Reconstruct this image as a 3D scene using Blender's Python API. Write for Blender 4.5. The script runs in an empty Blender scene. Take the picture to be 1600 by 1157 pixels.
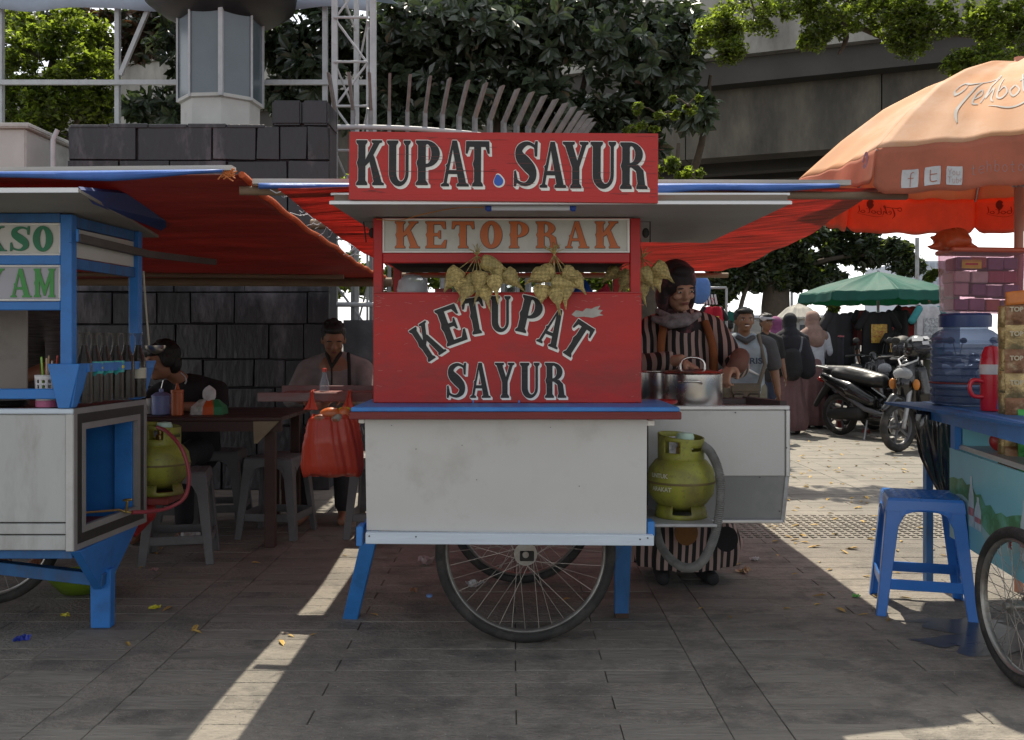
import bpy, bmesh, math, random
import numpy as np
from mathutils import Vector, Matrix, Euler
from mathutils.geometry import delaunay_2d_cdt
R = math.radians
PI = math.pi
random.seed(7); rng = np.random.default_rng(7)
SC = bpy.context.scene
COL = SC.collection
# ---------------------------------------------------------------- camera, world, sun, exposure
F = 1500.0; CH = 1.17
cam_d = bpy.data.cameras.new('camera'); cam = bpy.data.objects.new('camera', cam_d); COL.objects.link(cam)
cam_d.sensor_width = 36; cam_d.lens = F / 1600 * 36; cam_d.shift_y = -43.5 / 1600
cam_d.clip_start = 0.05; cam_d.clip_end = 2000
cam.location = (0, 0, CH); cam.rotation_euler = (R(90), 0, 0)
SC.camera = cam
W = bpy.data.worlds.new('World'); SC.world = W; W.use_nodes = True
wn = W.node_tree.nodes; wl = W.node_tree.links; wn.clear()
sky = wn.new('ShaderNodeTexSky'); sky.sky_type = 'NISHITA'; sky.sun_disc = False
SUN_EL, SUN_AZ = 60, 0      # the sun stands high behind the stalls
sky.sun_elevation = R(SUN_EL); sky.sun_rotation = R(SUN_AZ); sky.air_density = 1.0; sky.dust_density = 1.2; sky.ozone_density = .5
bg = wn.new('ShaderNodeBackground'); bg.inputs['Strength'].default_value = 0.15
hz = wn.new('ShaderNodeMix'); hz.data_type = 'RGBA'; hz.inputs[0].default_value = .85; lum = wn.new('ShaderNodeRGBToBW'); wl.new(sky.outputs[0], lum.inputs[0]); wl.new(sky.outputs[0], hz.inputs[6]); wl.new(lum.outputs[0], hz.inputs[7])      # tropical haze whitens the whole sky
wo = wn.new('ShaderNodeOutputWorld'); wl.new(hz.outputs[2], bg.inputs[0]); wl.new(bg.outputs[0], wo.inputs[0])
sd = bpy.data.lights.new('sun', 'SUN'); sd.energy = 3.0; sd.angle = R(0.5); sd.color = (1, .905, .74)
sun = bpy.data.objects.new('sun', sd); COL.objects.link(sun)
sdir = Vector((math.sin(R(SUN_AZ)) * math.cos(R(SUN_EL)), math.cos(R(SUN_AZ)) * math.cos(R(SUN_EL)), math.sin(R(SUN_EL))))
sun.rotation_euler = sdir.to_track_quat('Z', 'Y').to_euler()
SC.view_settings.view_transform = 'Standard'; SC.view_settings.look = 'None'
SC.view_settings.exposure = 1.03; SC.view_settings.gamma = 1; SC.view_settings.use_curve_mapping = False
SC.render.engine = 'CYCLES'
SC.cycles.max_bounces = 8; SC.cycles.transparent_max_bounces = 12

def P(px, py, Y): return Vector(((px - 800) / F * Y, Y, CH + (535 - py) / F * Y))   # photo pixel at depth Y
def X_(px, Y): return (px - 800) / F * Y
def Z_(py, Y): return CH + (535 - py) / F * Y
def s(r, g, b):
    f = lambda c: (c / 255 / 12.92) if c / 255 <= .04045 else ((c / 255 + .055) / 1.055) ** 2.4
    return (f(r), f(g), f(b))
# ---------------------------------------------------------------- materials
MATS = {}
def M(name, col, rough=.6, var=.18, scale=6, bump=.12, metal=0, trans=0, dirt=None, dirt_amt=.3, dirt_scale=3, stretch=(1, 1, 1), island=0, objrand=0, spec=.5, coat=0, bscale=None, tcol=None, world=0, blot=None, blot_scale=.6):
    if name in MATS: return MATS[name]
    m = bpy.data.materials.new(name); m.use_nodes = True; n = m.node_tree.nodes; l = m.node_tree.links
    b = n['Principled BSDF']; out = n['Material Output']
    tc = n.new('ShaderNodeTexCoord'); mp = n.new('ShaderNodeMapping'); mp.inputs['Scale'].default_value = stretch
    l.new((n.new('ShaderNodeNewGeometry').outputs['Position'] if world else tc.outputs['Object']), mp.inputs[0])
    nz = n.new('ShaderNodeTexNoise'); nz.inputs['Scale'].default_value = scale; nz.inputs['Detail'].default_value = 7; nz.inputs['Roughness'].default_value = .62
    l.new(mp.outputs[0], nz.inputs[0])
    rp = n.new('ShaderNodeMapRange'); rp.inputs[1].default_value = .3; rp.inputs[2].default_value = .7; rp.inputs[3].default_value = 1 - var; rp.inputs[4].default_value = 1 + var
    l.new(nz.outputs[0], rp.inputs[0]); fac = rp.outputs[0]
    def mul(a, src, lo, hi):
        r_ = n.new('ShaderNodeMapRange'); r_.inputs[3].default_value = lo; r_.inputs[4].default_value = hi; l.new(src, r_.inputs[0])
        k = n.new('ShaderNodeMath'); k.operation = 'MULTIPLY'; l.new(a, k.inputs[0]); l.new(r_.outputs[0], k.inputs[1]); return k.outputs[0]
    if island:
        g = n.new('ShaderNodeNewGeometry'); fac = mul(fac, g.outputs['Random Per Island'], 1 - island, 1 + island)
    if objrand:
        oi = n.new('ShaderNodeObjectInfo'); fac = mul(fac, oi.outputs['Random'], 1 - objrand, 1 + objrand)
    vm = n.new('ShaderNodeVectorMath'); vm.operation = 'SCALE'; vm.inputs[0].default_value = col; l.new(fac, vm.inputs['Scale'])
    c = vm.outputs[0]
    if dirt is not None:
        n2 = n.new('ShaderNodeTexNoise'); n2.inputs['Scale'].default_value = dirt_scale; n2.inputs['Detail'].default_value = 10; n2.inputs['Roughness'].default_value = .7
        l.new(mp.outputs[0], n2.inputs[0])
        r2 = n.new('ShaderNodeMapRange'); r2.inputs[1].default_value = .62 - dirt_amt * .3; r2.inputs[2].default_value = .72; l.new(n2.outputs[0], r2.inputs[0])
        k = n.new('ShaderNodeMath'); k.operation = 'MULTIPLY'; k.inputs[1].default_value = min(1, dirt_amt * 2.2); l.new(r2.outputs[0], k.inputs[0])
        mx = n.new('ShaderNodeMix'); mx.data_type = 'RGBA'; l.new(k.outputs[0], mx.inputs[0]); l.new(c, mx.inputs[6]); mx.inputs[7].default_value = (*dirt, 1); c = mx.outputs[2]
    if blot is not None:
        for sc_, lo, hi, am in ((blot_scale, .42, .75, .75), (blot_scale * 7, .60, .66, .5)):
            n4 = n.new('ShaderNodeTexNoise'); n4.inputs['Scale'].default_value = sc_; n4.inputs['Detail'].default_value = 6; n4.inputs['Distortion'].default_value = .4
            l.new((n.new('ShaderNodeNewGeometry').outputs['Position'] if world else tc.outputs['Object']), n4.inputs[0]); r4 = n.new('ShaderNodeMapRange'); r4.inputs[1].default_value = lo; r4.inputs[2].default_value = hi; r4.inputs[4].default_value = am; l.new(n4.outputs[0], r4.inputs[0])
            mx = n.new('ShaderNodeMix'); mx.data_type = 'RGBA'; l.new(r4.outputs[0], mx.inputs[0]); l.new(c, mx.inputs[6]); mx.inputs[7].default_value = (*blot, 1); c = mx.outputs[2]
    l.new(c, b.inputs['Base Color'])
    rr = n.new('ShaderNodeMapRange'); rr.inputs[3].default_value = max(0, rough - .12); rr.inputs[4].default_value = min(1, rough + .12); l.new(nz.outputs[0], rr.inputs[0]); l.new(rr.outputs[0], b.inputs['Roughness'])
    b.inputs['Metallic'].default_value = metal; b.inputs['Specular IOR Level'].default_value = spec
    if coat: b.inputs['Coat Weight'].default_value = coat; b.inputs['Coat Roughness'].default_value = .15
    if bump:
        bp = n.new('ShaderNodeBump'); bp.inputs['Strength'].default_value = min(1, bump * 2.5); bp.inputs['Distance'].default_value = .01
        if bscale:
            n3 = n.new('ShaderNodeTexNoise'); n3.inputs['Scale'].default_value = bscale; n3.inputs['Detail'].default_value = 5; l.new(mp.outputs[0], n3.inputs[0]); l.new(n3.outputs[0], bp.inputs['Height'])
        else: l.new(nz.outputs[0], bp.inputs['Height'])
        l.new(bp.outputs[0], b.inputs['Normal'])
    if trans:
        t = n.new('ShaderNodeBsdfTranslucent')
        if tcol is None: l.new(c, t.inputs[0])
        else:
            v2 = n.new('ShaderNodeVectorMath'); v2.operation = 'SCALE'; v2.inputs[0].default_value = tcol; l.new(fac, v2.inputs['Scale']); l.new(v2.outputs[0], t.inputs[0])
        ms = n.new('ShaderNodeMixShader'); ms.inputs[0].default_value = trans
        l.new(b.outputs[0], ms.inputs[1]); l.new(t.outputs[0], ms.inputs[2]); l.new(ms.outputs[0], out.inputs[0])
    MATS[name] = m; return m
def GL(name, col, alpha=.3, rough=.08, body=0.0):       # thin clear or tinted plastic / glass: tinted see-through mixed with gloss and body colour
    if name in MATS: return MATS[name]
    m = bpy.data.materials.new(name); m.use_nodes = True; n = m.node_tree.nodes; l = m.node_tree.links
    b = n['Principled BSDF']; out = n['Material Output']; b.inputs['Base Color'].default_value = (*col, 1); b.inputs['Roughness'].default_value = rough
    nz = n.new('ShaderNodeTexNoise'); nz.inputs['Scale'].default_value = 9; tc = n.new('ShaderNodeTexCoord'); l.new(tc.outputs['Object'], nz.inputs[0])
    t = n.new('ShaderNodeBsdfTransparent'); t.inputs[0].default_value = (*[min(1, c ** .35) for c in col], 1)
    lw = n.new('ShaderNodeLayerWeight'); lw.inputs[0].default_value = .35
    a = n.new('ShaderNodeMapRange'); a.inputs[3].default_value = alpha; a.inputs[4].default_value = min(1, alpha + .35); l.new(lw.outputs['Facing'], a.inputs[0])
    k = n.new('ShaderNodeMath'); k.operation = 'MULTIPLY_ADD'; k.inputs[1].default_value = min(.2, alpha * .5); l.new(nz.outputs[0], k.inputs[0]); l.new(a.outputs[0], k.inputs[2])
    ms = n.new('ShaderNodeMixShader'); l.new(k.outputs[0], ms.inputs[0]); l.new(t.outputs[0], ms.inputs[1]); l.new(b.outputs[0], ms.inputs[2]); l.new(ms.outputs[0], out.inputs[0])
    MATS[name] = m; return m
# ---------------------------------------------------------------- objects
ORG = {}
def tag(o, label=None, cat=None, group=None, kind=None):
    if label: o['label'] = label
    if cat: o['category'] = cat
    if group: o['group'] = group
    if kind: o['kind'] = kind
    return o
def thing(name, label, cat, loc=(0, 0, 0), group=None, rz=0):
    o = bpy.data.objects.new(name, None); COL.objects.link(o); o.location = loc; o.rotation_euler = (0, 0, rz); o.empty_display_size = .1
    ORG[o.name] = Vector((0, 0, 0)); return tag(o, label, cat, group)
def link(name, me, mat=None, parent=None, loc=None, rot=None, sub=None):
    o = bpy.data.objects.new(name, me); COL.objects.link(o)
    if mat is not None and len(me.materials) == 0: me.materials.append(mat)
    if parent is not None: o.parent = parent
    if loc is not None: o.location = loc
    if rot is not None: o.rotation_euler = rot
    return o
def clone(root, loc=None, rz=None, label=None, group=None):
    def cp(o, par):
        c = o.copy(); COL.objects.link(c); c.parent = par
        for ch in list(o.children): cp(ch, c)
        return c
    c = cp(root, None)
    if loc is not None: c.location = loc
    if rz is not None: c.rotation_euler = (0, 0, rz)
    if label: c['label'] = label
    if group: c['group'] = group
    return c
class G:
    """mesh accumulator; coordinates are relative to .o (subtracted)"""
    def __init__(g, o=(0, 0, 0)): g.v = []; g.f = []; g.o = Vector(o)
    def add(g, vs, fs):
        k = len(g.v); g.v += [tuple(Vector(v) - g.o) for v in vs]; g.f += [tuple(i + k for i in f) for f in fs]; return g
    def box(g, x0, x1, y0, y1, z0, z1):
        if x0 > x1: x0, x1 = x1, x0
        if y0 > y1: y0, y1 = y1, y0
        if z0 > z1: z0, z1 = z1, z0
        vs = [(x, y, z) for z in (z0, z1) for y in (y0, y1) for x in (x0, x1)]
        return g.add(vs, [(0, 2, 3, 1), (4, 5, 7, 6), (0, 1, 5, 4), (2, 6, 7, 3), (0, 4, 6, 2), (1, 3, 7, 5)])
    def bar(g, p0, p1, w, h=None, up=(0, 0, 1), w1=None, h1=None):
        h = h or w; w1 = w if w1 is None else w1; h1 = h if h1 is None else h1
        p0 = Vector(p0); p1 = Vector(p1); d = (p1 - p0).normalized(); u = Vector(up)
        if abs(d.dot(u)) > .98: u = Vector((0, 1, 0)) if abs(d.y) < .9 else Vector((1, 0, 0))
        sx = d.cross(u).normalized(); u = sx.cross(d)
        vs = [p + sx * a * ww / 2 + u * b * hh / 2 for p, ww, hh in ((p0, w, h), (p1, w1, h1)) for a, b in ((-1, -1), (1, -1), (1, 1), (-1, 1))]
        return g.add(vs, [(3, 2, 1, 0), (4, 5, 6, 7), (0, 1, 5, 4), (1, 2, 6, 5), (2, 3, 7, 6), (3, 0, 4, 7)])
    def tube(g, pts, r, n=10, cap=True):
        pts = [Vector(p) for p in pts]; rs = r if isinstance(r, (list, tuple)) else [r] * len(pts); vs = []; fs = []; pu = None
        for i, p in enumerate(pts):
            d = (pts[min(i + 1, len(pts) - 1)] - pts[max(i - 1, 0)])
            d = d.normalized() if d.length > 1e-9 else Vector((0, 0, 1))
            if pu is None: pu = Vector((0, 0, 1)) if abs(d.z) < .9 else Vector((1, 0, 0))
            sx = d.cross(pu).normalized(); u = sx.cross(d).normalized(); pu = u
            vs += [p + (sx * math.cos(2 * PI * k / n) + u * math.sin(2 * PI * k / n)) * rs[i] for k in range(n)]
        for i in range(len(pts) - 1):
            fs += [(i * n + k, i * n + (k + 1) % n, (i + 1) * n + (k + 1) % n, (i + 1) * n + k) for k in range(n)]
        if cap: fs += [tuple(range(n))[::-1], tuple(range((len(pts) - 1) * n, len(pts) * n))]
        return g.add(vs, fs)
    def lathe(g, prof, c=(0, 0, 0), n=32, axis='z', cap=True):
        c = Vector(c); vs = []; fs = []
        for r_, h in prof:
            for k in range(n):
                a = 2 * PI * k / n; x, y = r_ * math.cos(a), r_ * math.sin(a)
                vs.append(c + (Vector((x, y, h)) if axis == 'z' else Vector((x, h, -y)) if axis == 'y' else Vector((h, x, y))))
        for i in range(len(prof) - 1):
            fs += [(i * n + k, i * n + (k + 1) % n, (i + 1) * n + (k + 1) % n, (i + 1) * n + k) for k in range(n)]
        if cap:
            if prof[0][0] > 1e-4: fs.append(tuple(range(n))[::-1])
            if prof[-1][0] > 1e-4: fs.append(tuple(range((len(prof) - 1) * n, len(prof) * n)))
        return g.add(vs, fs)
    def ell(g, c, r, rot=None, n=16, m=10):
        c = Vector(c); r = (r, r, r) if isinstance(r, (int, float)) else r; Q = Euler(rot).to_matrix() if rot else Matrix.Identity(3); vs = []; fs = []
        for i in range(1, m):
            t = PI * i / m
            for k in range(n):
                a = 2 * PI * k / n; vs.append(c + Q @ Vector((r[0] * math.sin(t) * math.cos(a), r[1] * math.sin(t) * math.sin(a), r[2] * math.cos(t))))
        top = len(vs); vs += [c + Q @ Vector((0, 0, r[2])), c + Q @ Vector((0, 0, -r[2]))]
        for i in range(m - 2): fs += [(i * n + k, (i + 1) * n + k, (i + 1) * n + (k + 1) % n, i * n + (k + 1) % n) for k in range(n)]
        fs += [(top, k, (k + 1) % n) for k in range(n)] + [(top + 1, (m - 2) * n + (k + 1) % n, (m - 2) * n + k) for k in range(n)]
        return g.add(vs, fs)
    def cap(g, p0, p1, r0, r1=None, n=12):      # tapered capsule
        r1 = r0 if r1 is None else r1; p0 = Vector(p0); p1 = Vector(p1); d = (p1 - p0); L = d.length
        if L < 1e-6: return g.ell(p0, max(r0, r1))
        d /= L; pts = []; rs = []
        for t in (-1, -.7, -.35, 0): pts.append(p0 + d * r0 * t); rs.append(r0 * math.sqrt(max(.003, 1 - t * t)))
        for t in (0, .35, .7, 1): pts.append(p1 + d * r1 * t); rs.append(r1 * math.sqrt(max(.003, 1 - t * t)))
        return g.tube(pts, rs, n)
    def caps(g, pts, rs, n=12):
        for i in range(len(pts) - 1): g.cap(pts[i], pts[i + 1], rs[i], rs[i + 1], n)
        return g
    def torus(g, c, R0, r, axis='y', n=64, m=10, sx=1):
        c = Vector(c); vs = []; fs = []
        for i in range(n):
            a = 2 * PI * i / n
            for k in range(m):
                b = 2 * PI * k / m; q = R0 + r * math.cos(b); h = r * math.sin(b) * sx
                x, y = q * math.cos(a), q * math.sin(a)
                vs.append(c + (Vector((x, h, y)) if axis == 'y' else Vector((x, y, h)) if axis == 'z' else Vector((h, x, y))))
        fs = [(i * m + k, ((i + 1) % n) * m + k, ((i + 1) % n) * m + (k + 1) % m, i * m + (k + 1) % m) for i in range(n) for k in range(m)]
        return g.add(vs, fs)
    def prism(g, pts, y0, y1):      # polygon in x,z extruded along y
        n = len(pts); vs = [(x, y0, z) for x, z in pts] + [(x, y1, z) for x, z in pts]
        return g.add(vs, [tuple(range(n)), tuple(range(n, 2 * n))[::-1]] + [(i, i + n, (i + 1) % n + n, (i + 1) % n) for i in range(n)])
    def grid(g, fn, nu, nv):
        vs = [fn(i / (nu - 1), j / (nv - 1)) for j in range(nv) for i in range(nu)]
        return g.add(vs, [(j * nu + i, j * nu + i + 1, (j + 1) * nu + i + 1, (j + 1) * nu + i) for j in range(nv - 1) for i in range(nu - 1)])
    def mesh(g, name='m', smooth=False, bevel=0, fixn=True):
        me = bpy.data.meshes.new(name); me.from_pydata(g.v, [], g.f); me.update()
        bm = bmesh.new(); bm.from_mesh(me)
        if fixn: bmesh.ops.recalc_face_normals(bm, faces=bm.faces)
        if bevel: bmesh.ops.bevel(bm, geom=[e for e in bm.edges if len(e.link_faces) == 2 and e.calc_face_angle(0) > .5], offset=bevel, segments=1 if bevel < .008 else 2, affect='EDGES', clamp_overlap=True)
        bm.to_mesh(me); bm.free()
        if smooth:
            me.polygons.foreach_set('use_smooth', [True] * len(me.polygons))
            try: me.set_sharp_from_angle(angle=R(50 if smooth is True else smooth))
            except Exception: pass
        return me
    def done(g, name, mat, parent=None, smooth=False, bevel=0, kind=None, label=None, cat=None, group=None, loc=None, rot=None, thick=0, fixn=True):
        o = link(name, g.mesh(name, smooth, bevel, fixn), mat, parent, loc, rot)
        if thick:
            md = o.modifiers.new('thickness', 'SOLIDIFY'); md.thickness = thick; md.offset = 0
        return tag(o, label, cat, group, kind)
def blob(name, g, mat, parent=None, voxel=.01, smooth_it=3, **kw):      # fuse overlapping shapes into one continuous surface
    o = link('tmp', g.mesh(name, fixn=True)); md = o.modifiers.new('r', 'REMESH'); md.mode = 'VOXEL'; md.voxel_size = voxel; md.use_smooth_shade = True
    if smooth_it:
        sm = o.modifiers.new('s', 'SMOOTH'); sm.iterations = smooth_it; sm.factor = .5
    dg = bpy.context.evaluated_depsgraph_get(); me = bpy.data.meshes.new_from_object(o.evaluated_get(dg)); bpy.data.objects.remove(o)
    me.name = name; me.materials.clear()
    o = link(name, me, mat, parent); return tag(o, kw.get('label'), kw.get('cat'), kw.get('group'), kw.get('kind'))
def bez(pts, n=12):      # catmull-rom through points
    pts = [Vector(p) for p in pts]; q = [pts[0]] + pts + [pts[-1]]; out = []
    for i in range(1, len(q) - 2):
        for k in range(n):
            t = k / n; a, b, c, d = q[i - 1], q[i], q[i + 1], q[i + 2]
            out.append(.5 * ((2 * b) + (c - a) * t + (2 * a - 5 * b + 4 * c - d) * t * t + (3 * b - a - 3 * c + d) * t ** 3))
    out.append(pts[-1]); return out
# ---------------------------------------------------------------- lettering: slab-serif sign painter's capitals as polygons
def _st(x, w, y0=0, y1=1, sf=.07, top=1, bot=1, spur=1):
    L = []; Rr = []
    if bot: L += [(x - sf, y0), (x - sf, y0 + .05), (x, y0 + .11)]; Rr += [(x + w + sf, y0), (x + w + sf, y0 + .05), (x + w, y0 + .11)]
    else: L += [(x, y0)]; Rr += [(x + w, y0)]
    if spur and y1 - y0 > .8: L += [(x, .38), (x - .05, .5), (x, .6)]
    if top: L += [(x, y1 - .11), (x - sf, y1 - .05), (x - sf, y1)]; Rr += [(x + w, y1 - .11), (x + w + sf, y1 - .05), (x + w + sf, y1)]
    else: L += [(x, y1)]; Rr += [(x + w, y1)]
    return L + Rr[::-1]
def _ring(cx, cy, ro, so, ri, si, a0, a1, icx=None, icy=None, n=14):
    icx = cx if icx is None else icx; icy = cy if icy is None else icy; out = []
    for k in range(n):
        b0 = R(a0 + (a1 - a0) * k / n); b1 = R(a0 + (a1 - a0) * (k + 1) / n)
        out.append([(cx + ro * math.cos(b0), cy + so * math.sin(b0)), (cx + ro * math.cos(b1), cy + so * math.sin(b1)), (icx + ri * math.cos(b1), icy + si * math.sin(b1)), (icx + ri * math.cos(b0), icy + si * math.sin(b0))])
    return out
def _stroke(pts, ws, n=5):
    c = bez([(x, y, w) for (x, y), w in zip(pts, ws)], n); out = []; L = []
    for i, p in enumerate(c):
        d = Vector((c[min(i + 1, len(c) - 1)] - c[max(i - 1, 0)])[:2]); d.normalize(); nx, ny = -d.y, d.x
        L.append(((p.x + nx * p.z / 2, p.y + ny * p.z / 2), (p.x - nx * p.z / 2, p.y - ny * p.z / 2)))
    return [[L[i][0], L[i + 1][0], L[i + 1][1], L[i][1]] for i in range(len(L) - 1)]
def glyph(ch):
    w = .26
    if ch == 'K': return 1.0, [_st(.08, w), [(.33, .42), (.33, .56), (.62, .93), (.55, .95), (.55, 1), (.93, 1), (.93, .95), (.84, .93), (.56, .6), (.46, .5)], [(.45, .62), (.58, .72), (.66, .62), (.92, .07), (1.0, .05), (1.0, 0), (.58, 0), (.58, .05), (.63, .08)]]
    if ch == 'U': return .92, [_st(.08, w, .27, 1, bot=0), _st(.66, .11, .27, 1, bot=0, spur=0)] + _ring(.425, .28, .345, .29, .16, .2, 180, 360, .50, .3)
    if ch == 'P': return .86, [_st(.08, w)] + _ring(.34, .7, .46, .3, .16, .22, -90, 90, .36) + [[(.3, .93), (.3, 1), (.36, 1), (.37, .92)], [(.3, .40), (.3, .48), (.37, .48), (.36, .40)]]
    if ch == 'R': return .95, [_st(.08, w)] + _ring(.34, .74, .44, .26, .16, .18, -90, 90, .36) + [[(.3, .93), (.3, 1), (.36, 1), (.37, .92)], [(.3, .46), (.3, .55), (.40, .56), (.40, .46)], [(.40, .5), (.62, .52), (.8, .4), (.86, .09), (.94, .05), (.94, 0), (.56, 0), (.56, .05), (.6, .12), (.55, .38), (.4, .46)]]
    if ch == 'A': return .98, [[(.40, 1), (.56, 1), (.88, .07), (.97, .05), (.97, 0), (.55, 0), (.55, .05), (.62, .08), (.42, .8)], [(.46, 1), (.4, .72), (.22, .08), (.3, .05), (.3, 0), (.02, 0), (.02, .05), (.11, .08), (.2, .42), (.17, .46), (.24, .5), (.4, 1)], [(.22, .27), (.22, .36), (.6, .36), (.6, .27)]]
    if ch == 'T': return .9, [_st(.32, w, 0, .95, top=0), [(.02, 1), (.88, 1), (.9, .72), (.82, .72), (.74, .87), (.16, .87), (.08, .72), (0, .72)]]
    if ch == 'S': return .84, _stroke([(.74, .68), (.72, .86), (.48, .95), (.24, .84), (.24, .66), (.44, .5), (.62, .34), (.62, .17), (.42, .05), (.16, .12), (.1, .32)], [.05, .07, .09, .19, .27, .31, .27, .2, .09, .07, .05]) + [[(.70, .66), (.78, .66), (.80, 1), (.72, 1), (.68, .86)], [(.06, .34), (.12, .36), (.18, .14), (.12, 0), (.05, 0)]]
    if ch == 'Y': return .96, [_st(.36, w, 0, .5, top=0, spur=0), [(.02, 1), (.02, .95), (.1, .92), (.36, .44), (.62, .44), (.38, .92), (.45, .95), (.45, 1)], [(.5, .4), (.62, .46), (.86, .92), (.94, .95), (.94, 1), (.62, 1), (.62, .95), (.7, .92), (.52, .55)]]
    if ch == 'E': return .85, [_st(.08, w), [(.3, 1), (.8, 1), (.82, .72), (.74, .72), (.62, .89), (.3, .89)], [(.3, .56), (.5, .56), (.56, .66), (.62, .66), (.62, .36), (.56, .36), (.5, .45), (.3, .45)], [(.3, 0), (.82, 0), (.86, .3), (.78, .3), (.64, .11), (.3, .11)]]
    if ch == 'O': return .95, _ring(.46, .5, .44, .52, .13, .38, 0, 360, n=28)
    if ch == 'B': return .9, [_st(.08, w)] + _ring(.34, .76, .4, .24, .14, .15, -90, 90) + _ring(.34, .27, .47, .27, .16, .18, -90, 90)
    if ch == 'M': return 1.15, [_st(.08, .22), _st(.82, .22, spur=0), [(.2, 1), (.3, 1), (.58, .4), (.86, 1), (.92, 1), (.92, .8), (.6, .05), (.52, .05), (.2, .8)]]
    if ch == '.': return .42, _ring(.2, .14, .15, .16, .001, .001, 0, 360, n=20)
    if ch == 'I': return .45, [_st(.1, w)]
    return .5, []
def tri_union(polys):
    vs = []; fs = []
    for p in polys:
        a = sum(p[i][0] * p[(i + 1) % len(p)][1] - p[(i + 1) % len(p)][0] * p[i][1] for i in range(len(p)))
        if a < 0: p = p[::-1]
        k = len(vs); vs += [Vector(q) for q in p]; fs.append(list(range(k, k + len(p))))
    ov, oe, of, _, _, fo = delaunay_2d_cdt(vs, [], fs, 1, 1e-5)
    return [v[:] for v in ov], [f for f, o in zip(of, fo) if o]
def letters(parent, items, mat_in, mat_out, y, grow=.02, sh=(.03, -.04), org=(0, 0, 0), name='letter', proud=.0015, frame=None):
    """items: (char, x, z, w, h, angle). One letter part each; its pale outline is a sub-part. frame maps (u, v, depth) to 3D"""
    frame = frame or (lambda u, v, d: Vector((u, y - d, v)))
    for ch, x, z, w, h, ang in items:
        gw, pol = glyph(ch); ca, sa = math.cos(ang), math.sin(ang)
        def mk(polys, d):
            vv, ff = tri_union(polys); g = G(org)
            q = []
            for u, v in vv:
                lx, lz = (u - gw / 2) * w / gw, v * h; q.append(frame(x + lx * ca - lz * sa, z + lx * sa + lz * ca, d))
            g.add(q, ff); return g
        offs = [(grow * math.cos(t * PI / 4), grow * math.sin(t * PI / 4)) for t in range(8)] + [(sh[0] * k + grow * a, sh[1] * k + grow * b) for k in (.5, 1) for a, b in ((.7, .7), (.7, -.7), (-.7, -.7), (1, 0))]
        L = mk(pol, proud * 2.2).done(name, mat_in, parent, fixn=False)
        if mat_out is not None: mk([[(a + dx, b + dy) for a, b in p] for p in pol for dx, dy in offs], proud).done('letter_outline', mat_out, L, fixn=False)
def row(text, x0, x1, z0, h, gap=.06):
    ws = [glyph(c)[0] for c in text]; tot = sum(ws) + gap * (len(text) - 1); k = (x1 - x0) / tot; out = []; x = x0
    for c, w in zip(text, ws): out.append((c, x + w * k / 2, z0, w * k, h, 0)); x += (w + gap) * k
    return out
def word(text, size, mat, parent, name='lettering', loc=(0, 0, 0), rot=(R(90), 0, 0), shear=0, align='CENTER', bold=.0, warp=None, sx=1):
    cu = bpy.data.curves.new(name, 'FONT'); cu.body = text; cu.size = size; cu.align_x = align; cu.shear = shear; cu.offset = bold; cu.extrude = .0004
    o = bpy.data.objects.new('tmp', cu); COL.objects.link(o); dg = bpy.context.evaluated_depsgraph_get(); me = bpy.data.meshes.new_from_object(o.evaluated_get(dg)); bpy.data.objects.remove(o)
    me.materials.clear()
    for v in me.vertices:
        v.co.x *= sx
        if warp: v.co = warp(v.co)
    return link(name, me, mat, parent, loc, rot)
# ================================================================ SETTING
m_ground = M('ground_bed', s(88, 84, 80), .9, .2, 3, .2)
m_slab = M('paving_stone', (.25, .228, .195), .85, .20, 26, .6, world=1, blot=(.105, .10, .092), dirt=(.07, .065, .06), dirt_amt=.5, dirt_scale=3.5, stretch=(.9, 1.25, 1), objrand=.06, bscale=60)
m_slab2 = M('paving_stone_far', (.245, .226, .194), .82, .2, 12, .4, world=1, blot=(.105, .10, .092), dirt=(.08, .075, .07), dirt_amt=.3, dirt_scale=1.2, stretch=(.3, 1.6, 1), island=.06, bscale=40)
g = G(); g.add([(-300, -60, -.012), (300, -60, -.012), (300, 600, -.012), (-300, 600, -.012)], [(0, 1, 2, 3)])
g.done('ground', m_ground, kind='structure')
pav = thing('pavement', None, None); pav['kind'] = 'structure'
def slab_mesh(w, d):
    g = G(); h = .03; b = .0022
    x, y = w / 2 - .001, d / 2 - .001
    vs = [(a * (x - c), e * (y - c), z) for z, c in ((-h, 0), (-b, 0), (0, b)) for a, e in ((-1, -1), (1, -1), (1, 1), (-1, 1))]
    fs = [(8, 9, 10, 11)] + [(i + k, i + (k + 1) % 4, i + 4 + (k + 1) % 4, i + 4 + k) for i in (0, 4) for k in range(4)]
    g.add(vs, fs); return g.mesh('slab')
RD = .12
strips = [-5.565, -3.46, -1.36, .745, 2.85, 4.955]
sm1 = slab_mesh(.64, RD); sm1.materials.append(m_slab); sm2 = slab_mesh(.18, .6); sm2.materials.append(m_slab)
rest = G(); n_part = 0
def place(cx, cy, w, d, me):
    global n_part
    vis = abs(cx) - w / 2 < .54 * cy and 2.85 < cy < 5.75
    z = random.uniform(-.0012, .0012)
    if vis and n_part < 296:
        o = link('slab', me, None, pav, (cx, cy, z), (random.uniform(-.001, .001), random.uniform(-.001, .001), 0)); n_part += 1
    else:
        x, y = w / 2 - .002, d / 2 - .002
        rest.box(cx - x, cx + x, cy - y, cy + y, -.02, z)
y = 1.8; r_ = 0
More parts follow.
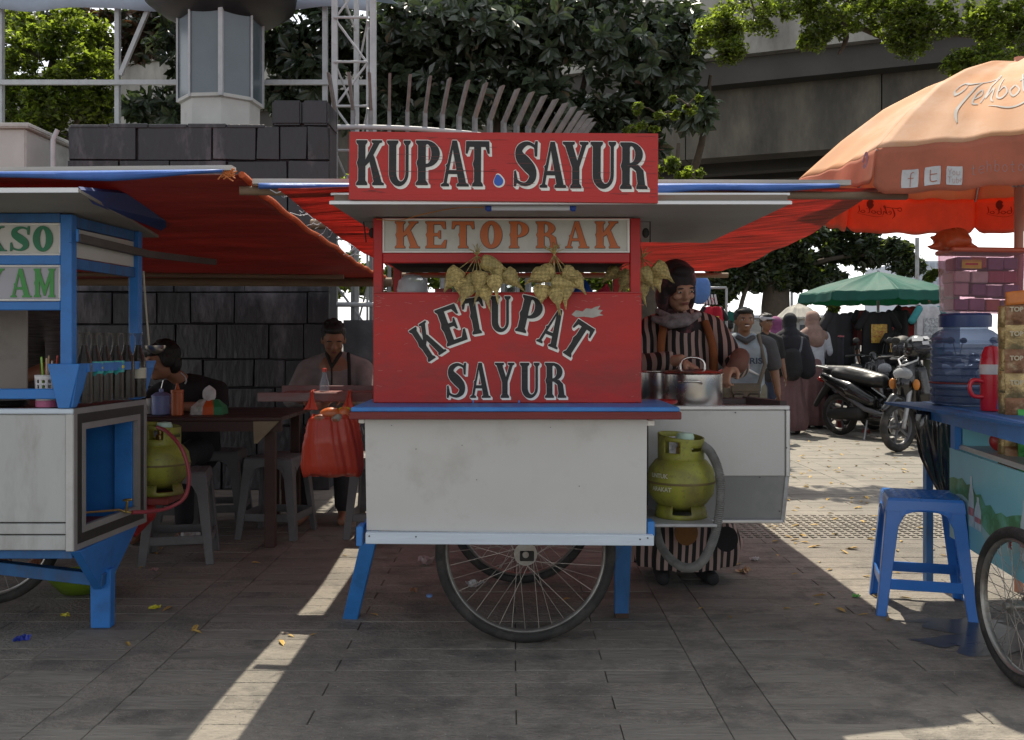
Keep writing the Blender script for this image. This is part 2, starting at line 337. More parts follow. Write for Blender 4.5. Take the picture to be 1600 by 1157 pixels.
while y < 17:
    for i in range(len(strips) - 1):
        off = (r_ % 2) * .32
        a0 = strips[i] + .09; a1 = strips[i + 1] - .09
        if r_ % 2 == 0:
            w = (a1 - a0) / 3
            for k in range(3): place(a0 + w * (k + .5), y, w, RD, sm1)
        else:
            ed = [a0, a0 + .33, a0 + .96, a0 + 1.6, a1]
            for k in range(4):
                w = ed[k + 1] - ed[k]
                if w < .5:
                    rest.box(ed[k] + .002, ed[k + 1] - .002, y - RD / 2 + .002, y + RD / 2 - .002, -.02, random.uniform(-.0012, .0012))
                else: place((ed[k] + ed[k + 1]) / 2, y, w, RD, sm1)
    r_ += 1; y += RD
y = 2.0
while y < 17:
    for x in strips: place(x, y, .18, .6, sm2)
    y += .6
# raised tactile dots in two bands across the paving
for yy0, yy1 in ((5.75, 6.5),):
    yy = yy0
    while yy < yy1:
        xx = 1.15
        while xx < 4.6:
            rest.box(xx - .016, xx + .016, yy - .012, yy + .012, 0, .006); xx += .055
        yy += .06
rest.done('slab', m_slab2, pav, kind='stuff')
tag(bpy.data.objects['slab'], None)
# ---------------------------------------------------------------- viaduct, standing far behind at an angle
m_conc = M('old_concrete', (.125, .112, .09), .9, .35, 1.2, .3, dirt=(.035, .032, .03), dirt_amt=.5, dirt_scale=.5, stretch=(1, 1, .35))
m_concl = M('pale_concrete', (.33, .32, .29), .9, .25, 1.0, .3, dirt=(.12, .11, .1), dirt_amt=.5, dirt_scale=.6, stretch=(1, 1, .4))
m_concd = M('shade_toned_concrete', (.07, .065, .06), .9, .2, 1, .2)  # darker concrete: shade below and behind the deck edge is put into the colour
via = thing('viaduct', 'long weathered concrete road viaduct crossing behind the trees', 'viaduct')
def vx(u, d, z):      # u metres along the viaduct, d depth behind its face
    a = math.atan(.417); return Vector((u * math.cos(a) + d * math.sin(a), 27.8 - u * math.sin(a) + d * math.cos(a), z))
def vbox(g, u0, u1, d0, d1, z0, z1):
    vs = [vx(u, d, z) for z in (z0, z1) for d in (d0, d1) for u in (u0, u1)]
    g.add(vs, [(0, 2, 3, 1), (4, 5, 7, 6), (0, 1, 5, 4), (2, 6, 7, 3), (0, 4, 6, 2), (1, 3, 7, 5)])
for k in range(-8, 7):
    g = G(); vbox(g, k * 5, k * 5 + 4.97, .35, 1.2, 6.15, 7.95); g.done('girder', m_conc, via)
    g = G(); vbox(g, k * 5, k * 5 + 4.98, -.5, .3, 8.6, 10.6); vbox(g, k * 5, k * 5 + 4.98, -.62, .32, 10.6, 10.75); g.done('parapet', m_concl, via)
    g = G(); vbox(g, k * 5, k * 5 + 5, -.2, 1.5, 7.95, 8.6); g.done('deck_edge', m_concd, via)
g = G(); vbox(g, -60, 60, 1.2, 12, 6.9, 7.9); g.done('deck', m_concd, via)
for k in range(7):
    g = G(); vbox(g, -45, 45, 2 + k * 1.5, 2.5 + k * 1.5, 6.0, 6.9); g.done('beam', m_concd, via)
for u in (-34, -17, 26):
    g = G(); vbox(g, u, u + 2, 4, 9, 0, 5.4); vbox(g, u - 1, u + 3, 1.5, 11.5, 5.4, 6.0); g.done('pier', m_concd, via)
# ---------------------------------------------------------------- dark stone wall with separately laid stones
m_stone = M('dark_stone', (.020, .019, .024), .42, .35, 9, .7, world=1, dirt=(.26, .23, .26), dirt_amt=.27, dirt_scale=2.4, stretch=(1, 1, .35), objrand=.25, bscale=24)
m_mort = M('wall_core', (.045, .042, .048), .9, .2, 6, .2)
wall = thing('stone_wall', 'black painted stone block wall with chalky stains and a raised right end', 'wall', (-2.3, 7.6, 0))
O = (-2.3, 7.6, 0)
G(O).box(-3.50, -1.46, 7.62, 7.98, 0, 2.86).box(-1.9, -1.46, 7.62, 7.98, 2.86, 3.06).done('core', m_mort, wall)
G(O).box(-4.6, -3.5, 7.62, 7.98, 0, 1.6).done('core', m_mort, wall)
zc = 0.0; hs = [.27, .24, .3, .22, .28, .25, .27, .26, .24, .27, .27]
hs = [h * 2.88 / sum(hs) for h in hs]
for ri, h in enumerate(hs):
    x = -3.515; xe = -1.445
    while x < xe - .05:
        w = random.uniform(.18, .62)
        if xe - x - w < .15: w = xe - x
        hh = h; dz = 0
        g = G(); j = .0008; y0 = -random.uniform(.003, .011)
        ww = w / 2 - j; vs = []
        for (a, b, c) in ((-ww, 0, .03), (ww, 0, .03)): pass
        i_ = .012
        P8 = [(-ww, .03, j), (ww, .03, j), (ww, .03, hh - j), (-ww, .03, hh - j), (-ww + i_ * random.random(), y0 + random.uniform(-.006, .006), j + i_ * random.random()), (ww - i_ * random.random(), y0 + random.uniform(-.006, .006), j + i_ * random.random()), (ww - i_ * random.random(), y0 + random.uniform(-.006, .006), hh - j - i_ * random.random()), (-ww + i_ * random.random(), y0 + random.uniform(-.006, .006), hh - j - i_ * random.random())]
        g.add(P8, [(4, 5, 6, 7), (0, 4, 7, 3), (1, 2, 6, 5), (3, 7, 6, 2), (0, 1, 5, 4)])
        g.done('stone', m_stone, wall, loc=(x + w / 2 - O[0], 7.6 - O[1], zc), fixn=False, bevel=.002)
        x += w
    zc += h
for x0, x1 in ((-1.9, -1.66), (-1.66, -1.445)):
    g = G(O); g.box(x0 + .004, x1 - .004, 7.57, 7.98, 2.885, 3.08); g.done('stone', m_stone, wall, bevel=.015)
for x in np.arange(-3.5, -1.95, .31):
    G(O).box(x + .003, x + .307, 7.59, 8.0, 2.862, 2.89 + random.uniform(0, .012)).done('coping', m_stone, wall, bevel=.006)
# ---------------------------------------------------------------- pale concrete booth, bent white post
m_white = M('white_render', (.5, .5, .48), .8, .1, 4, .15, dirt=(.2, .19, .17), dirt_amt=.25)
bt = thing('concrete_booth', 'pale grey concrete booth behind the blue stall roof left of the wall', 'booth', (-4.6, 7.9, 0))
G((-4.6, 7.9, 0)).box(-5.6, -3.85, 7.6, 8.5, 0, 2.86).done('wall', m_white, bt, bevel=.01)
G((-4.6, 7.9, 0)).box(-5.65, -3.80, 7.55, 8.55, 2.86, 2.90).done('roof', m_white, bt, bevel=.01)
G((-4.6, 7.9, 0)).box(-3.848, -3.5, 7.9, 8.0, 1.6, 2.5).done('side_panel', M('grey_panel', (.16, .16, .16), .7), bt)
m_wmet = M('white_metal', (.44, .46, .48), .5, .12, 10, .08, dirt=(.25, .2, .16), dirt_amt=.2, dirt_scale=8)
m_gmet = M('galvanised_metal', (.36, .37, .38), .45, .2, 12, .1, metal=.3, dirt=(.2, .13, .08), dirt_amt=.3, dirt_scale=7)
bp_ = P(83, 280, 7.3)
G((bp_.x, 7.3, 0)).tube([(bp_.x, 7.3, 0), (bp_.x, 7.3, Z_(218, 7.3)), (bp_.x + .035, 7.3, Z_(203, 7.3))], .018).done('bent_post', m_wmet, None, smooth=True, label='thin white metal post with a bent top beside the stone wall', cat='post', loc=(bp_.x, 7.3, 0))
# ---------------------------------------------------------------- white framed stall with blue-white canopy
m_canv = M('pale_blue_canvas', (.42, .5, .62), .7, .12, 3, .15, trans=.25)
stf = thing('canopy_frame', 'white steel pole frame carrying a pale blue canvas edge above the wall', 'canopy', (-3, 9.4, 0))
O = (-3, 9.4, 0); Yf = 9.4
for x, w in ((2, .04), (184, .042), (508, .045)): G(O).box(X_(x, Yf) - w / 2, X_(x, Yf) + w / 2, Yf - .03, Yf + .03, 0, Z_(10, Yf)).done('pole', m_wmet, stf)
G(O).box(X_(-60, Yf), X_(578, Yf), Yf - .065, Yf - .034, Z_(135, Yf), Z_(127.5, Yf)).done('rail', m_wmet, stf)
G(O).bar(P(188, 118, Yf - .05), P(232, 14, Yf - .05), .04).done('brace', m_wmet, stf)
def cv(u, v):
    x = X_(-80, Yf) + (X_(584, Yf) - X_(-80, Yf)) * u
    return Vector((x, Yf - .1 + .02 * math.sin(u * 40) + max(0, v - .35) * 3.2, Z_(20, Yf) + .02 * math.sin(u * 23) + min(v, .35) / .35 * .22 + max(0, v - .35) * .9))
G(O).grid(cv, 60, 8).done('canvas', m_canv, stf, smooth=True, thick=.006)
# ---------------------------------------------------------------- glazed octagonal kiosk column under a dark disc
kc = thing('kiosk_column', 'octagonal glazed column on a pale base under a dark round canopy', 'column', (-2.73, 9, 0))
O = (-2.73, 9.0, 0)
m_pane = M('blue_grey_pane', (.10, .13, .15), .22, .1, 3, .02, spec=.7)
m_dkm = M('dark_metal', (.03, .03, .033), .4, .2, 6, .05, metal=.2)
oc = lambda r, k: (-2.73 + r * math.cos(R(45 * k + 17)), 9.0 + r * math.sin(R(45 * k + 17)))
zb, zt = Z_(160, 9), Z_(-30, 9)
for k in range(8):
    a, b = oc(.37, k), oc(.37, k + 1)
    g = G(O); g.add([(*a, zb), (*b, zb), (*b, zt), (*a, zt)], [(0, 1, 2, 3)]); g.done('pane', m_pane, kc, thick=.01)
    g = G(O); c_ = oc(.385, k); g.bar((*c_, zb - .03), (*c_, zt), .04 if k == 6 else .018); g.done('mullion', m_wmet, kc)
pr = [(0.40, zb - .06), (.40, zb), (.375, zb)]
g = G(O); vs = [(*oc(r, k), z) for r, z in ((.355, 0), (.355, zb - .04), (.385, zb - .03), (.385, zb)) for k in range(8)]
g.add(vs, [(i * 8 + k, i * 8 + (k + 1) % 8, (i + 1) * 8 + (k + 1) % 8, (i + 1) * 8 + k) for i in range(3) for k in range(8)] + [tuple(range(24, 32))]); g.done('base', m_white, kc)
G(O).lathe([(.32, Z_(40, 9)), (.55, Z_(24, 9)), (.68, Z_(8, 9)), (.70, Z_(-10, 9)), (.6, Z_(-30, 9)), (.2, Z_(-45, 9))], (-2.73, 9, 0), 48).done('disc_roof', m_dkm, kc, smooth=True)
# ---------------------------------------------------------------- lattice tower
tw = thing('lattice_tower', 'white steel lattice truss tower behind the curved railing', 'tower', (-1.4, 8.9, 0)); O = (-1.4, 8.9, 0)
legs = [(523, 8.7, .05), (557, 9.1, .045), (583, 8.7, .055), (574, 9.0, .02)]
for x, yy, w in legs: G(O).box(X_(x, yy) - w / 2, X_(x, yy) + w / 2, yy - w / 2, yy + w / 2, 0, 5.1).done('leg', m_wmet, tw)
lx = [X_(523, 8.7), X_(574, 8.7)]
zz = .1; i = 0
while zz < 4.9:
    a, b = (lx[0], lx[1]) if i % 2 == 0 else (lx[1], lx[0])
    G(O).tube([(a, 8.7, zz), (b, 8.7, zz + .40)], .011, 8).done('brace', m_wmet, tw)
    G(O).tube([(lx[0], 8.66, zz), (lx[1], 8.66, zz)], .012, 8).done('rung', m_wmet, tw)
    G(O).tube([(X_(557, 9.1), 9.1, zz), (lx[i % 2], 8.74, zz + .40)], .010, 8).done('brace', m_wmet, tw)
    zz += .40; i += 1
# ---------------------------------------------------------------- curved railing with bent pickets, on a low round plinth
fc = thing('curved_railing', 'curved row of grey metal pickets with outward bent blade tips', 'railing', (-1.4, 10.5, 0)); O = (-1.4, 10.5, 0)
Cx, Cy, Rr = -1.40, 10.55, 2.1
m_pick = M('picket_metal', (.20, .205, .21), .55, .25, 14, .15, metal=.2, dirt=(.16, .10, .06), dirt_amt=.2, dirt_scale=5)
m_tip = M('rusty_tip_metal', (.20, .19, .185), .6, .3, 12, .2, metal=.1, dirt=(.26, .13, .06), dirt_amt=.2, dirt_scale=3)
zbend = CH + 365 * 8.45 / F
for k in range(-1, 19):
    a = k * .159 / Rr; n_ = Vector((math.sin(a), -math.cos(a), 0)); t_ = Vector((math.cos(a), math.sin(a), 0)); b0 = Vector((Cx, Cy, 0)) + n_ * Rr
    if k < 0: n_ = n_
    g = G(O); g.bar(b0 + Vector((0, 0, 1.2)), b0 + Vector((0, 0, zbend)), .032, .05, up=n_); pk = g.done('picket', m_pick, fc)
    g = G(O); p1 = b0 + Vector((0, 0, zbend)); p2 = p1 + n_ * .2 + Vector((0, 0, .27))
    hw = .03; th = t_ * .006
    q = [p1 - n_ * .028 + Vector((0, 0, -.01)), p1 + n_ * .03 + Vector((0, 0, -.02)), p2 + n_ * .035 + Vector((0, 0, -.015)), p2 - n_ * .03 + Vector((0, 0, -.02))]
    g.add([v - th * 2 for v in q] + [v + th * 2 for v in q], [(0, 1, 2, 3), (7, 6, 5, 4), (0, 4, 5, 1), (1, 5, 6, 2), (2, 6, 7, 3), (3, 7, 4, 0)]); g.done('tip', m_tip, pk)
for z in (1.5, Z_(200, 8.45)):
    pts = [Vector((Cx + (Rr + .03) * math.sin(a), Cy - (Rr + .03) * math.cos(a), z)) for a in np.linspace(-.25, 1.4, 30)]
    G(O).tube(pts, .022, 8).done('rail', m_wmet, fc, smooth=True)
m_plin = M('slate_plinth', (.085, .09, .10), .7, .3, 6, .3, dirt=(.2, .2, .2), dirt_amt=.2)
g = G(O)
pts = [(Cx + r * math.sin(a), Cy - r * math.cos(a)) for r in (Rr + .22, Rr - .2) for a in np.linspace(-.02, 1.45, 26)]
vs = [(x, y_, z) for z in (0, 1.36) for x, y_ in pts]; n = 26
fs = []
for k in range(n - 1): fs += [(52 + k, 52 + k + 1, 78 + k + 1, 78 + k), (k, k + 1, 52 + k + 1, 52 + k), (26 + k, 78 + k, 78 + k + 1, 26 + k + 1)]
fs += [(0, 52, 78, 26), (25, 51, 103, 77)]
g.add(vs, fs).done('plinth', m_plin, fc)
# ================================================================ TREES
def leafmesh(name, C, N, U, L, Wd, mat, parent, fold=.25, kind='stuff', org=(0, 0, 0), six=False):
    """many small leaves in one mesh; C centres, N normals, U long axes"""
    C = C - np.array(org); S = np.cross(N, U); S /= np.linalg.norm(S, axis=1)[:, None] + 1e-9
    L = L[:, None]; Wd = Wd[:, None]; k = len(C)
    if six:
        V = np.stack([C - U * L * .5, C - U * L * .15 + S * Wd * .5 + N * Wd * fold, C + U * L * .2 + S * Wd * .42 + N * Wd * fold, C + U * L * .5 - N * L * .12, C + U * L * .2 - S * Wd * .42 + N * Wd * fold, C - U * L * .15 - S * Wd * .5 + N * Wd * fold], 1).reshape(-1, 3)
        b = np.arange(k)[:, None] * 6; Fq = np.concatenate([b + np.array([[0, 1, 2, 3]]), b + np.array([[0, 3, 4, 5]])]).tolist()
    else:
        V = np.stack([C - U * L * .5, C + S * Wd * .5 + N * Wd * fold, C + U * L * .5, C - S * Wd * .5 + N * Wd * fold], 1).reshape(-1, 3)
        b = np.arange(k)[:, None] * 4; Fq = (b + np.array([[0, 1, 2, 3]])).tolist()
    me = bpy.data.meshes.new(name); me.from_pydata(V.tolist(), [], Fq); me.update()
    o = link(name, me, mat, parent); return tag(o, kind=kind)
def unit(v): return v / (np.linalg.norm(v, axis=1)[:, None] + 1e-9)
def clumps(cents, rad, n):      # n points spread in the shells of blobs
    k = rng.integers(0, len(cents), n); d = unit(rng.normal(size=(n, 3))); r = rad[k] * (rng.random(n) ** .45)
    return cents[k] + d * r[:, None] * np.array([1, 1, .75]), d
def m_leaf(name, col, tcol, rough=.45, trans=.3, spec=.5): return M(name, col, rough, .15, 3, 0, trans=trans, island=.45, spec=spec, tcol=tcol)
ml_green = m_leaf('bright_leaf', (.085, .12, .018), (.34, .46, .04), .42, .5)
ml_dark = m_leaf('rubber_leaf', (.052, .072, .046), (.09, .14, .04), .24, .2, .8)
ml_mid = m_leaf('mid_leaf', (.045, .065, .018), (.16, .22, .03), .4, .4)
ml_red = m_leaf('copper_leaf', (.06, .035, .018), (.12, .05, .02), .4, .25)
m_bark = M('bark', (.075, .06, .045), .9, .3, 12, .6)
def limb(parent, pts, rs, org=(0, 0, 0), name='limb'):
    G(org).tube(bez(pts, 5), list(np.interp(np.linspace(0, 1, (len(pts) - 1) * 5 + 1), np.linspace(0, 1, len(rs)), rs)), 9).done(name, m_bark, parent, smooth=True)
def small_tree(name, label, org, cents, rads, n, L, mat, mat2=None, trunk=None, limbs=(), group=None):
    t = thing(name, label, 'tree', org, group)
    cents = np.array([tuple(c) for c in cents], float); rads = np.array(rads, float)
    # sub-clumps give an uneven outline
    sc, sd_ = clumps(cents, rads, max(30, n // 55)); sr = rng.uniform(.12, .34, len(sc)) * rads.mean() * 1.1
    C, d = clumps(sc, sr, n)
    N = unit(rng.normal(size=C.shape) * .7 + np.array([0, 0, 1.0])); U = unit(np.cross(N, rng.normal(size=C.shape)))
    Ls = L * rng.uniform(.7, 1.3, n); half = int(n * .6) if mat2 else n
    leafmesh('foliage', C[:half], N[:half], U[:half], Ls[:half], Ls[:half] * .5, mat, t, org=org)
    if mat2: leafmesh('foliage', C[half:], N[half:], U[half:], Ls[half:], Ls[half:] * .5, mat2, t, org=org)
    if trunk: limb(t, trunk[0], trunk[1], org, 'trunk')
    for p, r in limbs: limb(t, p, r, org)
    # twigs running to sub-clumps
    g = G(org)
    for i in range(min(50, len(sc))):
        q = Vector(sc[i]); c0 = Vector(cents[np.argmin(np.linalg.norm(cents - sc[i], axis=1))]); g.tube([c0, (c0 + q) / 2 + Vector((0, 0, .03)), q], [.012, .008, .004], 5)
    g.done('twigs', m_bark, t, kind='stuff'); return t
def px(cx, cy, Y, rpx): return (P(cx, cy, Y), rpx * Y / F)
def region(lst): return [P(a, b, Y) for a, b, Y, r in lst], [r * Y / F for a, b, Y, r in lst]
# left bright tree
c, r = region([(60, 90, 11.5, 70), (130, 120, 11.3, 60), (20, 160, 11.6, 60), (60, 215, 11.6, 55), (120, 60, 11.8, 60), (0, 60, 12, 70), (90, 170, 11.4, 50), (-60, 120, 12, 80), (150, 170, 11.8, 40)])
small_tree('leafy_tree', 'bright green small-leaved tree behind the white pole frame at far left', (P(30, 535, 11.8).x, 11.8, 0), c, r, 24000, .08, ml_green, ml_mid, ([(-6.0, 11.8, 0), (-6.1, 11.9, 1.5), (-5.8, 11.7, 3.5), (-5.5, 11.6, 4.8)], [.12, .1, .07, .03]), [([(-6.1, 11.9, 2.4), (-5.6, 11.7, 3.3), (-5.1, 11.5, 4)], [.06, .04, .02])])
c, r = region([(40, 40, 12.6, 60), (120, 30, 12.6, 50), (200, 60, 12.4, 50), (240, 30, 12.4, 50), (160, 90, 12.6, 40), (-30, 40, 12.6, 60)])
small_tree('copper_leaved_tree', 'tree with dark reddish leaves just under the pale blue canvas', (P(140, 535, 12.6).x, 12.6, 0), c, r, 9000, .14, ml_red, ml_dark, ([(-5.4, 12.7, 0), (-5.3, 12.7, 2.5), (-5.2, 12.6, 4.6)], [.1, .08, .04]))
# rubber trees with big glossy leaves growing in whorls
def rubber(label, org, cents, rads, n_whorl, L, npart, trunk, limbs=(), group='rubber trees behind the wall', seed=1, fill=6000):
    global rng
    rng = np.random.default_rng(seed); t = thing('rubber_tree', label, 'tree', org, group)
    cents = np.array([tuple(c) for c in cents], float); rads = np.array(rads, float)
    C, d = clumps(cents, rads, n_whorl); d = unit(d + np.array([0, -.5, .25]))
    Cs, Ns, Us, Ls = [], [], [], []
    for i in range(n_whorl):
        a = d[i]; e1 = np.cross(a, [0, 0, 1.0]); e1 /= np.linalg.norm(e1) + 1e-9; e2 = np.cross(a, e1); m_ = rng.integers(7, 11)
        for k in range(m_):
            ph = 2.4 * k + rng.random(); op = rng.uniform(.45, 1.35); u = a * math.cos(op) + (e1 * math.cos(ph) + e2 * math.sin(ph)) * math.sin(op); u[2] -= rng.uniform(.1, .55); u /= np.linalg.norm(u)
            n_ = a - u * (a @ u); n_ /= np.linalg.norm(n_) + 1e-9; l_ = L * rng.uniform(.7, 1.15)
            Cs.append(C[i] + u * (l_ * .55) - a * .02 * k); Ns.append(n_); Us.append(u); Ls.append(l_)
    Cs, Ns, Us, Ls = map(np.array, (Cs, Ns, Us, Ls))
    order = np.argsort(Cs[:, 1]); P_ = order[:npart * 2:2]; mask = np.ones(len(Cs), bool); mask[P_] = False
    lm = leafmesh('tmpleaf', np.zeros((1, 3)), np.array([[0, 0, 1.]]), np.array([[1., 0, 0]]), np.array([1.]), np.array([.48]), ml_dark, None, .12, six=True); me = lm.data; bpy.data.objects.remove(lm)
    for i in P_:
        u, n_ = Vector(Us[i]), Vector(Ns[i]); s_ = n_.cross(u); mt = Matrix((u, s_, n_)).transposed().to_4x4(); mt = Matrix.Translation(Vector(Cs[i]) - Vector(org)) @ mt @ Matrix.Scale(Ls[i], 4)
        o = link('leaf', me, None, t); o.matrix_basis = mt
    leafmesh('foliage', Cs[mask], Ns[mask], Us[mask], Ls[mask], Ls[mask] * .48, ml_dark, t, .12, org=org, six=True)
    # shaded inner leaves fill the crown behind
    C2, d2 = clumps(cents + np.array([0, .35, 0]), rads * .95, fill); N2 = unit(rng.normal(size=C2.shape) + np.array([0, -.6, .3])); U2 = unit(np.cross(N2, rng.normal(size=C2.shape))); l2 = L * rng.uniform(.6, 1.1, fill)
    leafmesh('inner_foliage', C2, N2, U2, l2, l2 * .5, ml_dark, t, .12, org=org)
    limb(t, trunk[0], trunk[1], org, 'trunk')
    for p, r_ in limbs: limb(t, p, r_, org)
    return t
def reg2(lst): return region(lst)
c, r = region([(650, 30, 12, 90), (760, 60, 12, 90), (700, 150, 12.2, 75), (620, 110, 12.2, 60), (860, 30, 12, 100), (830, 150, 12.3, 70), (640, 200, 12.2, 50), (740, -60, 12.5, 100)])
rubber('big dark rubber tree filling the space above the first half of the red sign', (P(700, 535, 12.5).x, 12.5, 0), c, r, 330, .21, 150, ([(-.5, 12.9, 0), (-.4, 12.9, 2), (-.1, 12.7, 4.5)], [.16, .13, .08]), [([(-.3, 12.9, 2.5), (.6, 12.6, 3.5), (1, 12.3, 4.8)], [.08, .05, .03])], seed=3, fill=9000)
c, r = region([(960, 60, 11.5, 90), (1040, 100, 11.4, 70), (930, 180, 12, 60), (1000, 170, 12, 55), (1060, 40, 11.6, 70), (1090, 170, 11.2, 35), (960, -50, 12, 90), (880, 200, 12.3, 50), (1000, 230, 12.4, 40)])
rubber('second rubber tree whose drooping leaf tips hang beside the concrete viaduct', (P(980, 535, 12.2).x, 12.2, 0), c, r, 260, .20, 140, ([(1.7, 12.6, 0), (1.8, 12.6, 2), (1.7, 12.3, 4.5)], [.14, .12, .06]), [([(1.8, 12.6, 2.4), (2.3, 12, 3.4), (2.4, 11.6, 4.4)], [.07, .05, .02])], seed=5, fill=6500)
c, r = region([(430, 60, 12, 60), (480, 110, 12, 55), (540, 60, 12.2, 60), (440, 150, 12, 35), (560, 160, 12.4, 50), (500, -20, 12, 60), (600, 60, 12.5, 50)])
rubber('narrow rubber tree seen between the kiosk column and the lattice tower', (P(500, 535, 12.2).x, 12.2, 0), c, r, 130, .22, 60, ([(-2.4, 12.5, 0), (-2.4, 12.5, 2.5), (-2.3, 12.3, 4.5)], [.1, .08, .05]), seed=8, fill=4500)
c, r = region([(260, 60, 11.5, 45), (240, 150, 11.2, 35), (280, 110, 11.4, 40), (210, 170, 11.3, 28), (270, 175, 11.2, 32), (300, 40, 11.6, 50)])
rubber('small rubber tree left of the kiosk column with yellowing lower leaves', (P(250, 535, 11.5).x, 11.5, 0), c, r, 60, .19, 40, ([(-4.2, 11.6, 0), (-4.2, 11.6, 2.5), (-4.0, 11.5, 4.3)], [.09, .07, .04]), seed=11, fill=500)
# bright tree overhanging the viaduct at the top right
rng = np.random.default_rng(21)
c, r = region([(1120, 50, 10, 40), (1180, 20, 10, 60), (1140, 80, 9.8, 22), (1260, 0, 10, 50), (1330, 20, 9.8, 55), (1400, 25, 9.7, 50), (1460, 30, 9.6, 50), (1530, 30, 9.5, 60), (1590, 50, 9.4, 60), (1540, 95, 9.3, 28), (1500, 100, 9.4, 20), (1420, 65, 9.7, 25), (1270, 60, 9.9, 18), (1640, 10, 9.4, 80), (1400, -50, 10, 90), (1250, -60, 10.3, 90), (1540, -60, 9.8, 90)])
small_tree('overhanging_tree', 'fresh green small-leaved tree hanging over the viaduct above the orange parasol', (8.2, 10.5, 0), c, r, 38000, .055, ml_green, ml_mid, ([(8.2, 10.8, 0), (8.0, 10.8, 2.5), (7.0, 10.4, 4.4), (5.0, 10, 5.0)], [.22, .2, .13, .07]), [([P(1380, -20, 10), P(1320, 10, 10), P(1322, 60, 10), P(1310, 85, 10)], [.04, .035, .03, .012]), ([P(1600, 60, 10.2), P(1480, 50, 10.1), P(1390, 60, 10), P(1300, 20, 10)], [.06, .05, .035, .02])])
# bushes beside the sign
c, r = region([(1050, 255, 9.5, 26), (1080, 275, 9.4, 18), (1020, 270, 9.6, 24), (1030, 180, 10.4, 40), (1000, 200, 10.6, 40), (1075, 165, 10.2, 22)])
small_tree('shrub', 'yellow-green shrub showing just right of the red top sign', (P(1050, 535, 9.8).x, 9.8, 0), c, r, 1700, .075, ml_green, ml_mid, ([(1.65, 9.9, 0), (1.6, 9.9, 1.5), (1.7, 9.8, 3.2)], [.05, .04, .02]))
c, r = region([(640, 430, 13, 50), (720, 440, 13, 50), (820, 440, 13, 60), (560, 440, 13, 50), (900, 440, 13, 50), (600, 300, 13, 60), (980, 420, 13, 60), (1040, 350, 13, 60)])
small_tree('hedge_tree', 'low leafy hedge tree behind the railing, seen through the cart opening', (0, 13, 0), c, r, 9000, .13, ml_mid, ml_green, ([(0, 13.2, 0), (0, 13.2, 1.5), (.1, 13, 2)], [.07, .06, .03]))
# broad tree on the far square
c, r = region([(1150, 400, 19, 55), (1190, 380, 19, 55), (1250, 375, 19, 60), (1310, 385, 19.5, 45), (1250, 430, 19, 45), (1200, 430, 19, 40), (1130, 440, 19, 35), (1360, 390, 19, 40), (1400, 395, 18.5, 25), (1420, 415, 18.5, 14), (1290, 440, 19, 28), (1220, 330, 19.5, 60), (1330, 330, 19.5, 60), (1110, 360, 20, 60), (1115, 460, 19, 25)])
small_tree('shade_tree', 'dark thick-trunked shade tree over the crowd on the square', (P(1213, 535, 19).x, 19, 0), c, r, 34000, .17, ml_dark, ml_mid, ([P(1215, 640, 19), P(1215, 560, 19), P(1212, 480, 19), P(1218, 400, 19)], [.34, .30, .28, .2]), [([P(1215, 440, 19), P(1260, 415, 19), P(1330, 400, 19), P(1400, 400, 18.6)], [.1, .06, .04, .02]), ([P(1210, 430, 19), P(1160, 420, 19), P(1120, 400, 19)], [.09, .06, .03]), ([P(1150, 520, 18.8), P(1160, 470, 18.8), P(1175, 430, 19), P(1190, 400, 19)], [.05, .045, .04, .03])])
c, r = region([(1300, 470, 30, 30), (1270, 465, 30, 30), (1330, 460, 32, 25), (1130, 470, 28, 24), (1455, 435, 26, 10), (1465, 425, 26, 8)])
small_tree('distant_tree', 'light green tree top far off beyond the market parasols', (P(1300, 535, 30).x, 30, 0), c, r, 2000, .22, ml_green, ml_mid, ([P(1300, 600, 30), P(1300, 520, 30), P(1300, 480, 30)], [.2, .16, .1]))
# distant pale buildings and a far treeline on the open side
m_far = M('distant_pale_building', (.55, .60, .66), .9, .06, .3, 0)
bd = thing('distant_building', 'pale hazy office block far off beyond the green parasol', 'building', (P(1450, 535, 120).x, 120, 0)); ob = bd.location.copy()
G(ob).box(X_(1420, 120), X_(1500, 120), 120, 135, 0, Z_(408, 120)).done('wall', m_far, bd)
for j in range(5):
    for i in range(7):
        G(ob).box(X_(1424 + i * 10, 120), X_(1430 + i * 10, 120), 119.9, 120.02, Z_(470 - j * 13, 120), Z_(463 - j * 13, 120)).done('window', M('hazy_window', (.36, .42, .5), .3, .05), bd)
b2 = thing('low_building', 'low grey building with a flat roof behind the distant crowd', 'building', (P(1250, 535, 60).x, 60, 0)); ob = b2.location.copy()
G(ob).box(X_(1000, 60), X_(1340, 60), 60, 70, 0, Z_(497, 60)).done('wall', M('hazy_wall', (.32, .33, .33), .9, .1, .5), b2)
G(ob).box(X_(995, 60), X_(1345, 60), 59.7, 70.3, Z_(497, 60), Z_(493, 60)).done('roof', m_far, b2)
for i in range(14): G(ob).box(X_(1010 + i * 24, 60), X_(1022 + i * 24, 60), 59.95, 60.02, Z_(524, 60), Z_(508, 60)).done('window', M('dark_window', (.05, .06, .07), .2, .05), b2)
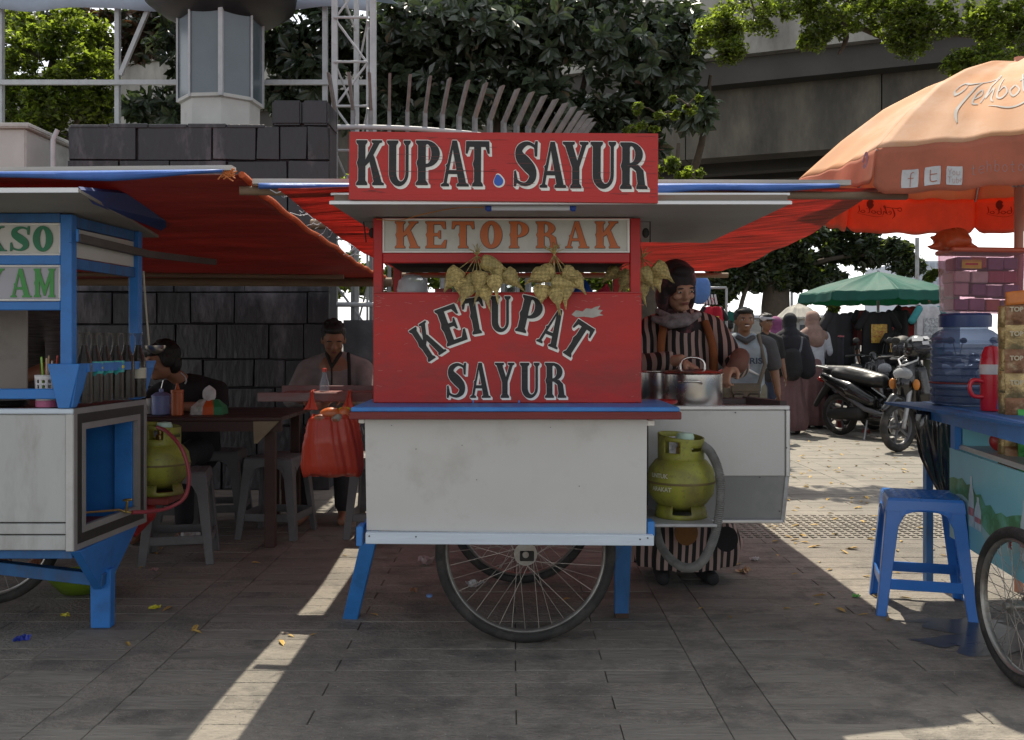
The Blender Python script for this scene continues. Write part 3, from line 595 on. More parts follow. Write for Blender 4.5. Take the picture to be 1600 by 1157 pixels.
# ================================================================ TARPAULINS
def m_tarp(name, col, tcol, tr, weave=90):
    m = M(name, col, .55, .3, 3.5, .5, trans=tr, tcol=tcol, stretch=(.5, 2.2, 1), bscale=14, spec=.3); return m
mt1 = m_tarp('dark_orange_tarp', (.24, .055, .042), (.40, .055, .042), .22)
mt2 = M('red_fibre_tarp', (.42, .075, .05), .55, .55, 5, .9, trans=.42, tcol=(.60, .125, .105), stretch=(.7, 5, 1), bscale=30, spec=.3)
mt_blue = M('blue_tarp', (.06, .16, .50), .5, .2, 5, .2, trans=.1)
m_plank = M('pale_plank', (.52, .50, .46), .75, .2, 8, .2, stretch=(.2, 1, 4), dirt=(.12, .1, .08), dirt_amt=.25)
m_bam = M('bamboo', (.20, .14, .09), .7, .25, 10, .2, stretch=(.3, 1, 1))
def hemmed(o, u, v): return o
t1 = thing('orange_tarpaulin', 'dark orange tarpaulin roof over the table between the two carts', 'tarpaulin', (-2.3, 5, 1.6)); O = (-2.3, 5, 1.6)
def f1(u, v):
    xr = -.95 - .02 * math.sin(v * 9); x = -4.2 + (xr + 4.2) * u; y_ = 3.36 + .15 * (1 - u) + v * 3.9
    sag = -.07 * math.sin(PI * v) * math.sin(PI * min(1, u * 1.02)) - .05 * math.sin(PI * v) * (u ** 6) + .006 * math.sin(u * 31 + v * 5) * math.sin(v * 17) + .009 * math.sin(v * 11 + u * 5)
    return Vector((x, y_, 1.765 - .11 * v + sag))
G(O).grid(f1, 60, 50).done('sheet', mt1, t1, smooth=True, thick=.004)
G(O).tube([f1(1, v) + Vector((.004, 0, .004 * math.sin(v * 60))) for v in np.linspace(0, 1, 60)], .012, 8).done('hem', M('sunlit_orange_hem', (.55, .13, .04), .6, .25, 20, .2, trans=.3), t1, smooth=True)  # brighter than the sheet: sunlight along the edge is put into the colour
pl = lambda a, b, z0, z1, d=.03, yoff=-.04: [(a[0], a[1] + yoff), (b[0], b[1] + yoff), z0, z1, d]
def strip(org, a, b, z0a, z1a, z0b, z1b, d, name, mat, par, y_=0, bev=0):      # long board between two plan points
    a = Vector((*a, 0)); b = Vector((*b, 0)); n_ = Vector((-(b - a).y, (b - a).x, 0)).normalized() * d
    vs = []
    for p, z0, z1 in ((a, z0a, z1a), (b, z0b, z1b)):
        for q in (p, p + n_):
            for z in (z0, z1): vs.append((q.x, q.y, z))
    return G(org).add(vs, [(0, 1, 3, 2), (4, 6, 7, 5), (0, 4, 5, 1), (2, 3, 7, 6), (1, 5, 7, 3), (0, 2, 6, 4)]).done(name, mat, par, bevel=bev)
strip(O, (-4.2, 3.45), (-.965, 3.30), 1.757, 1.778, 1.762, 1.779, .05, 'front_plank', m_plank, t1)
def fold(org, a, b, zt, hs_, par, name='blue_fold', mat=None, dy=-.008):
    g = G(org); a = Vector((*a, 0)); b = Vector((*b, 0)); n = 50; k = len(hs_)
    def fn(u, v):
        h = np.interp(u, np.linspace(0, 1, k), hs_); z = zt(u) - v * h
        p = a.lerp(b, u); return Vector((p.x, p.y + dy - .012 * math.sin(PI * v) - .006 * math.sin(u * 40) * v, z + .004 * math.sin(u * 27) * v))
    g.grid(fn, n, 5); return g.done(name, mat or mt_blue, par, smooth=True, thick=.004)
fold(O, (-4.2, 3.45), (-.99, 3.30), lambda u: 1.757 + .004 * u, [.045, .04, .036, .03, .034, .022, .02, .03, .012], t1)
g = G(O)
for k in range(40):
    p = P(350 + random.uniform(-3, 12), 272 + random.uniform(-4, 4), 3.31); q = p + Vector((random.uniform(-.02, .03), random.uniform(-.01, .01), random.uniform(-.02, .02))); g.tube([p, q], .0022, 4)
g.done('frayed_edge', M('orange_fibre', (.6, .2, .06), .6), t1, kind='stuff')
G(O).tube([(-4.2, 7.2, 1.63), (-.9, 7.2, 1.62)], .035, 10).done('back_pole', m_bam, t1, smooth=True)
for yy in (5.6,): G(O).tube([(-4.1, yy, f1(.1, (yy - 3.4) / 3.75).z - .10), (-1.0, yy + .1, f1(1, (yy - 3.4) / 3.75).z - .085)], .014, 8).done('rafter', m_bam, t1, smooth=True)
t2 = thing('red_tarpaulin', 'bright red fibre tarpaulin roof stretched over and behind the red cart', 'tarpaulin', (.4, 5, 1.6)); O = (.4, 5, 1.6)
def f2(u, v):
    xl, xr = -.81, 1.6; x = xl + (xr - xl) * u; y0 = 3.32 + .80 * max(0, (u - .0)) ** 1.0 * 1.0; y1 = 7.35; y_ = y0 + (y1 - y0) * v
    zf = 1.70 + .135 * u; zb = 1.71
    sag = -.045 * math.sin(PI * v) - .03 * math.sin(PI * u) * math.sin(PI * v) + .008 * math.sin(v * 15 + u * 9) * math.sin(u * 11) + .003 * math.sin(v * 37)
    return Vector((x, y_, zf + (zb - zf) * v + sag))
G(O).grid(f2, 50, 60).done('sheet', mt2, t2, smooth=True, thick=.004)
strip(O, (-.925, 3.42), (1.42, 4.02), 1.735, 1.753, 1.829, 1.850, .05, 'front_plank', m_plank, t2)
fold(O, (-.9, 3.425), (1.36, 4.005), lambda u: 1.735 + .094 * u, [.018, .026, .028, .025, .030, .04, .045, .03, .028, .026, .02], t2)
G(O).tube([(-.98, 3.45, 1.715), (1.7, 4.14, 1.80)], .017, 8).done('front_pole', m_bam, t2, smooth=True)
G(O).tube([(-.86, 7.33, 1.68), (1.65, 7.33, 1.68)], .02, 8).done('back_pole', m_bam, t2, smooth=True)
for yy, xl in ((4.45, -.93),):
    G(O).tube([(xl, yy, f2(.1, (yy - 3.4) / 3.7).z + .055), (-.4, yy - .06, f2(.1, (yy - 3.4) / 3.7).z + .06)], .024, 8).done('cross_pole', m_bam, t2, smooth=True)
g = G(O)
for k in range(26):
    v = random.random() ** 1.2 * .5; p = f2(0, v) + Vector((0, 0, .005)); q = p + Vector((-random.uniform(.02, .07), random.uniform(-.06, .06), random.uniform(-.05, .05))); g.tube([p, (p + q) / 2 + Vector((0, 0, -.01)), q], .0016, 4)
g.done('loose_threads', M('pale_thread', (.5, .5, .55), .6), t2, kind='stuff')
# uprights that hold the tarpaulins
for i, (x, yy, lab) in enumerate(((-1.12, 7.2, 'bamboo upright at the back of the orange tarpaulin by the wall'), (1.62, 7.15, 'bamboo upright holding the far corner of the red tarpaulin'))):
    pass
# ================================================================ RED CART (centre)
m_red = M('red_paint', (.42, .014, .012), .5, .14, 5, .12, dirt=(.16, .03, .025), dirt_amt=.28, dirt_scale=3.5, stretch=(.6, 1, 1.6))
m_reds = M('red_sign_paint', (.46, .02, .016), .5, .12, 5, .25, dirt=(.22, .05, .04), dirt_amt=.2, dirt_scale=5, stretch=(.15, 1, 2.5))
m_redd = M('worn_red_timber', (.17, .022, .018), .6, .25, 8, .25, stretch=(.2, 1, 3), dirt=(.07, .03, .03), dirt_amt=.4)
m_blue = M('blue_paint', (.035, .19, .52), .42, .16, 7, .12, dirt=(.03, .06, .12), dirt_amt=.25, dirt_scale=6)
m_blued = M('worn_blue_timber', (.03, .13, .33), .6, .25, 10, .25, dirt=(.08, .07, .06), dirt_amt=.35, dirt_scale=8, stretch=(1, 1, .4))
m_wp = M('scuffed_white_laminate', (.535, .53, .51), .38, .06, 1.2, .10, dirt=(.30, .28, .25), dirt_amt=.33, dirt_scale=2.6, blot=(.505, .495, .47), blot_scale=2.5)
m_trim = M('pale_blue_trim', (.58, .66, .74), .5, .08, 12, .12, dirt=(.25, .3, .4), dirt_amt=.15, dirt_scale=14, stretch=(.2, 1, 3))
m_alu = M('aluminium', (.55, .55, .55), .35, .1, 6, .05, metal=.7, dirt=(.3, .29, .27), dirt_amt=.2)
m_black = M('black_sign_paint', (.009, .009, .010), .5, .3, 20, .15, dirt=(.10, .02, .02), dirt_amt=.10, dirt_scale=9, stretch=(.08, 1, 3))
m_wlet = M('white_sign_paint', (.80, .78, .73), .55, .08, 15, .05, dirt=(.4, .2, .2), dirt_amt=.12, dirt_scale=12)
m_rub = M('tyre_rubber', (.022, .021, .020), .75, .3, 30, .3, dirt=(.09, .08, .07), dirt_amt=.45, dirt_scale=8)
m_rim = M('dull_rim_steel', (.32, .31, .29), .35, .25, 20, .1, metal=.7, dirt=(.14, .09, .05), dirt_amt=.4, dirt_scale=10)
m_spk = M('spoke_steel', (.34, .31, .28), .4, .2, 30, 0, metal=.5)
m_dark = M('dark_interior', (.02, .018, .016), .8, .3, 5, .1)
m_steel = M('stainless_steel', (.60, .59, .57), .27, .08, 4, .02, metal=1)
m_screw = M('screw_head', (.05, .05, .05), .5)
spoke_me = {}
def wheel(parent, c, r, tr, n=36, rot=None, lean=0, org=(0, 0, 0), axis_rot=0, hubr=.03):
    """spoked wheel as a part: tyre, rim, hub and every spoke are sub-parts; built in the x-z plane"""
    w = bpy.data.objects.new('wheel', None); COL.objects.link(w); w.parent = parent; w.location = Vector(c) - Vector(org); w.rotation_euler = (0, 0, axis_rot)
    G().torus((0, 0, 0), r - tr, tr, n=96, m=14, sx=.95).done('tyre', m_rub, w, smooth=True)
    g = G(); g.torus((0, 0, 0), r - tr * 2.1, .009, n=96, m=8, sx=1.6); g.done('rim', m_rim, w, smooth=True)
    g = G(); g.lathe([(.012, -.05), (.012, -.035), (hubr, -.034), (hubr, -.028), (.016, -.026), (.016, .026), (hubr, .028), (hubr, .034), (.012, .035), (.012, .05)], (0, 0, 0), 24, 'y'); g.lathe([(hubr * 1.5, -.037), (hubr * 1.5, -.031), (.01, -.03)], (0, 0, 0), 24, 'y'); g.done('hub', m_rim, w, smooth=30)
    key = (round(r, 3))
    if key not in spoke_me:
        L = r - tr * 2.1; a = G().tube([(0, 0, hubr * .9), (0, 0, L)], .0013, 5).mesh('spoke'); a.materials.append(m_spk); spoke_me[key] = a
    L = r - tr * 2.1
    for k in range(n):
        th = 2 * PI * k / n; side = .03 if k % 2 else -.03; cr = (1 if (k // 2) % 2 else -1) * R(62); h = Vector((math.sin(th + cr) * hubr, side, math.cos(th + cr) * hubr)); e = Vector((math.sin(th) * L, 0, math.cos(th) * L))
        d = e - h; q = Vector((0, 0, 1)).rotation_difference(d.normalized()); o = link('spoke', spoke_me[key], None, w)
        sc_ = d.length / (L - hubr * .9); o.matrix_basis = Matrix.Translation(h - d.normalized() * hubr * .9 * sc_) @ q.to_matrix().to_4x4() @ Matrix.Diagonal((1, 1, sc_, 1))
    return w
cart = thing('food_cart', 'red and white wooden food cart lettered KUPAT SAYUR, on big spoked wheels', 'food cart', (0, 3.9, 0)); O = (0, 3.9, 0)
def bx(name, x0, x1, y0, y1, z0, z1, mat, par=None, bev=.003, org=None): return G(org or O).box(x0, x1, y0, y1, z0, z1).done(name, mat, par or cart, bevel=bev)
Ya, Yb = 3.55, 3.75
# white front panel (slightly out of square)
zt = Z_(655, Ya); zb = Z_(831, Ya)
G(O).add([(X_(573, Ya), Ya, Z_(829, Ya)), (X_(1010, Ya), Ya, Z_(836, Ya)), (X_(1011, Ya), Ya, Z_(655, Ya)), (X_(570, Ya), Ya, Z_(655, Ya)), (X_(573, Ya), Ya + .015, Z_(829, Ya)), (X_(1010, Ya), Ya + .015, Z_(836, Ya)), (X_(1011, Ya), Ya + .015, Z_(655, Ya)), (X_(570, Ya), Ya + .015, Z_(655, Ya))], [(0, 1, 2, 3), (7, 6, 5, 4), (0, 4, 5, 1), (1, 5, 6, 2), (2, 6, 7, 3), (3, 7, 4, 0)]).done('front_panel', m_wp, cart)
# bottom trim
G(O).add([(X_(572, 3.53), y, z) for y in (3.515, 3.548) for z in (Z_(849, 3.53), Z_(831.5, 3.53))] + [(X_(1021, 3.53), y, z) for y in (3.515, 3.548) for z in (Z_(852, 3.53), Z_(836, 3.53))], [(0, 1, 3, 2), (4, 6, 7, 5), (0, 4, 5, 1), (2, 3, 7, 6), (1, 5, 7, 3), (0, 2, 6, 4)]).done('bottom_trim', m_trim, cart, bevel=.002)
bx('corner_bracket', X_(561, 3.6), X_(571, 3.6), 3.53, 3.62, Z_(848, 3.6), Z_(818, 3.6), m_blue)
bx('corner_bracket', X_(1010.5, 3.57), X_(1022, 3.57), 3.55, 3.62, Z_(835, 3.6), Z_(812, 3.6), m_blue)
bx('batten', X_(1011, Ya), X_(1023, Ya), Ya + .001, Ya + .02, Z_(666, Ya), Z_(657, Ya), m_wlet)
bx('batten', X_(560, Ya), X_(569.5, Ya), Ya + .001, Ya + .02, Z_(662, Ya), Z_(655, Ya), m_wlet)
# chassis behind the panel
bx('side_panel', X_(570, Ya) + .004, X_(570, Ya) + .02, 3.567, 4.45, Z_(835, Ya), Z_(657, Ya), m_blue)
bx('side_panel', X_(1010, Ya) - .02, X_(1010, Ya) - .004, 3.567, 4.45, Z_(835, Ya), Z_(657, Ya), m_wp)
bx('floor_board', -.515, .475, 3.96, 4.45, .50, .52, m_redd)
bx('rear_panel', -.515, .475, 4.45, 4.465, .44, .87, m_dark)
for yy in (3.90, 4.40): bx('chassis_rail', -.54, .50, yy, yy + .045, .45, .50, m_blued)
bx('axle_beam', .03, .085, 3.70, 4.72, .325, .365, m_dark)
for x in (-.3, .28): bx('cross_rail', x, x + .04, 3.95, 4.40, .455, .495, m_redd)
G(O).bar((.30, 4.1, .46), (.40, 4.35, .33), .05, .03).done('brace', m_redd, cart)
# counter slab: red front edge, blue top
Ys = 3.49
bx('counter', X_(545, Ys), X_(1065, Ys), Ys, 4.0, Z_(656, Ys), Z_(644, Ys), m_redd)
g = G(O)
def ctop(u, v): x = X_(545, Ys) + (X_(1065, Ys) - X_(545, Ys)) * u; return Vector((x + .012 * v * (1 if u < .5 else -1), Ys + .003 + .5 * v, Z_(643.7, Ys) + .013 + .0015 * math.sin(u * 30)))
z0 = Z_(644, Ys) + .0005
G(O).box(X_(548, Ys), X_(1062, Ys), Ys + .002, 3.99, z0, z0 + .016).done('blue_counter_top', m_blue, cart, bevel=.003)
# uprights and boards of the red superstructure
xl, xr = X_(583, Yb), X_(1001, Yb)
zroof = 1.655
bx('post', xl, xl + .036, Yb, Yb + .04, z0 + .017, zroof, m_red); bx('post', xr - .04, xr, Yb, Yb + .04, z0 + .017, zroof, m_red)
bx('post', xl, xl + .036, 4.38, 4.42, .93, zroof, m_red); bx('post', xr - .04, xr, 4.38, 4.42, .93, zroof, m_red)
bx('top_beam', xl + .037, xr - .041, Yb + .002, Yb + .038, Z_(341, Yb), zroof - .002, m_red)
bx('middle_beam', xl + .037, xr - .041, Yb + .002, Yb + .038, Z_(411, Yb), Z_(395.5, Yb), m_red)
bx('top_beam', xl + .037, xr - .041, 4.382, 4.418, Z_(345, 4.4), zroof - .002, m_redd)
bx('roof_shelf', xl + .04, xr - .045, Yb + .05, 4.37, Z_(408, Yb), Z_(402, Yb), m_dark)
kb = bx('name_board', xl + .037, xr - .041, Yb + .010, Yb + .022, Z_(395, Yb), Z_(341.5, Yb), M('cream_board', (.52, .51, .46), .5, .08, 4, .05, dirt=(.3, .28, .22), dirt_amt=.25), bev=0)
for a in ((597, 982, 341.5, 344), (597, 982, 392.5, 395)): bx('bead', X_(a[0] + .5, Yb), X_(a[1] + 2, Yb), Yb + .003, Yb + .0095, Z_(a[3], Yb), Z_(a[2], Yb), m_wlet, bev=.001)
bx('bead', X_(597.5, Yb), X_(600, Yb), Yb + .003, Yb + .0095, Z_(392.3, Yb), Z_(344.2, Yb), m_wlet, bev=.001)
bx('bead', X_(980.5, Yb), X_(984, Yb), Yb + .003, Yb + .0095, Z_(392.3, Yb), Z_(344.2, Yb), m_wlet, bev=.001)
m_orl = M('orange_letter_paint', (.52, .13, .03), .5, .1, 12, .05); m_dkl = M('dark_outline_paint', (.03, .02, .018), .5, .1)
yk = Yb + .0098
kk = row('KETOPRAK', X_(617, yk), X_(968, yk), Z_(388, yk), .040 * 2.5 * 0 + (Z_(346.5, yk) - Z_(388, yk)), .22)
letters(kb, [(c, x, z, w, h, 0) for c, x, z, w, h, a in kk], m_orl, m_dkl, yk, grow=.012, sh=(.01, -.01), org=O)
# red lettered front board
zpb, zpt = z0 + .017, Z_(458, 3.735)
rb = bx('front_board', X_(583.5, 3.735), X_(1002, 3.735), 3.728, 3.748, zpb, zpt, m_red)
bx('board_edge', X_(583.5, 3.735), X_(1002, 3.735), 3.7275, 3.7495, zpt + .0003, zpt + .003, M('worn_red_edge', (.40, .06, .06), .6, .3, 20), bev=0)
yl = 3.7275
def lp(px_, py_, bw, bh, ang):      # letter by its centre in the photograph's board, base = centre - h/2 rotated
    cx, cz = X_(px_, yl), Z_(py_, yl); w, h = bw / F * yl, bh / F * yl; a = R(ang)
    return cx + math.sin(a) * h / 2, cz - math.cos(a) * h / 2, w, h, a
arc = [('K', 668, 533, 34, 58, 33), ('E', 705, 508, 36, 60, 20), ('T', 741, 494, 34, 57, 10), ('U', 783, 491, 36, 56, 0), ('P', 829, 493, 38, 58, -13), ('A', 865, 512, 37, 60, -22), ('T', 901, 531, 33, 58, -33)]
its = []
for ch, a, b, w, h, an in arc: x, z, ww, hh, aa = lp(a, b, w, h, an); its.append((ch, x, z, ww, hh, aa))
letters(rb, its, m_black, m_wlet, yl, grow=.022, sh=(.072, -.05), org=O)
# letters() scales width and height apart, so its outline stays even enough at this size
its = []
for ch, a, w in (('S', 713, 34), ('A', 750.5, 33), ('Y', 788.5, 32), ('U', 829, 34), ('R', 868, 34)): its.append((ch, X_(a, yl), Z_(622, yl), w / F * yl, 55 / F * yl, 0))
letters(rb, its, m_black, m_wlet, yl, grow=.022, sh=(.07, -.045), org=O)
# bare scuffed patch right of the arc, drips, scratches
m_scuff = M('bare_primer', (.42, .40, .36), .8, .2, 20, .2)
sc = [(893, 492), (900, 485), (910, 487), (916, 482), (924, 483), (930, 480), (938, 478), (934, 484), (942, 485), (937, 490), (943, 493), (936, 494), (926, 497), (912, 495), (900, 496)]
G(O).add([(X_(a, yl), yl - .0012, Z_(b, yl)) for a, b in sc], [tuple(range(len(sc)))[::-1]]).done('scuff', m_scuff, rb, fixn=False)
g = G(O)
for k in range(70):
    a = random.uniform(590, 995); b = random.choice([random.uniform(462, 480), random.uniform(462, 625)]); L = random.uniform(1, 9); th = random.uniform(-.5, .5)
    if random.random() < .25: a = random.choice([random.uniform(585, 592), random.uniform(992, 1000)])
    p = [(a, b), (a + L * math.cos(th), b + L * math.sin(th)), (a + L * math.cos(th), b + L * math.sin(th) + .6), (a, b + .6)]
    g.add([(X_(u, yl), yl - .0006, Z_(v, yl)) for u, v in p], [(0, 1, 2, 3)])
g.done('scratches', M('scratch_pink', (.5, .15, .13), .7), rb, kind='stuff')
G(O).box(X_(738.5, yl), X_(740.5, yl), yl - .001, yl, Z_(631, yl), Z_(619, yl)).done('paint_drip', m_blue, rb)
G(O).box(X_(810, yl), X_(812, yl), yl - .001, yl, Z_(631, yl), Z_(626, yl)).done('paint_drip', m_blue, rb)
g = G(O)
for a, b in ((996, 628), (999, 463), (588, 463), (588, 628)): g.lathe([(.0025, 0), (.0025, -.002)], (X_(a, yl), yl, Z_(b, yl)), 8, 'y')
for a, b in ((722, 696), (650, 702), (745, 750), (860, 668), (612, 665), (905, 760)): g.lathe([(.0018, 0), (.0018, -.002)], (X_(a, Ya), Ya, Z_(b, Ya)), 8, 'y')
for a, b in ((650, 839), (1000, 843), (577, 838), (1012, 841)): g.lathe([(.003, 0), (.003, -.002)], (X_(a, 3.515), 3.515, Z_(b, 3.515)), 8, 'y')
g.done('nail_heads', m_screw, cart, kind='stuff')
# metal roof with a grey underside
m_soff = M('grey_soffit', (.30, .30, .285), .6, .1, 4, .06, dirt=(.15, .14, .13), dirt_amt=.25)
Yr = 3.40; xa, xb = X_(516, Yr), X_(1236, Yr); zr = Z_(318.5, Yr)
G(O).add([(xa, Yr, zr), (xb, Yr, zr), (xb - .02, 4.75, zr - .0), (xa + .04, 4.55, zr - .0), (xa, Yr, zr + .012), (xb, Yr, zr + .012), (xb - .02, 4.75, zr + .012), (xa + .04, 4.55, zr + .012)], [(0, 1, 2, 3), (7, 6, 5, 4), (0, 4, 5, 1), (1, 5, 6, 2), (2, 6, 7, 3), (3, 7, 4, 0)]).done('roof', m_soff, cart)
bx('roof_edge', xa - .002, xb + .002, Yr - .006, Yr - .001, zr - .003, zr + .008, m_alu, bev=0)
bx('roof_edge', xa - .002, xb + .002, Yr + .02, Yr + .028, Z_(302, Yr) - .004, Z_(302, Yr) + .004, m_alu, bev=0)
bx('roof_beam', xa + .012, xb - .01, Yr + .008, Yr + .040, zr + .0125, Z_(302, Yr) - .0045, M('raw_timber', (.20, .165, .13), .8, .25, 9, .3, stretch=(.15, 1, 2)), bev=0)
for x in (xa + .03, xb - .06): bx('roof_beam', x, x + .04, Yr + .05, 4.5, zr + .013, zr + .045, m_redd)
# top sign board, leaning a hair
Yk = 3.375
A4 = [(545, 312), (1028, 317.5), (1028.5, 209), (546, 206)]
g = G(O); f_ = [(X_(a, Yk), Yk, Z_(b, Yk)) for a, b in A4]; k_ = [(p[0], Yk + .018, p[2]) for p in f_]
g.add(f_ + k_, [(0, 1, 2, 3), (7, 6, 5, 4), (0, 4, 5, 1), (1, 5, 6, 2), (2, 6, 7, 3), (3, 7, 4, 0)]); sb = g.done('sign_board', m_reds, cart)
ysn = Yk
def kp(ch, x0, x1, y0, y1): return (ch, (X_(x0, ysn) + X_(x1, ysn)) / 2, Z_(y1, ysn), X_(x1, ysn) - X_(x0, ysn), Z_(y0, ysn) - Z_(y1, ysn), -.006)
its = [kp('K', 556, 600, 219.5, 290), kp('U', 604, 645, 220, 291), kp('P', 649, 690, 220, 290), kp('A', 688, 733, 220, 292), kp('T', 727, 765, 221, 292),
       kp('S', 800, 842, 221, 292), kp('A', 842, 885, 222, 294), kp('Y', 878, 920, 222, 295), kp('U', 922, 966, 222, 295), kp('R', 968, 1012, 223, 296)]
letters(sb, its, m_black, m_wlet, ysn - .0002, grow=.016, sh=(.07, -.05), org=O, proud=.0012)
def ball(r, mat, d, dx=0, dz=0):
    c = (X_(779, ysn) + dx, Z_(284, ysn) + dz); pts = []
    for k in range(24):
        a = 2 * PI * k / 24; rr = r * (1 + (.45 * max(0, math.cos(a)) ** 8)); pts.append((c[0] + rr * math.sin(a) - .004 * max(0, math.cos(a)) ** 6, ysn - d, c[1] + rr * math.cos(a)))
    G(O).add(pts, [tuple(range(24))]).done('painted_dot', mat, sb, fixn=False)
ball(.0205, m_wlet, .0012, .002, -.001); ball(.0165, M('blue_dot_paint', (.02, .10, .45), .45, .1), .0026, 0, .0006)
g = G(O)
for k in range(60):
    a = random.uniform(550, 1020); b = random.uniform(212, 308); L = random.uniform(6, 45)
    if k < 6: a, b, L = random.uniform(560, 900), 267 + a * .0 + random.uniform(-1, 2), 60
    p = [(a, b), (a + L, b + L * .01), (a + L, b + L * .01 + .5), (a, b + .45)]
    g.add([(X_(u, ysn), ysn - .003, Z_(v, ysn)) for u, v in p], [(0, 1, 2, 3)])
g.done('grain_cracks', M('crack_tone', (.20, .06, .055), .8), sb, kind='stuff')
# side brackets and legs
G(O).bar((X_(586, 3.86), 3.86, .47), (X_(547, 4.06), 4.08, .0), .062, .05, up=(0, 1, 0)).done('leg', m_blue, cart, bevel=.003)
G(O).bar((X_(975, 4.0), 4.02, .47), (X_(971, 4.08), 4.09, .02), .075, .05, up=(0, 1, 0), w1=.058).done('leg', m_blued, cart, bevel=.003)
bx('leg_foot', X_(961, 4.08), X_(982, 4.08), 4.062, 4.115, 0, .022, M('rusty_foot', (.06, .035, .025), .8, .3, 12, .3))
G(O).bar((.44, 4.13, .46), (.30, 4.30, .30), .05, .02, up=(0, 1, 0)).done('brace', m_blue, cart)
for x in (xl - .02, xr + .012):
    g = G(O); g.tube([(x - .01, Yb + .02, Z_(378, Yb)), (x - .02, Yb + .02, Z_(346, Yb)), (x + .028, Yb + .02, Z_(346, Yb)), (x + .028, Yb + .02, Z_(378, Yb))], .003, 6); g.ell((x + .012, Yb + .03, Z_(363, Yb)), (.014, .012, .02)); g.done('catch', m_dark, cart, smooth=True)
wheel(cart, (X_(821, 3.75), 3.74, .352), .352, .021, org=O)
wheel(cart, (X_(815, 4.62), 4.66, .352), .352, .021, org=O, axis_rot=.03)
# plank shelf on the left side
for nm, x0, x1, y0, y1, z0_, z1_ in (('side_shelf', 402, 583, 4.42, 4.45, 628, 614), ('side_shelf', 440, 583, 4.60, 4.63, 626, 603)):
    bx(nm, X_(x0, y0), X_(583, 4.42), y0, y1, Z_(z0_, y0), Z_(z1_, y0), M('weathered_red_plank', (.15, .05, .045), .75, .25, 5, .25, dirt=(.17, .16, .165), dirt_amt=.75, dirt_scale=4, stretch=(.5, 1, 2.5)))
bx('side_shelf_top', X_(442, 4.45), X_(583, 4.42), 4.451, 4.599, Z_(618, 4.45), Z_(613, 4.45), m_redd)
G(O).box(-.60, -.545, 4.44, 4.62, Z_(628, 4.45), Z_(618, 4.45) - .001).done('side_shelf_bracket', m_redd, cart)
# right-hand wing: white box, grey lower skirt, dark timber top
Yw = 4.0
g = G(O); g.add([(X_(1012, Yw), Yw, Z_(815, Yw)), (X_(1223, Yw), Yw, Z_(816, Yw)), (X_(1231, Yw), Yw + .004, Z_(744, Yw)), (X_(1012, Yw), Yw, Z_(744, Yw))], [(0, 1, 2, 3)]); g.done('skirt', M('grey_skirt', (.20, .20, .195), .6, .12, 3, .15, dirt=(.3, .29, .27), dirt_amt=.3), cart, thick=.008)
bx('wing_panel', X_(1012, Yw), X_(1226, Yw), Yw - .007, Yw, Z_(744, Yw), Z_(641, Yw), m_wp)
bx('wing_cap', X_(1012, Yw), X_(1233, Yw), Yw - .014, Yw + .01, Z_(640.7, Yw), Z_(634, Yw), m_alu)
bx('corner_strip', X_(1226.3, Yw), X_(1233.5, Yw), Yw - .013, Yw + .006, Z_(745, Yw), Z_(641, Yw), m_alu)
G(O).bar((X_(1229.5, Yw), Yw - .003, Z_(745, Yw)), (X_(1222, Yw), Yw - .003, Z_(816, Yw)), .016, .012, up=(0, 1, 0)).done('corner_strip', m_gmet, cart)
bx('skirt_lip', X_(1012, Yw), X_(1221, Yw), Yw - .03, Yw - .006, Z_(816, Yw), Z_(811, Yw), m_alu)
bx('wing_side', X_(1226, Yw), X_(1226, Yw) + .012, Yw + .012, 4.42, Z_(742, Yw), Z_(641, Yw), m_wp)
bx('wing_top', .50, X_(1230, Yw), Yw + .012, 4.42, Z_(640, Yw) - .02, Z_(640, Yw) + .003, m_steel)
bx('rear_ledge', X_(1121, 4.36), X_(1180, 4.36), 4.34, 4.40, Z_(627, 4.36) - .012, Z_(622, 4.36), M('dark_brown_timber', (.05, .03, .03), .6, .2, 8, .2))
G(O).bar((X_(1165, 4.37), 4.37, Z_(625, 4.37)), (X_(1226, 4.1), 4.12, Z_(633, 4.1)), .035, .03).done('rear_ledge', M('dark_brown_timber', (.05, .03, .03)), cart)
bx('wing_rear', .50, X_(1222, 4.42), 4.42, 4.432, .42, .87, m_dark)
bx('gas_shelf', X_(1012, 3.75), X_(1110, 3.75), 3.62, Yw - .031, Z_(812, 3.75) - .006, Z_(812, 3.75) + .006, m_gmet)
for a, b in ((1149, 645), (1187, 746), (1229, 700), (1218, 799)): G(O).lathe([(.003, 0), (.003, -.003)], (X_(a, Yw - .014), Yw - .014, Z_(b, Yw - .014)), 8, 'y').done('screw', m_screw, cart)
# tube lamp under the roof edge, with its wire
lt = thing('tube_lamp', 'white tube lamp with blue end caps under the roof of the red cart', 'lamp', (X_(829, 3.47), 3.47, Z_(324, 3.47))); O2 = lt.location.copy()
G(O2).lathe([(.0105, X_(768, 3.47)), (.0105, X_(890, 3.47))], (0, 3.47, Z_(325, 3.47)), 16, 'x').done('tube', M('lamp_tube', (.62, .66, .72), .25, .04), lt, smooth=30)
for a, b in ((758, 768), (890, 900)): G(O2).lathe([(.008, X_(a, 3.47)), (.0135, X_(a, 3.47) + .008), (.0135, X_(b, 3.47) - .003), (.009, X_(b, 3.47))], (0, 3.47, Z_(325, 3.47)), 16, 'x').done('end_cap', M('blue_plastic', (.02, .07, .35), .35), lt, smooth=30)
G(O2).box(X_(765, 3.47), X_(893, 3.47), 3.462, 3.478, Z_(320, 3.47), Z_(318.8, 3.47) + .001).done('fixture', m_wmet, lt)
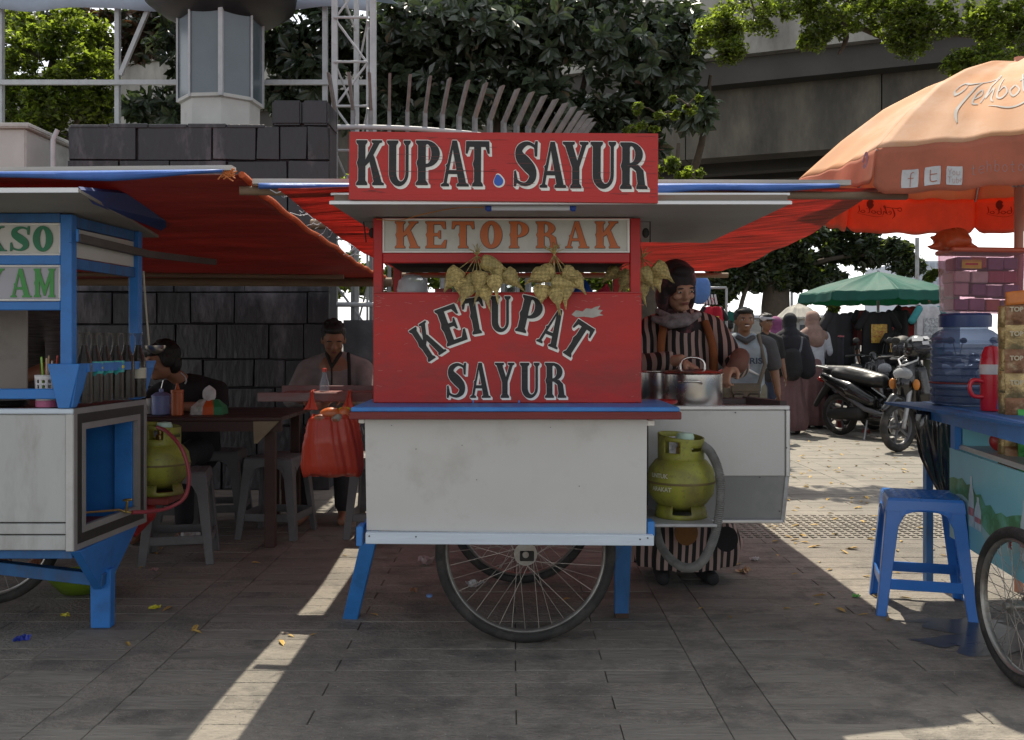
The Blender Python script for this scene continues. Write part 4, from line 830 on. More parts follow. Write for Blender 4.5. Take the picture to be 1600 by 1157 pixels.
G((0, 3.6, 1.6)).tube(bez([(X_(757, 3.47), 3.475, Z_(324, 3.47)), (X_(715, 3.5), 3.5, Z_(325, 3.5)), (X_(660, 3.55), 3.6, Z_(332, 3.55)), (X_(620, 3.6), 3.7, Z_(339, 3.6)), (X_(586, 3.7), 3.74, Z_(341, 3.7))]), .0018, 5).done('wire', M('orange_wire', (.5, .2, .03), .5), None, smooth=True, label='thin orange wire running from the tube lamp to the left post', cat='wire', loc=(0, 3.6, 1.6))
# ---------------------------------------------------------------- things standing in or hanging on the red cart
m_leafp = M('dried_palm_leaf', (.46, .36, .14), .55, .3, 40, .5, dirt=(.16, .13, .05), dirt_amt=.35, dirt_scale=14, stretch=(1, 1, 3), objrand=.2)
m_leafd = M('dried_palm_leaf_dark', (.33, .26, .10), .6, .3, 40, .5, objrand=.3)
def weave_mat(m):      # crossing palm strips: a checker of two tones
    n = m.node_tree.nodes; l = m.node_tree.links; b = n['Principled BSDF']; src = b.inputs['Base Color'].links[0].from_socket
    tc = n.new('ShaderNodeTexCoord'); mp = n.new('ShaderNodeMapping'); mp.inputs['Rotation'].default_value = (.3, R(42), .2); l.new(tc.outputs['Object'], mp.inputs[0])
    ck = n.new('ShaderNodeTexChecker'); ck.inputs['Scale'].default_value = 95; ck.inputs[1].default_value = (1.25, 1.25, 1.2, 1); ck.inputs[2].default_value = (.62, .6, .55, 1); l.new(mp.outputs[0], ck.inputs[0])
    mx = n.new('ShaderNodeMix'); mx.data_type = 'RGBA'; mx.blend_type = 'MULTIPLY'; mx.inputs[0].default_value = .5; l.new(src, mx.inputs[6]); l.new(ck.outputs[0], mx.inputs[7]); l.new(mx.outputs[2], b.inputs['Base Color'])
weave_mat(m_leafp); weave_mat(m_leafd)
def ketupat(parent, base, p, ax, L, w, tail, org, mat=None):
    """woven parcel: four wrapped facets that narrow into a leaf tail"""
    ax = Vector(ax).normalized(); sx = ax.cross(Vector((0, 1, 0))).normalized(); sy = sx.cross(ax); g = G(org); n = 10; vs = []; prof = [(0, .72), (.04, .88), (.28, 1.02), (.48, .92), (.64, .70), (.82, .40), (1.0, .12)]
    for t, q in prof:
        for k in range(n):
            a = 2 * PI * k / n + .5 + t * .3; sq = 1 / max(abs(math.cos(a - .5 - t * .3)), abs(math.sin(a - .5 - t * .3))) * .95 + .1
            vs.append(Vector(p) + ax * L * t + (sx * math.cos(a) + sy * math.sin(a) * .62) * w * q * (.5 + .5 * sq) * .5)
    m_ = len(prof); g.add(vs, [(i * n + k, i * n + (k + 1) % n, (i + 1) * n + (k + 1) % n, (i + 1) * n + k) for i in range(m_ - 1) for k in range(n)] + [tuple(range(n)), tuple(range((m_ - 1) * n, m_ * n))])
    o = g.done('parcel', mat or random.choice([m_leafp, m_leafp, m_leafd]), parent, smooth=24)
    e = Vector(p) + ax * L; g = G(org)
    for j in range(2):
        d = (ax + sx * random.uniform(-.25, .25) + Vector((0, 0, -.3))).normalized(); q = e + d * tail * random.uniform(.6, 1); g.add([e + sx * w * .14 - ax * .006, e - sx * w * .14 - ax * .006, q, e - sy * w * .12 - ax * .006], [(0, 1, 2), (1, 3, 2), (3, 0, 2)])
    g.done('tail', m_leafp, o)
    # wrapping bands
    for t in (.18, .40, .62):
        g = G(org); c = Vector(p) + ax * L * t; ring = []
        for k in range(n + 1):
            a = 2 * PI * k / n + t * .8; sq = 1 / max(abs(math.cos(a - t * .8)), abs(math.sin(a - t * .8))) * .5 + .5; qq = np.interp(t + .06 * math.sin(a), [q[0] for q in prof], [q[1] for q in prof])
            ring.append(c + ax * .25 * w * math.sin(a * 1) + (sx * math.cos(a) + sy * math.sin(a) * .62) * w * qq * (.5 + .5 * sq) * .5 * 1.03)
        g.tube(ring, .0016, 4, cap=False); g.done('band', m_leafd, o)
def bunch(label, items, knot, org):
    t = thing('ketupat_bunch', label, 'rice parcels', org, 'bunches of palm leaf rice parcels')
    for (x, y_, Y, ang, L, w, tail) in items:
        p = P(x, y_, Y); a = R(ang); ketupat(t, None, p, (math.cos(a), random.uniform(-.15, .15), -math.sin(a)), L * Y / F, w * Y / F, tail * Y / F, org)
    k = P(*knot); g = G(org)
    for i in range(16):
        a = random.uniform(-2.6, -.5); L = random.uniform(.012, .05); g.tube([k, k + Vector((math.cos(a) * L * .6, random.uniform(-.01, .01), -math.sin(a) * L * .7)), k + Vector((math.cos(a) * L * 1.3, 0, -math.sin(a) * L))], [.002, .0015, .0008], 4)
    for (x, y_, Y, ang, L, w, tail) in items: g.tube([k, (k + P(x, y_, Y)) / 2 + Vector((0, -.004, 0)), P(x, y_, Y)], .0018, 4)
    g.tube([k, k + Vector((0, .02, .035)), k + Vector((0, .05, .05))], .0025, 5); g.done('strings', m_leafd, t)
bunch('dried palm leaf parcels hanging over the letters ET of the red board', [(752, 408, 3.66, 18, 40, 22, 6), (718, 420, 3.67, 125, 38, 25, 10), (752, 424, 3.65, 100, 36, 23, 24), (771, 430, 3.64, 80, 30, 22, 26), (745, 432, 3.68, 130, 34, 24, 22), (788, 424, 3.68, 45, 34, 24, 14), (733, 445, 3.66, 112, 26, 22, 14), (756, 445, 3.67, 78, 30, 22, 18), (722, 436, 3.68, 95, 26, 24, 8), (770, 412, 3.68, 62, 30, 22, 10)], (745, 400, 3.7), (X_(745, 3.66), 3.66, Z_(400, 3.66)))
bunch('dried palm leaf parcels hanging left of the bare scuff on the red board', [(866, 423, 3.66, 160, 40, 26, 8), (880, 424, 3.64, 20, 26, 22, 2), (862, 440, 3.65, 10, 36, 22, 6), (848, 446, 3.67, 95, 26, 26, 6), (868, 450, 3.65, 82, 30, 22, 20), (884, 436, 3.66, 92, 38, 24, 16), (893, 428, 3.68, 55, 32, 22, 12), (850, 426, 3.68, 150, 26, 24, 14), (880, 440, 3.69, 90, 26, 24, 8)], (866, 398, 3.7), (X_(866, 3.66), 3.66, Z_(398, 3.66)))
bunch('dried palm leaf parcels hanging on the right post beside the vendor', [(1003, 420, 3.9, 60, 30, 24, 12), (1022, 414, 3.9, 40, 34, 24, 12), (1008, 428, 3.92, 90, 30, 22, 14), (985, 424, 3.95, 120, 30, 22, 12), (966, 420, 4.0, 140, 28, 20, 12), (1002, 446, 3.92, 80, 22, 20, 14), (978, 434, 3.98, 95, 22, 20, 10), (1020, 424, 3.94, 70, 30, 22, 8)], (1003, 404, 3.93), (X_(1003, 3.9), 3.9, Z_(404, 3.9)))
# crate shelf level behind the red board
bx('inner_shelf', xl + .04, xr - .045, Yb + .045, 4.37, 1.325, 1.337, m_redd)
zs = 1.338
# glass jar wrapped in clear plastic
jb = thing('plastic_tub', 'clear bulging plastic bag tub glinting in the cart opening at left', 'tub', (X_(645, 3.95), 3.95, zs)); jo = jb.location.copy()
G(jo).lathe([(.05, 0), (.062, .012), (.066, .05), (.058, .085), (.035, .105), (.0, .112)], tuple(jo), 28).done('bag', GL('clear_plastic', (.7, .72, .75), .35, .12), jb, smooth=True)
G(jo).lathe([(.044, .004), (.05, .03), (.046, .075), (.0, .085)], tuple(jo), 20).done('contents', M('white_noodles', (.6, .6, .58), .6, .2, 30, .4), jb, smooth=True)
for x, y_, w, d, h, col, lab in ((693, 3.92, 26, .05, .05, (.25, .03, .03), 'small dark red packet box with yellow print beside the plastic tub'),):
    t = thing('packet_box', lab, 'box', (X_(x, y_), y_, zs)); G(t.location).box(X_(x - w / 2, y_), X_(x + w / 2, y_), y_ - d / 2, y_ + d / 2, zs, zs + h).done('carton', M('dark_red_card', col, .6, .1), t, bevel=.002)
    wd = word('KHO', .022, M('yellow_print', (.55, .42, .05), .6), t, 'print'); wd.location = (0, -d / 2 - .001, .018)
for x, y_, r, h, lab, col in ((911, 4.0, .042, .075, 'blue knotted plastic bag seen through the cart opening', (.02, .07, .28)), (944, 3.98, .035, .06, 'pinkish red plastic bag seen through the cart opening', (.5, .04, .07))):
    g = G((X_(x, y_), y_, zs)); c = Vector((X_(x, y_), y_, zs)); g.ell(c + Vector((0, 0, h * .45)), (r, r * .8, h * .5)); g.ell(c + Vector((r * .3, 0, h * .8)), (r * .4, r * .4, h * .3)); g.caps([c + Vector((0, 0, h * .8)), c + Vector((.01, 0, h * 1.2))], [.012, .006])
    o = blob('plastic_bag', g, M('thin_plastic_' + lab.split()[0], col, .3, .25, 20, .5, trans=.25), None, .005, 2, label=lab, cat='plastic bag'); o.location = (X_(x, y_), y_, zs)
for x, y_, r, h, lab in ((715, 4.2, .022, .10, 'left one of two glass jars on the inner shelf'), (797, 4.2, .024, .10, 'right one of two glass jars on the inner shelf')):
    t = thing('glass_jar', lab, 'jar', (X_(x, y_), y_, zs)); G().lathe([(r, 0), (r, h * .85), (r * .8, h)], (0, 0, 0), 20).done('glass', GL('jar_glass', (.5, .55, .55), .2), t, smooth=30); G().lathe([(r * .9, h), (r * .9, h * 1.15)], (0, 0, 0), 20).done('lid', m_alu, t, smooth=30)
# ---------------------------------------------------------------- gas cylinders
m_lpg = M('lime_cylinder_paint', (.27, .28, .03), .5, .2, 6, .15, dirt=(.07, .055, .025), dirt_amt=.62, dirt_scale=6, blot=(.11, .085, .035), blot_scale=9)
def gas(label, loc, rz=0, group='small lime green gas cylinders'):
    t = thing('gas_cylinder', label, 'gas cylinder', (0, 0, 0), group)
    G().lathe([(.0, .028), (.06, .034), (.1, .055), (.125, .09), (.132, .13), (.1335, .138), (.1335, .144), (.132, .152), (.125, .19), (.1, .222), (.06, .24), (.02, .246)], (0, 0, 0), 44).done('tank', m_lpg, t, smooth=60)
    G().lathe([(.1345, .136), (.136, .140), (.1345, .145)], (0, 0, 0), 44, cap=False).done('seam', M('seam_grime', (.12, .09, .03), .7), t, smooth=True)
    g = G()
    n = 44; R0, z0, z1 = .088, .215, .318      # collar with grip holes
    def slot(a, z):
        a = (a + PI) % (2 * PI) - PI
        return (abs(a + 2.15) < .34 and .255 < z < .300) or (abs(a + .95) < .30 and .262 < z < .275) or (abs(a - 1.2) < .4 and .25 < z < .3)
    zs_ = [z0, .235, .255, .262, .275, .288, .300, .309, z1]
    ztop = lambda a: .012 * math.cos(a - 2.4)
    vv = []; idx = {}
    for i, z in enumerate(zs_):
        for k in range(n * 2):
            a = 2 * PI * k / (n * 2); idx[i, k] = len(vv); vv.append((R0 * math.cos(a), R0 * math.sin(a), z + (ztop(a) * max(0, (z - .29) / .03))))
    ff = []
    for i in range(len(zs_) - 1):
        for k in range(n * 2):
            a = 2 * PI * (k + .5) / (n * 2)
            if not slot(a, (zs_[i] + zs_[i + 1]) / 2): ff.append((idx[i, k], idx[i, (k + 1) % (n * 2)], idx[i + 1, (k + 1) % (n * 2)], idx[i + 1, k]))
    g.add(vv, ff); g.done('collar', m_lpg, t, smooth=True, thick=.006)
    g = G(); vv = []; ff = []
    for i, (z, r_) in enumerate(((0, .1), (.018, .097), (.05, .088))):
        for k in range(48): a = 2 * PI * k / 48; vv.append((r_ * math.cos(a), r_ * math.sin(a), z))
    for k in range(48):
        ff.append((k, (k + 1) % 48, 48 + (k + 1) % 48, 48 + k))
        if (k % 16) > 5: ff.append((48 + k, 48 + (k + 1) % 48, 96 + (k + 1) % 48, 96 + k))
    g.add(vv, ff); g.done('foot_ring', m_lpg, t, smooth=True, thick=.005)
    g = G(); g.lathe([(.02, .24), (.02, .27), (.013, .275), (.013, .30), (.0, .302)], (0, 0, 0), 16); g.cap((0, 0, .285), (.05, 0, .285), .012); v = g.done('valve', M('brass', (.4, .28, .1), .35, .2, metal=.8), t, smooth=True)
    G().lathe([(.034, .302), (.036, .312), (.03, .328), (.0, .332)], (.015, -.01, 0), 20).done('regulator', M('mint_plastic', (.40, .55, .45), .4, .05), t, smooth=True)
    t.location = loc; t.rotation_euler = (0, 0, rz); return t
gz = Z_(812, 3.75) + .0065
g1 = gas('lime green gas cylinder with white print on the shelf right of the white panel', (X_(1064, 3.79), 3.79, gz), rz=0)
m_prt = M('white_stencil', (.7, .7, .6), .6, .1, 20)
def wrap(r, a0): return lambda co: Vector((r * math.sin(co.x / r + a0), -r * math.cos(co.x / r + a0), co.y))
for txt, z, a0 in (('UNTUK', .163, -.86), ('ARAKAT', .112, -.78)):
    word(txt, .023, m_prt, g1, 'stencil_print', warp=wrap(.1335, a0), rot=(0, 0, 0), loc=(0, 0, z), bold=.0008)
# paper tag inside the collar
G().grid(lambda u, v: Vector((-.05 + .05 * u, -.02 + .03 * u, .245 + .07 * v)), 4, 4).done('paper_tag', M('newsprint', (.5, .48, .5), .8, .5, 60), g1, thick=.002)
# corrugated hose
m_hose = M('grey_hose', (.16, .16, .15), .5, .2, 20, .1, dirt=(.1, .09, .07), dirt_amt=.3, dirt_scale=10)
pts = bez([(X_(1100, 3.74), 3.77, Z_(697, 3.75)), (X_(1112, 3.7), 3.70, Z_(710, 3.7)), (X_(1123, 3.68), 3.66, Z_(745, 3.68)), (X_(1122, 3.66), 3.64, Z_(800, 3.66)), (X_(1112, 3.66), 3.66, Z_(850, 3.66)), (X_(1094, 3.7), 3.72, Z_(884, 3.7)), (X_(1068, 3.8), 3.82, Z_(888, 3.8)), (X_(1042, 3.95), 3.98, Z_(868, 3.95)), (X_(1028, 4.1), 4.12, Z_(835, 4.1)), (X_(1024, 4.2), 4.2, .5)], 24)
fine = []
for i in range(len(pts) - 1):
    for k in range(3): fine.append(pts[i].lerp(pts[i + 1], k / 3))
G(tuple(pts[0])).tube(fine, [.0165 + .0022 * math.sin(i * 1.6) for i in range(len(fine))], 12).done('gas_hose', m_hose, None, smooth=True, label='grey ribbed hose looping down from the cylinder beside the white panel', cat='hose', loc=tuple(pts[0]))
# ---------------------------------------------------------------- pots on the wing
zw = Z_(640, Yw) + .0035
def pot(label, loc, r, h, rz=0, lid=True):
    t = thing('cooking_pot', label, 'pot', (0, 0, 0), 'steel cooking pots on the cart')
    G().lathe([(r * .97, 0), (r, .006), (r, h - .004), (r + .005, h), (r + .002, h + .002), (r - .003, h - .002), (r - .004, .006)], (0, 0, 0), 56).done('body', m_steel, t, smooth=40)
    if lid:
        G().lathe([(r + .004, h + .003), (r * .9, h + .009), (r * .4, h + .018), (0, h + .02)], (0, 0, 0), 48).done('lid', M('reddish_lid', (.35, .16, .13), .2, .1, metal=.8), t, smooth=True)
        G().tube(bez([(-.052, 0, h + .014), (-.048, 0, h + .048), (-.022, 0, h + .066), (.022, 0, h + .066), (.048, 0, h + .048), (.052, 0, h + .014)], 6), .0055, 8).done('lid_handle', m_steel, t, smooth=True)
    for sgn in (-1, 1):
        o = G().tube(bez([(-.045, sgn * r, h * .72), (-.04, sgn * (r + .032), h * .78), (0, sgn * (r + .04), h * .8), (.04, sgn * (r + .032), h * .78), (.045, sgn * r, h * .72)], 6), .0055, 8).done('handle', m_steel, t, smooth=True)
    t.location = loc; t.rotation_euler = (0, 0, rz); return t
pot('large lidded steel pot with arched lid handle beside the vendor', (X_(1080, 4.2), 4.17, zw), .128, .142, rz=-.25)
pot('darker steel pot half hidden behind the right red post', (X_(1030, 4.32), 4.32, zw), .10, .145, rz=.7, lid=False)
G((X_(1048, 4.12), 4.1, 0)).lathe([(.001, zw + .012), (.065, zw + .014), (.075, zw + .02), (.072, zw + .008), (.06, zw + .003), (.001, zw + .003)], (X_(1032, 3.9), 3.93, .02), 30).done('red_dish', M('red_plastic', (.3, .02, .02), .35, .1), None, smooth=True, label='shallow red plastic dish behind the red post', cat='dish', loc=(X_(1048, 4.12), 4.1, 0))
# ================================================================ PEOPLE: one fused body, clothing as parts
def skin(n, c): return M('skin_' + n, c, .5, .12, 9, .06, spec=.4)
m_hair = M('black_hair', (.008, .007, .007), .45, .4, 60, .4, stretch=(3, 3, .6))
m_eyew = M('eye_white', (.45, .42, .38), .25, 0, 4, 0); m_iris = M('dark_iris', (.012, .008, .006), .15, 0, 4, 0); m_lip = M('lips', (.22, .07, .06), .45, .1); m_teeth = M('teeth', (.65, .62, .55), .3, .05)
def cloth(n, c, **k): return M('cloth_' + n, c, .85, .16, k.pop('scale', 14), .3, **k)
def RQ(yaw=0, pitch=0, roll=0): return (Matrix.Rotation(R(yaw), 3, 'Z') @ Matrix.Rotation(R(pitch), 3, 'X') @ Matrix.Rotation(R(roll), 3, 'Y'))
def ell(g, c, Q, s_, p, r, n=16, m=12):      # ellipsoid in head space
    gg = G().ell((0, 0, 0), tuple(a * s_ for a in r), n=n, m=m); g.add([c + Q @ (Vector(p) * s_) + Q @ Vector(v) for v in gg.v], gg.f)
def head(t, g, c, Q, m_skin, org, s_=1.0, hair='short', eyes=True, smile=False, beard=False):
    """face looks along -Y of Q; c is the head centre; skin goes into g, the rest become parts of t"""
    c = Vector(c); e = lambda p, r: ell(g, c, Q, s_, p, r)
    e((0, .012, .03), (.074, .094, .085)); e((0, -.012, -.035), (.060, .070, .072)); e((0, -.045, -.085), (.032, .032, .022)); e((0, -.078, .028), (.050, .016, .012))
    e((0, -.088, -.005), (.010, .016, .030)); e((0, -.100, -.020), (.014, .015, .011)); e((-.012, -.092, -.024), (.009, .009, .007)); e((.012, -.092, -.024), (.009, .009, .007))
    for q in (-1, 1): e((q * .076, .012, -.005), (.009, .018, .030)); e((q * .036, -.066, -.02), (.024, .02, .018)); e((q * .03, -.078, .010), (.017, .012, .010))
    e((0, -.084, -.050), (.022, .012, .012))
    f = lambda nm, m_, lst: [o for o in [(lambda gg: ([ell(gg, c, Q, s_, p, r, 12, 8) for p, r in lst], gg)[1])(G(org)).done(nm, m_, t, smooth=True)]]
    for q in (-1, 1):
        if eyes: f('eye', m_eyew, [((q * .031, -.0855, .008), (.0125, .006, .0055))]); f('iris', m_iris, [((q * .031, -.090, .008), (.0058, .003, .0052))])
        f('eyebrow', m_hair, [((q * .032, -.091, .028), (.018, .005, .0042))])
    if smile: f('teeth', m_teeth, [((0, -.0965, -.050), (.019, .005, .0055))]); f('lips', m_lip, [((0, -.095, -.0575), (.02, .006, .004)), ((0, -.096, -.0425), (.021, .005, .003))])
    else: f('lips', m_lip, [((0, -.0945, -.053), (.018, .006, .0045)), ((0, -.0955, -.046), (.019, .005, .0032))])
    if beard: f('moustache', m_hair, [((0, -.1, -.0365), (.022, .005, .0045))])
    if hair:
        hg = G(org)
        L = {'short': [((0, .028, .048), (.085, .092, .078)), ((0, -.02, .09), (.07, .06, .035)), ((0, .06, .0), (.070, .052, .075)), ((0, -.045, .095), (.062, .045, .030)), ((-.068, .02, .03), (.014, .04, .045)), ((.068, .02, .03), (.014, .04, .045))],
             'mop': [((0, .03, .05), (.092, .098, .085)), ((0, .065, -.01), (.080, .058, .08)), ((0, -.052, .075), (.070, .052, .038)), ((-.07, .01, .02), (.024, .05, .055)), ((.07, .01, .02), (.024, .05, .055)), ((-.03, -.08, .062), (.03, .02, .026)), ((.03, -.078, .066), (.03, .02, .024))]}[hair]
        for p, r in L: ell(hg, c, Q, s_, p, r)
        k = random.Random(3)
        for i in range(26):
            a = k.uniform(0, 2 * PI); b = k.uniform(.1, 1.2); p = (.07 * math.cos(a) * math.sin(b), .03 + .08 * math.sin(a) * math.sin(b), .06 + .07 * math.cos(b)); ell(hg, c, Q, s_, p, (.018, .022, .014), 8, 6)
        blob('hair', hg, m_hair, t, .006 * s_, 1)
def hand(g, w, d, nrm, s_=1.0, curl=.5, thumb=1):
    """palm from wrist w along d, palm faces nrm; five unequal bent fingers"""
    w = Vector(w); d = Vector(d).normalized(); n_ = (Vector(nrm) - d * Vector(nrm).dot(d)).normalized(); sd_ = d.cross(n_)
    pc = w + d * .05 * s_
    for o in (-.026, -.009, .009, .026): g.cap(w + d * .012 * s_ + sd_ * o * .6 * s_, w + d * .082 * s_ + sd_ * o * s_, .0125 * s_, .0105 * s_, 8)
    for i, (o, L) in enumerate(((-.030, .058), (-.011, .076), (.010, .082), (.030, .072))):
        p = w + d * .084 * s_ + sd_ * o * s_; q = d.copy(); c = curl * (1 + .1 * i); r_ = .0088 * s_
        for k, f in enumerate((.45, .32, .23)):
            q = (Matrix.Rotation(c * (.7 if k == 0 else 1), 3, sd_.normalized()) @ q).normalized() if (Matrix.Rotation(.1, 3, sd_.normalized()) @ d).dot(n_) > 0 else (Matrix.Rotation(-c * (.7 if k == 0 else 1), 3, sd_.normalized()) @ q).normalized()
            p2 = p + q * L * f * s_; g.cap(p, p2, r_, r_ * .9, 8); p = p2; r_ *= .9
    b = w + d * .03 * s_ + sd_ * thumb * .026 * s_; p1 = b + (d * .6 + sd_ * thumb * .75 + n_ * .35).normalized() * .036 * s_; p2 = p1 + (d * .9 + sd_ * thumb * .2 + n_ * .5).normalized() * .030 * s_
    g.cap(b, p1, .0125 * s_, .0105 * s_, 8); g.cap(p1, p2, .0105 * s_, .0085 * s_, 8)
def rel(org, yaw):
    Q = Matrix.Rotation(R(yaw), 3, 'Z'); o = Vector(org); return lambda x, y, z: o + Q @ Vector((x, y, z))
# ================================================================ LEFT BLUE CART
m_bl = M('bright_blue_paint', (.025, .17, .50), .45, .14, 7, .12, dirt=(.02, .05, .12), dirt_amt=.2, dirt_scale=6)
m_zinc = M('zinc_sheet', (.45, .46, .45), .42, .08, 2.5, .06, dirt=(.28, .27, .24), dirt_amt=.35, dirt_scale=3, stretch=(1.6, 1, .5))
m_band = M('black_band', (.015, .013, .013), .5, .2)
m_frame = M('grey_frame', (.22, .21, .205), .5, .15, 8, .1)
bc = thing('food_cart', 'blue and white cart with green lettering and a row of sauce bottles', 'food cart', (-2.2, 3.95, 0)); O = (-2.2, 3.95, 0)
def bb(name, x0, x1, y0, y1, z0, z1, mat, bev=.003, par=None): return G(O).box(x0, x1, y0, y1, z0, z1).done(name, mat, par or bc, bevel=bev)
Yc = 3.65; XR = -1.667; zt, zb = .917, .374
bb('front_panel', -3.0, XR - .03, Yc + .004, Yc + .02, zb + .11, zt - .022, m_zinc)
for a, b in ((.105, .065), (.060, .004)): bb('lower_slat', -3.0, XR - .03, Yc + .001, Yc + .02, zb + b, zb + a, m_zinc)
bb('top_strip', -3.0, XR, Yc - .006, Yc + .03, zt - .020, zt, m_trim)
bb('corner_strip', XR - .0295, XR, Yc - .004, Yc + .028, zb, zt - .021, M('pale_corner', (.5, .5, .48), .5, .1, 5, .05, dirt=(.3, .28, .25), dirt_amt=.3))
def sp(v, z, off=0): return Vector((XR + .047 * v + off, Yc + .60 * v, z))      # right side plane
def ringframe(m0, m1, name, mat, off):
    v0, v1 = m0 / .6, 1 - m0 / .6; w0, w1 = m1 / .6, 1 - m1 / .6; z0, z1, y0, y1 = zb + m0, zt - m0 - .0, zb + m1, zt - m1
    for a in (((v0, z0), (v1, z0), (w1, y0), (w0, y0)), ((v1, z0), (v1, z1), (w1, y1), (w1, y0)), ((v1, z1), (v0, z1), (w0, y1), (w1, y1)), ((v0, z1), (v0, z0), (w0, y0), (w0, y1))):
        q = [sp(v, z, off) for v, z in a]; q2 = [p - Vector((.02, 0, 0)) for p in q]; G(O).add(q + q2, [(0, 1, 2, 3), (7, 6, 5, 4), (0, 4, 5, 1), (1, 5, 6, 2), (2, 6, 7, 3), (3, 7, 4, 0)]).done(name, mat, bc)
ringframe(.032, .045, 'inner_bead', m_frame, .004) if False else None
ringframe(0.0, .022, 'side_frame', m_frame, .003); ringframe(.022, .060, 'side_band', m_band, 0); ringframe(.060, .085, 'inner_frame', m_frame, .003)
bb('inner_wall', -2.16, -2.15, 3.72, 4.22, zb + .03, zt - .05, m_bl); bb('inner_wall', -2.15, XR - .0, 4.20, 4.215, zb + .03, zt - .05, m_bl); bb('inner_wall', -2.149, XR - .03, 3.70, 3.71, zb + .03, zt - .05, m_dark)
bb('inner_floor', -2.15, XR - .02, 3.711, 4.199, zb + .02, zb + .035, m_redd); bb('counter_top', -3.0, XR - .005, Yc + .031, 4.25, zt - .03, zt - .004, m_redd)
bb('blue_jamb', XR - .06, XR + .02, 4.165, 4.199, zb + .04, zt - .06, m_bl)
# superstructure
pz = 1.657
def post(x, y_, w=.044): bb('post', x - w, x, y_, y_ + .045, zt + .001, pz, m_bl)
xpr = X_(112, Yc); post(xpr, Yc + .0); post(X_(222, 4.25), 4.21); post(-2.9, 4.21)
def fl(name, y0, y1, mat, x0=-3.0, d=(0.004, .03)): return bb(name, x0, xpr - .045, Yc + d[0], Yc + d[1], Z_(y1, Yc), Z_(y0, Yc), mat)
fl('rail', 333, 347.5, m_blued); fl('rail', 399, 413.5, m_bl); fl('rail', 471.5, 485, m_bl); fl('rail', 608, 624, m_bl)
m_bd = M('white_sign_board', (.52, .52, .48), .5, .08, 4, .05, dirt=(.3, .28, .22), dirt_amt=.3); m_bdg = M('grey_sign_board', (.36, .36, .40), .5, .08, 4, .05)
b1 = fl('sign_board', 348, 398.5, m_bd, d=(.012, .02)); b2 = fl('sign_board', 414, 471, m_bdg, d=(.012, .02))
for y0 in (348.2, 396, 414.2, 467.5): fl('bead', y0, y0 + 3, m_wlet, d=(.004, .0115))
for y0, y1 in ((351.4, 395.8), (417.4, 467.3)): bb('bead', xpr - .045 - .008, xpr - .0455, Yc + .004, Yc + .0115, Z_(y1, Yc), Z_(y0, Yc), m_wlet)
m_grn = M('green_letter_paint', (.02, .17, .08), .5, .15, 14, .05); m_grn2 = M('light_green_letter_paint', (.05, .27, .06), .5, .15, 14, .05); m_mar = M('maroon_outline', (.20, .02, .02), .5)
def lw(par, txt, xs, y0, y1, m1):
    y_ = Yc + .0118; its = []
    for ch, x0, x1 in zip(txt, xs[::2], xs[1::2]): its.append((ch, (X_(x0, y_) + X_(x1, y_)) / 2, Z_(y1, y_), X_(x1, y_) - X_(x0, y_), Z_(y0, y_) - Z_(y1, y_), 0))
    letters(par, its, m1, m_mar, y_, grow=.0016, sh=(.001, -.001), org=O)
lw(b1, 'BAKSO', (-100, -70, -66, -33, -30, 10 - 14, -2, 12 + 0, 50, 86) if False else (-120, -86, -82, -50, -40, 11, 14, 49, 51, 85), 354, 393, m_grn)
lw(b2, 'AYAM', (-72, -38, -34, 0 + 8, 16, 50, 53, 88), 420, 465, m_grn2)
# side of the superstructure
def sq(name, v0, v1, z0, z1, mat, off=-.03, d=.02, par=None):
    q = [sp(v, z, off) for v, z in ((v0, z0[0]), (v1, z0[1]), (v1, z1[1]), (v0, z1[0]))]; q2 = [p - Vector((d, 0, 0)) for p in q]
    return G(O).add(q + q2, [(0, 1, 2, 3), (7, 6, 5, 4), (0, 4, 5, 1), (1, 5, 6, 2), (2, 6, 7, 3), (3, 7, 4, 0)]).done(name, mat, par or bc)
sq('side_rail', .08, .94, (1.615, 1.615), (1.656, 1.656), m_blued); sq('side_board', .08, .94, (1.50, 1.50), (1.61, 1.61), m_bd, off=-.036, d=.01); sq('side_rail', .08, .94, (1.455, 1.455), (1.495, 1.495), m_blued)
sq('bottle_rail', .08, 1.03, (1.055, 1.055), (1.088, 1.088), m_bl, off=.028, d=.03); sq('bottle_rail', .08, .94, (.935, .935), (.955, .955), m_bl, off=.0, d=.03)
for v in (0.03, .97):      # flared brackets at the posts' feet
    c = sp(v, 0, .0); w0 = .062 if v < .5 else .05; G(O).prism([(c.x - .095, 1.088), (c.x + .028, 1.088), (c.x - .012, .92), (c.x - .055, .92)], c.y - .032, c.y - .021 if v < .5 else c.y - .018).done('bracket', m_bl, bc, bevel=.002)
    G(O).add([sp(v - .05, 1.088, .0285), sp(v + .12 if v < .5 else v + .09, 1.088, .0285), sp(v + .01, .925, -.0), sp(v - .04, .925, -.0), sp(v - .05, 1.088, .018), sp(v + .12 if v < .5 else v + .09, 1.088, .018), sp(v + .01, .925, -.012), sp(v - .04, .925, -.012)], [(0, 1, 2, 3), (7, 6, 5, 4), (0, 4, 5, 1), (1, 5, 6, 2), (2, 6, 7, 3), (3, 7, 4, 0)]).done('bracket', m_bl, bc)
G(O).bar(P(121, 372, 3.68), P(228, 397, 4.28), .03, .012 * 2.6).done('side_plank', M('grey_batten', (.10, .09, .085), .8, .2, 9, .2), bc)
G(O).bar(P(228, 397, 4.30), P(335, 410, 5.2), .025, .03).done('side_plank', M('grey_batten', (.1, .09, .085)), bc)
g = G(O); g.tube([P(112, 358, 3.63), P(108, 358, 3.6), P(107, 379, 3.6), P(113, 379, 3.63)], .002, 5); g.cap(P(121, 360, 3.62), P(121, 376, 3.62), .006, .006, 8); g.done('catch', m_bl, bc, smooth=True)
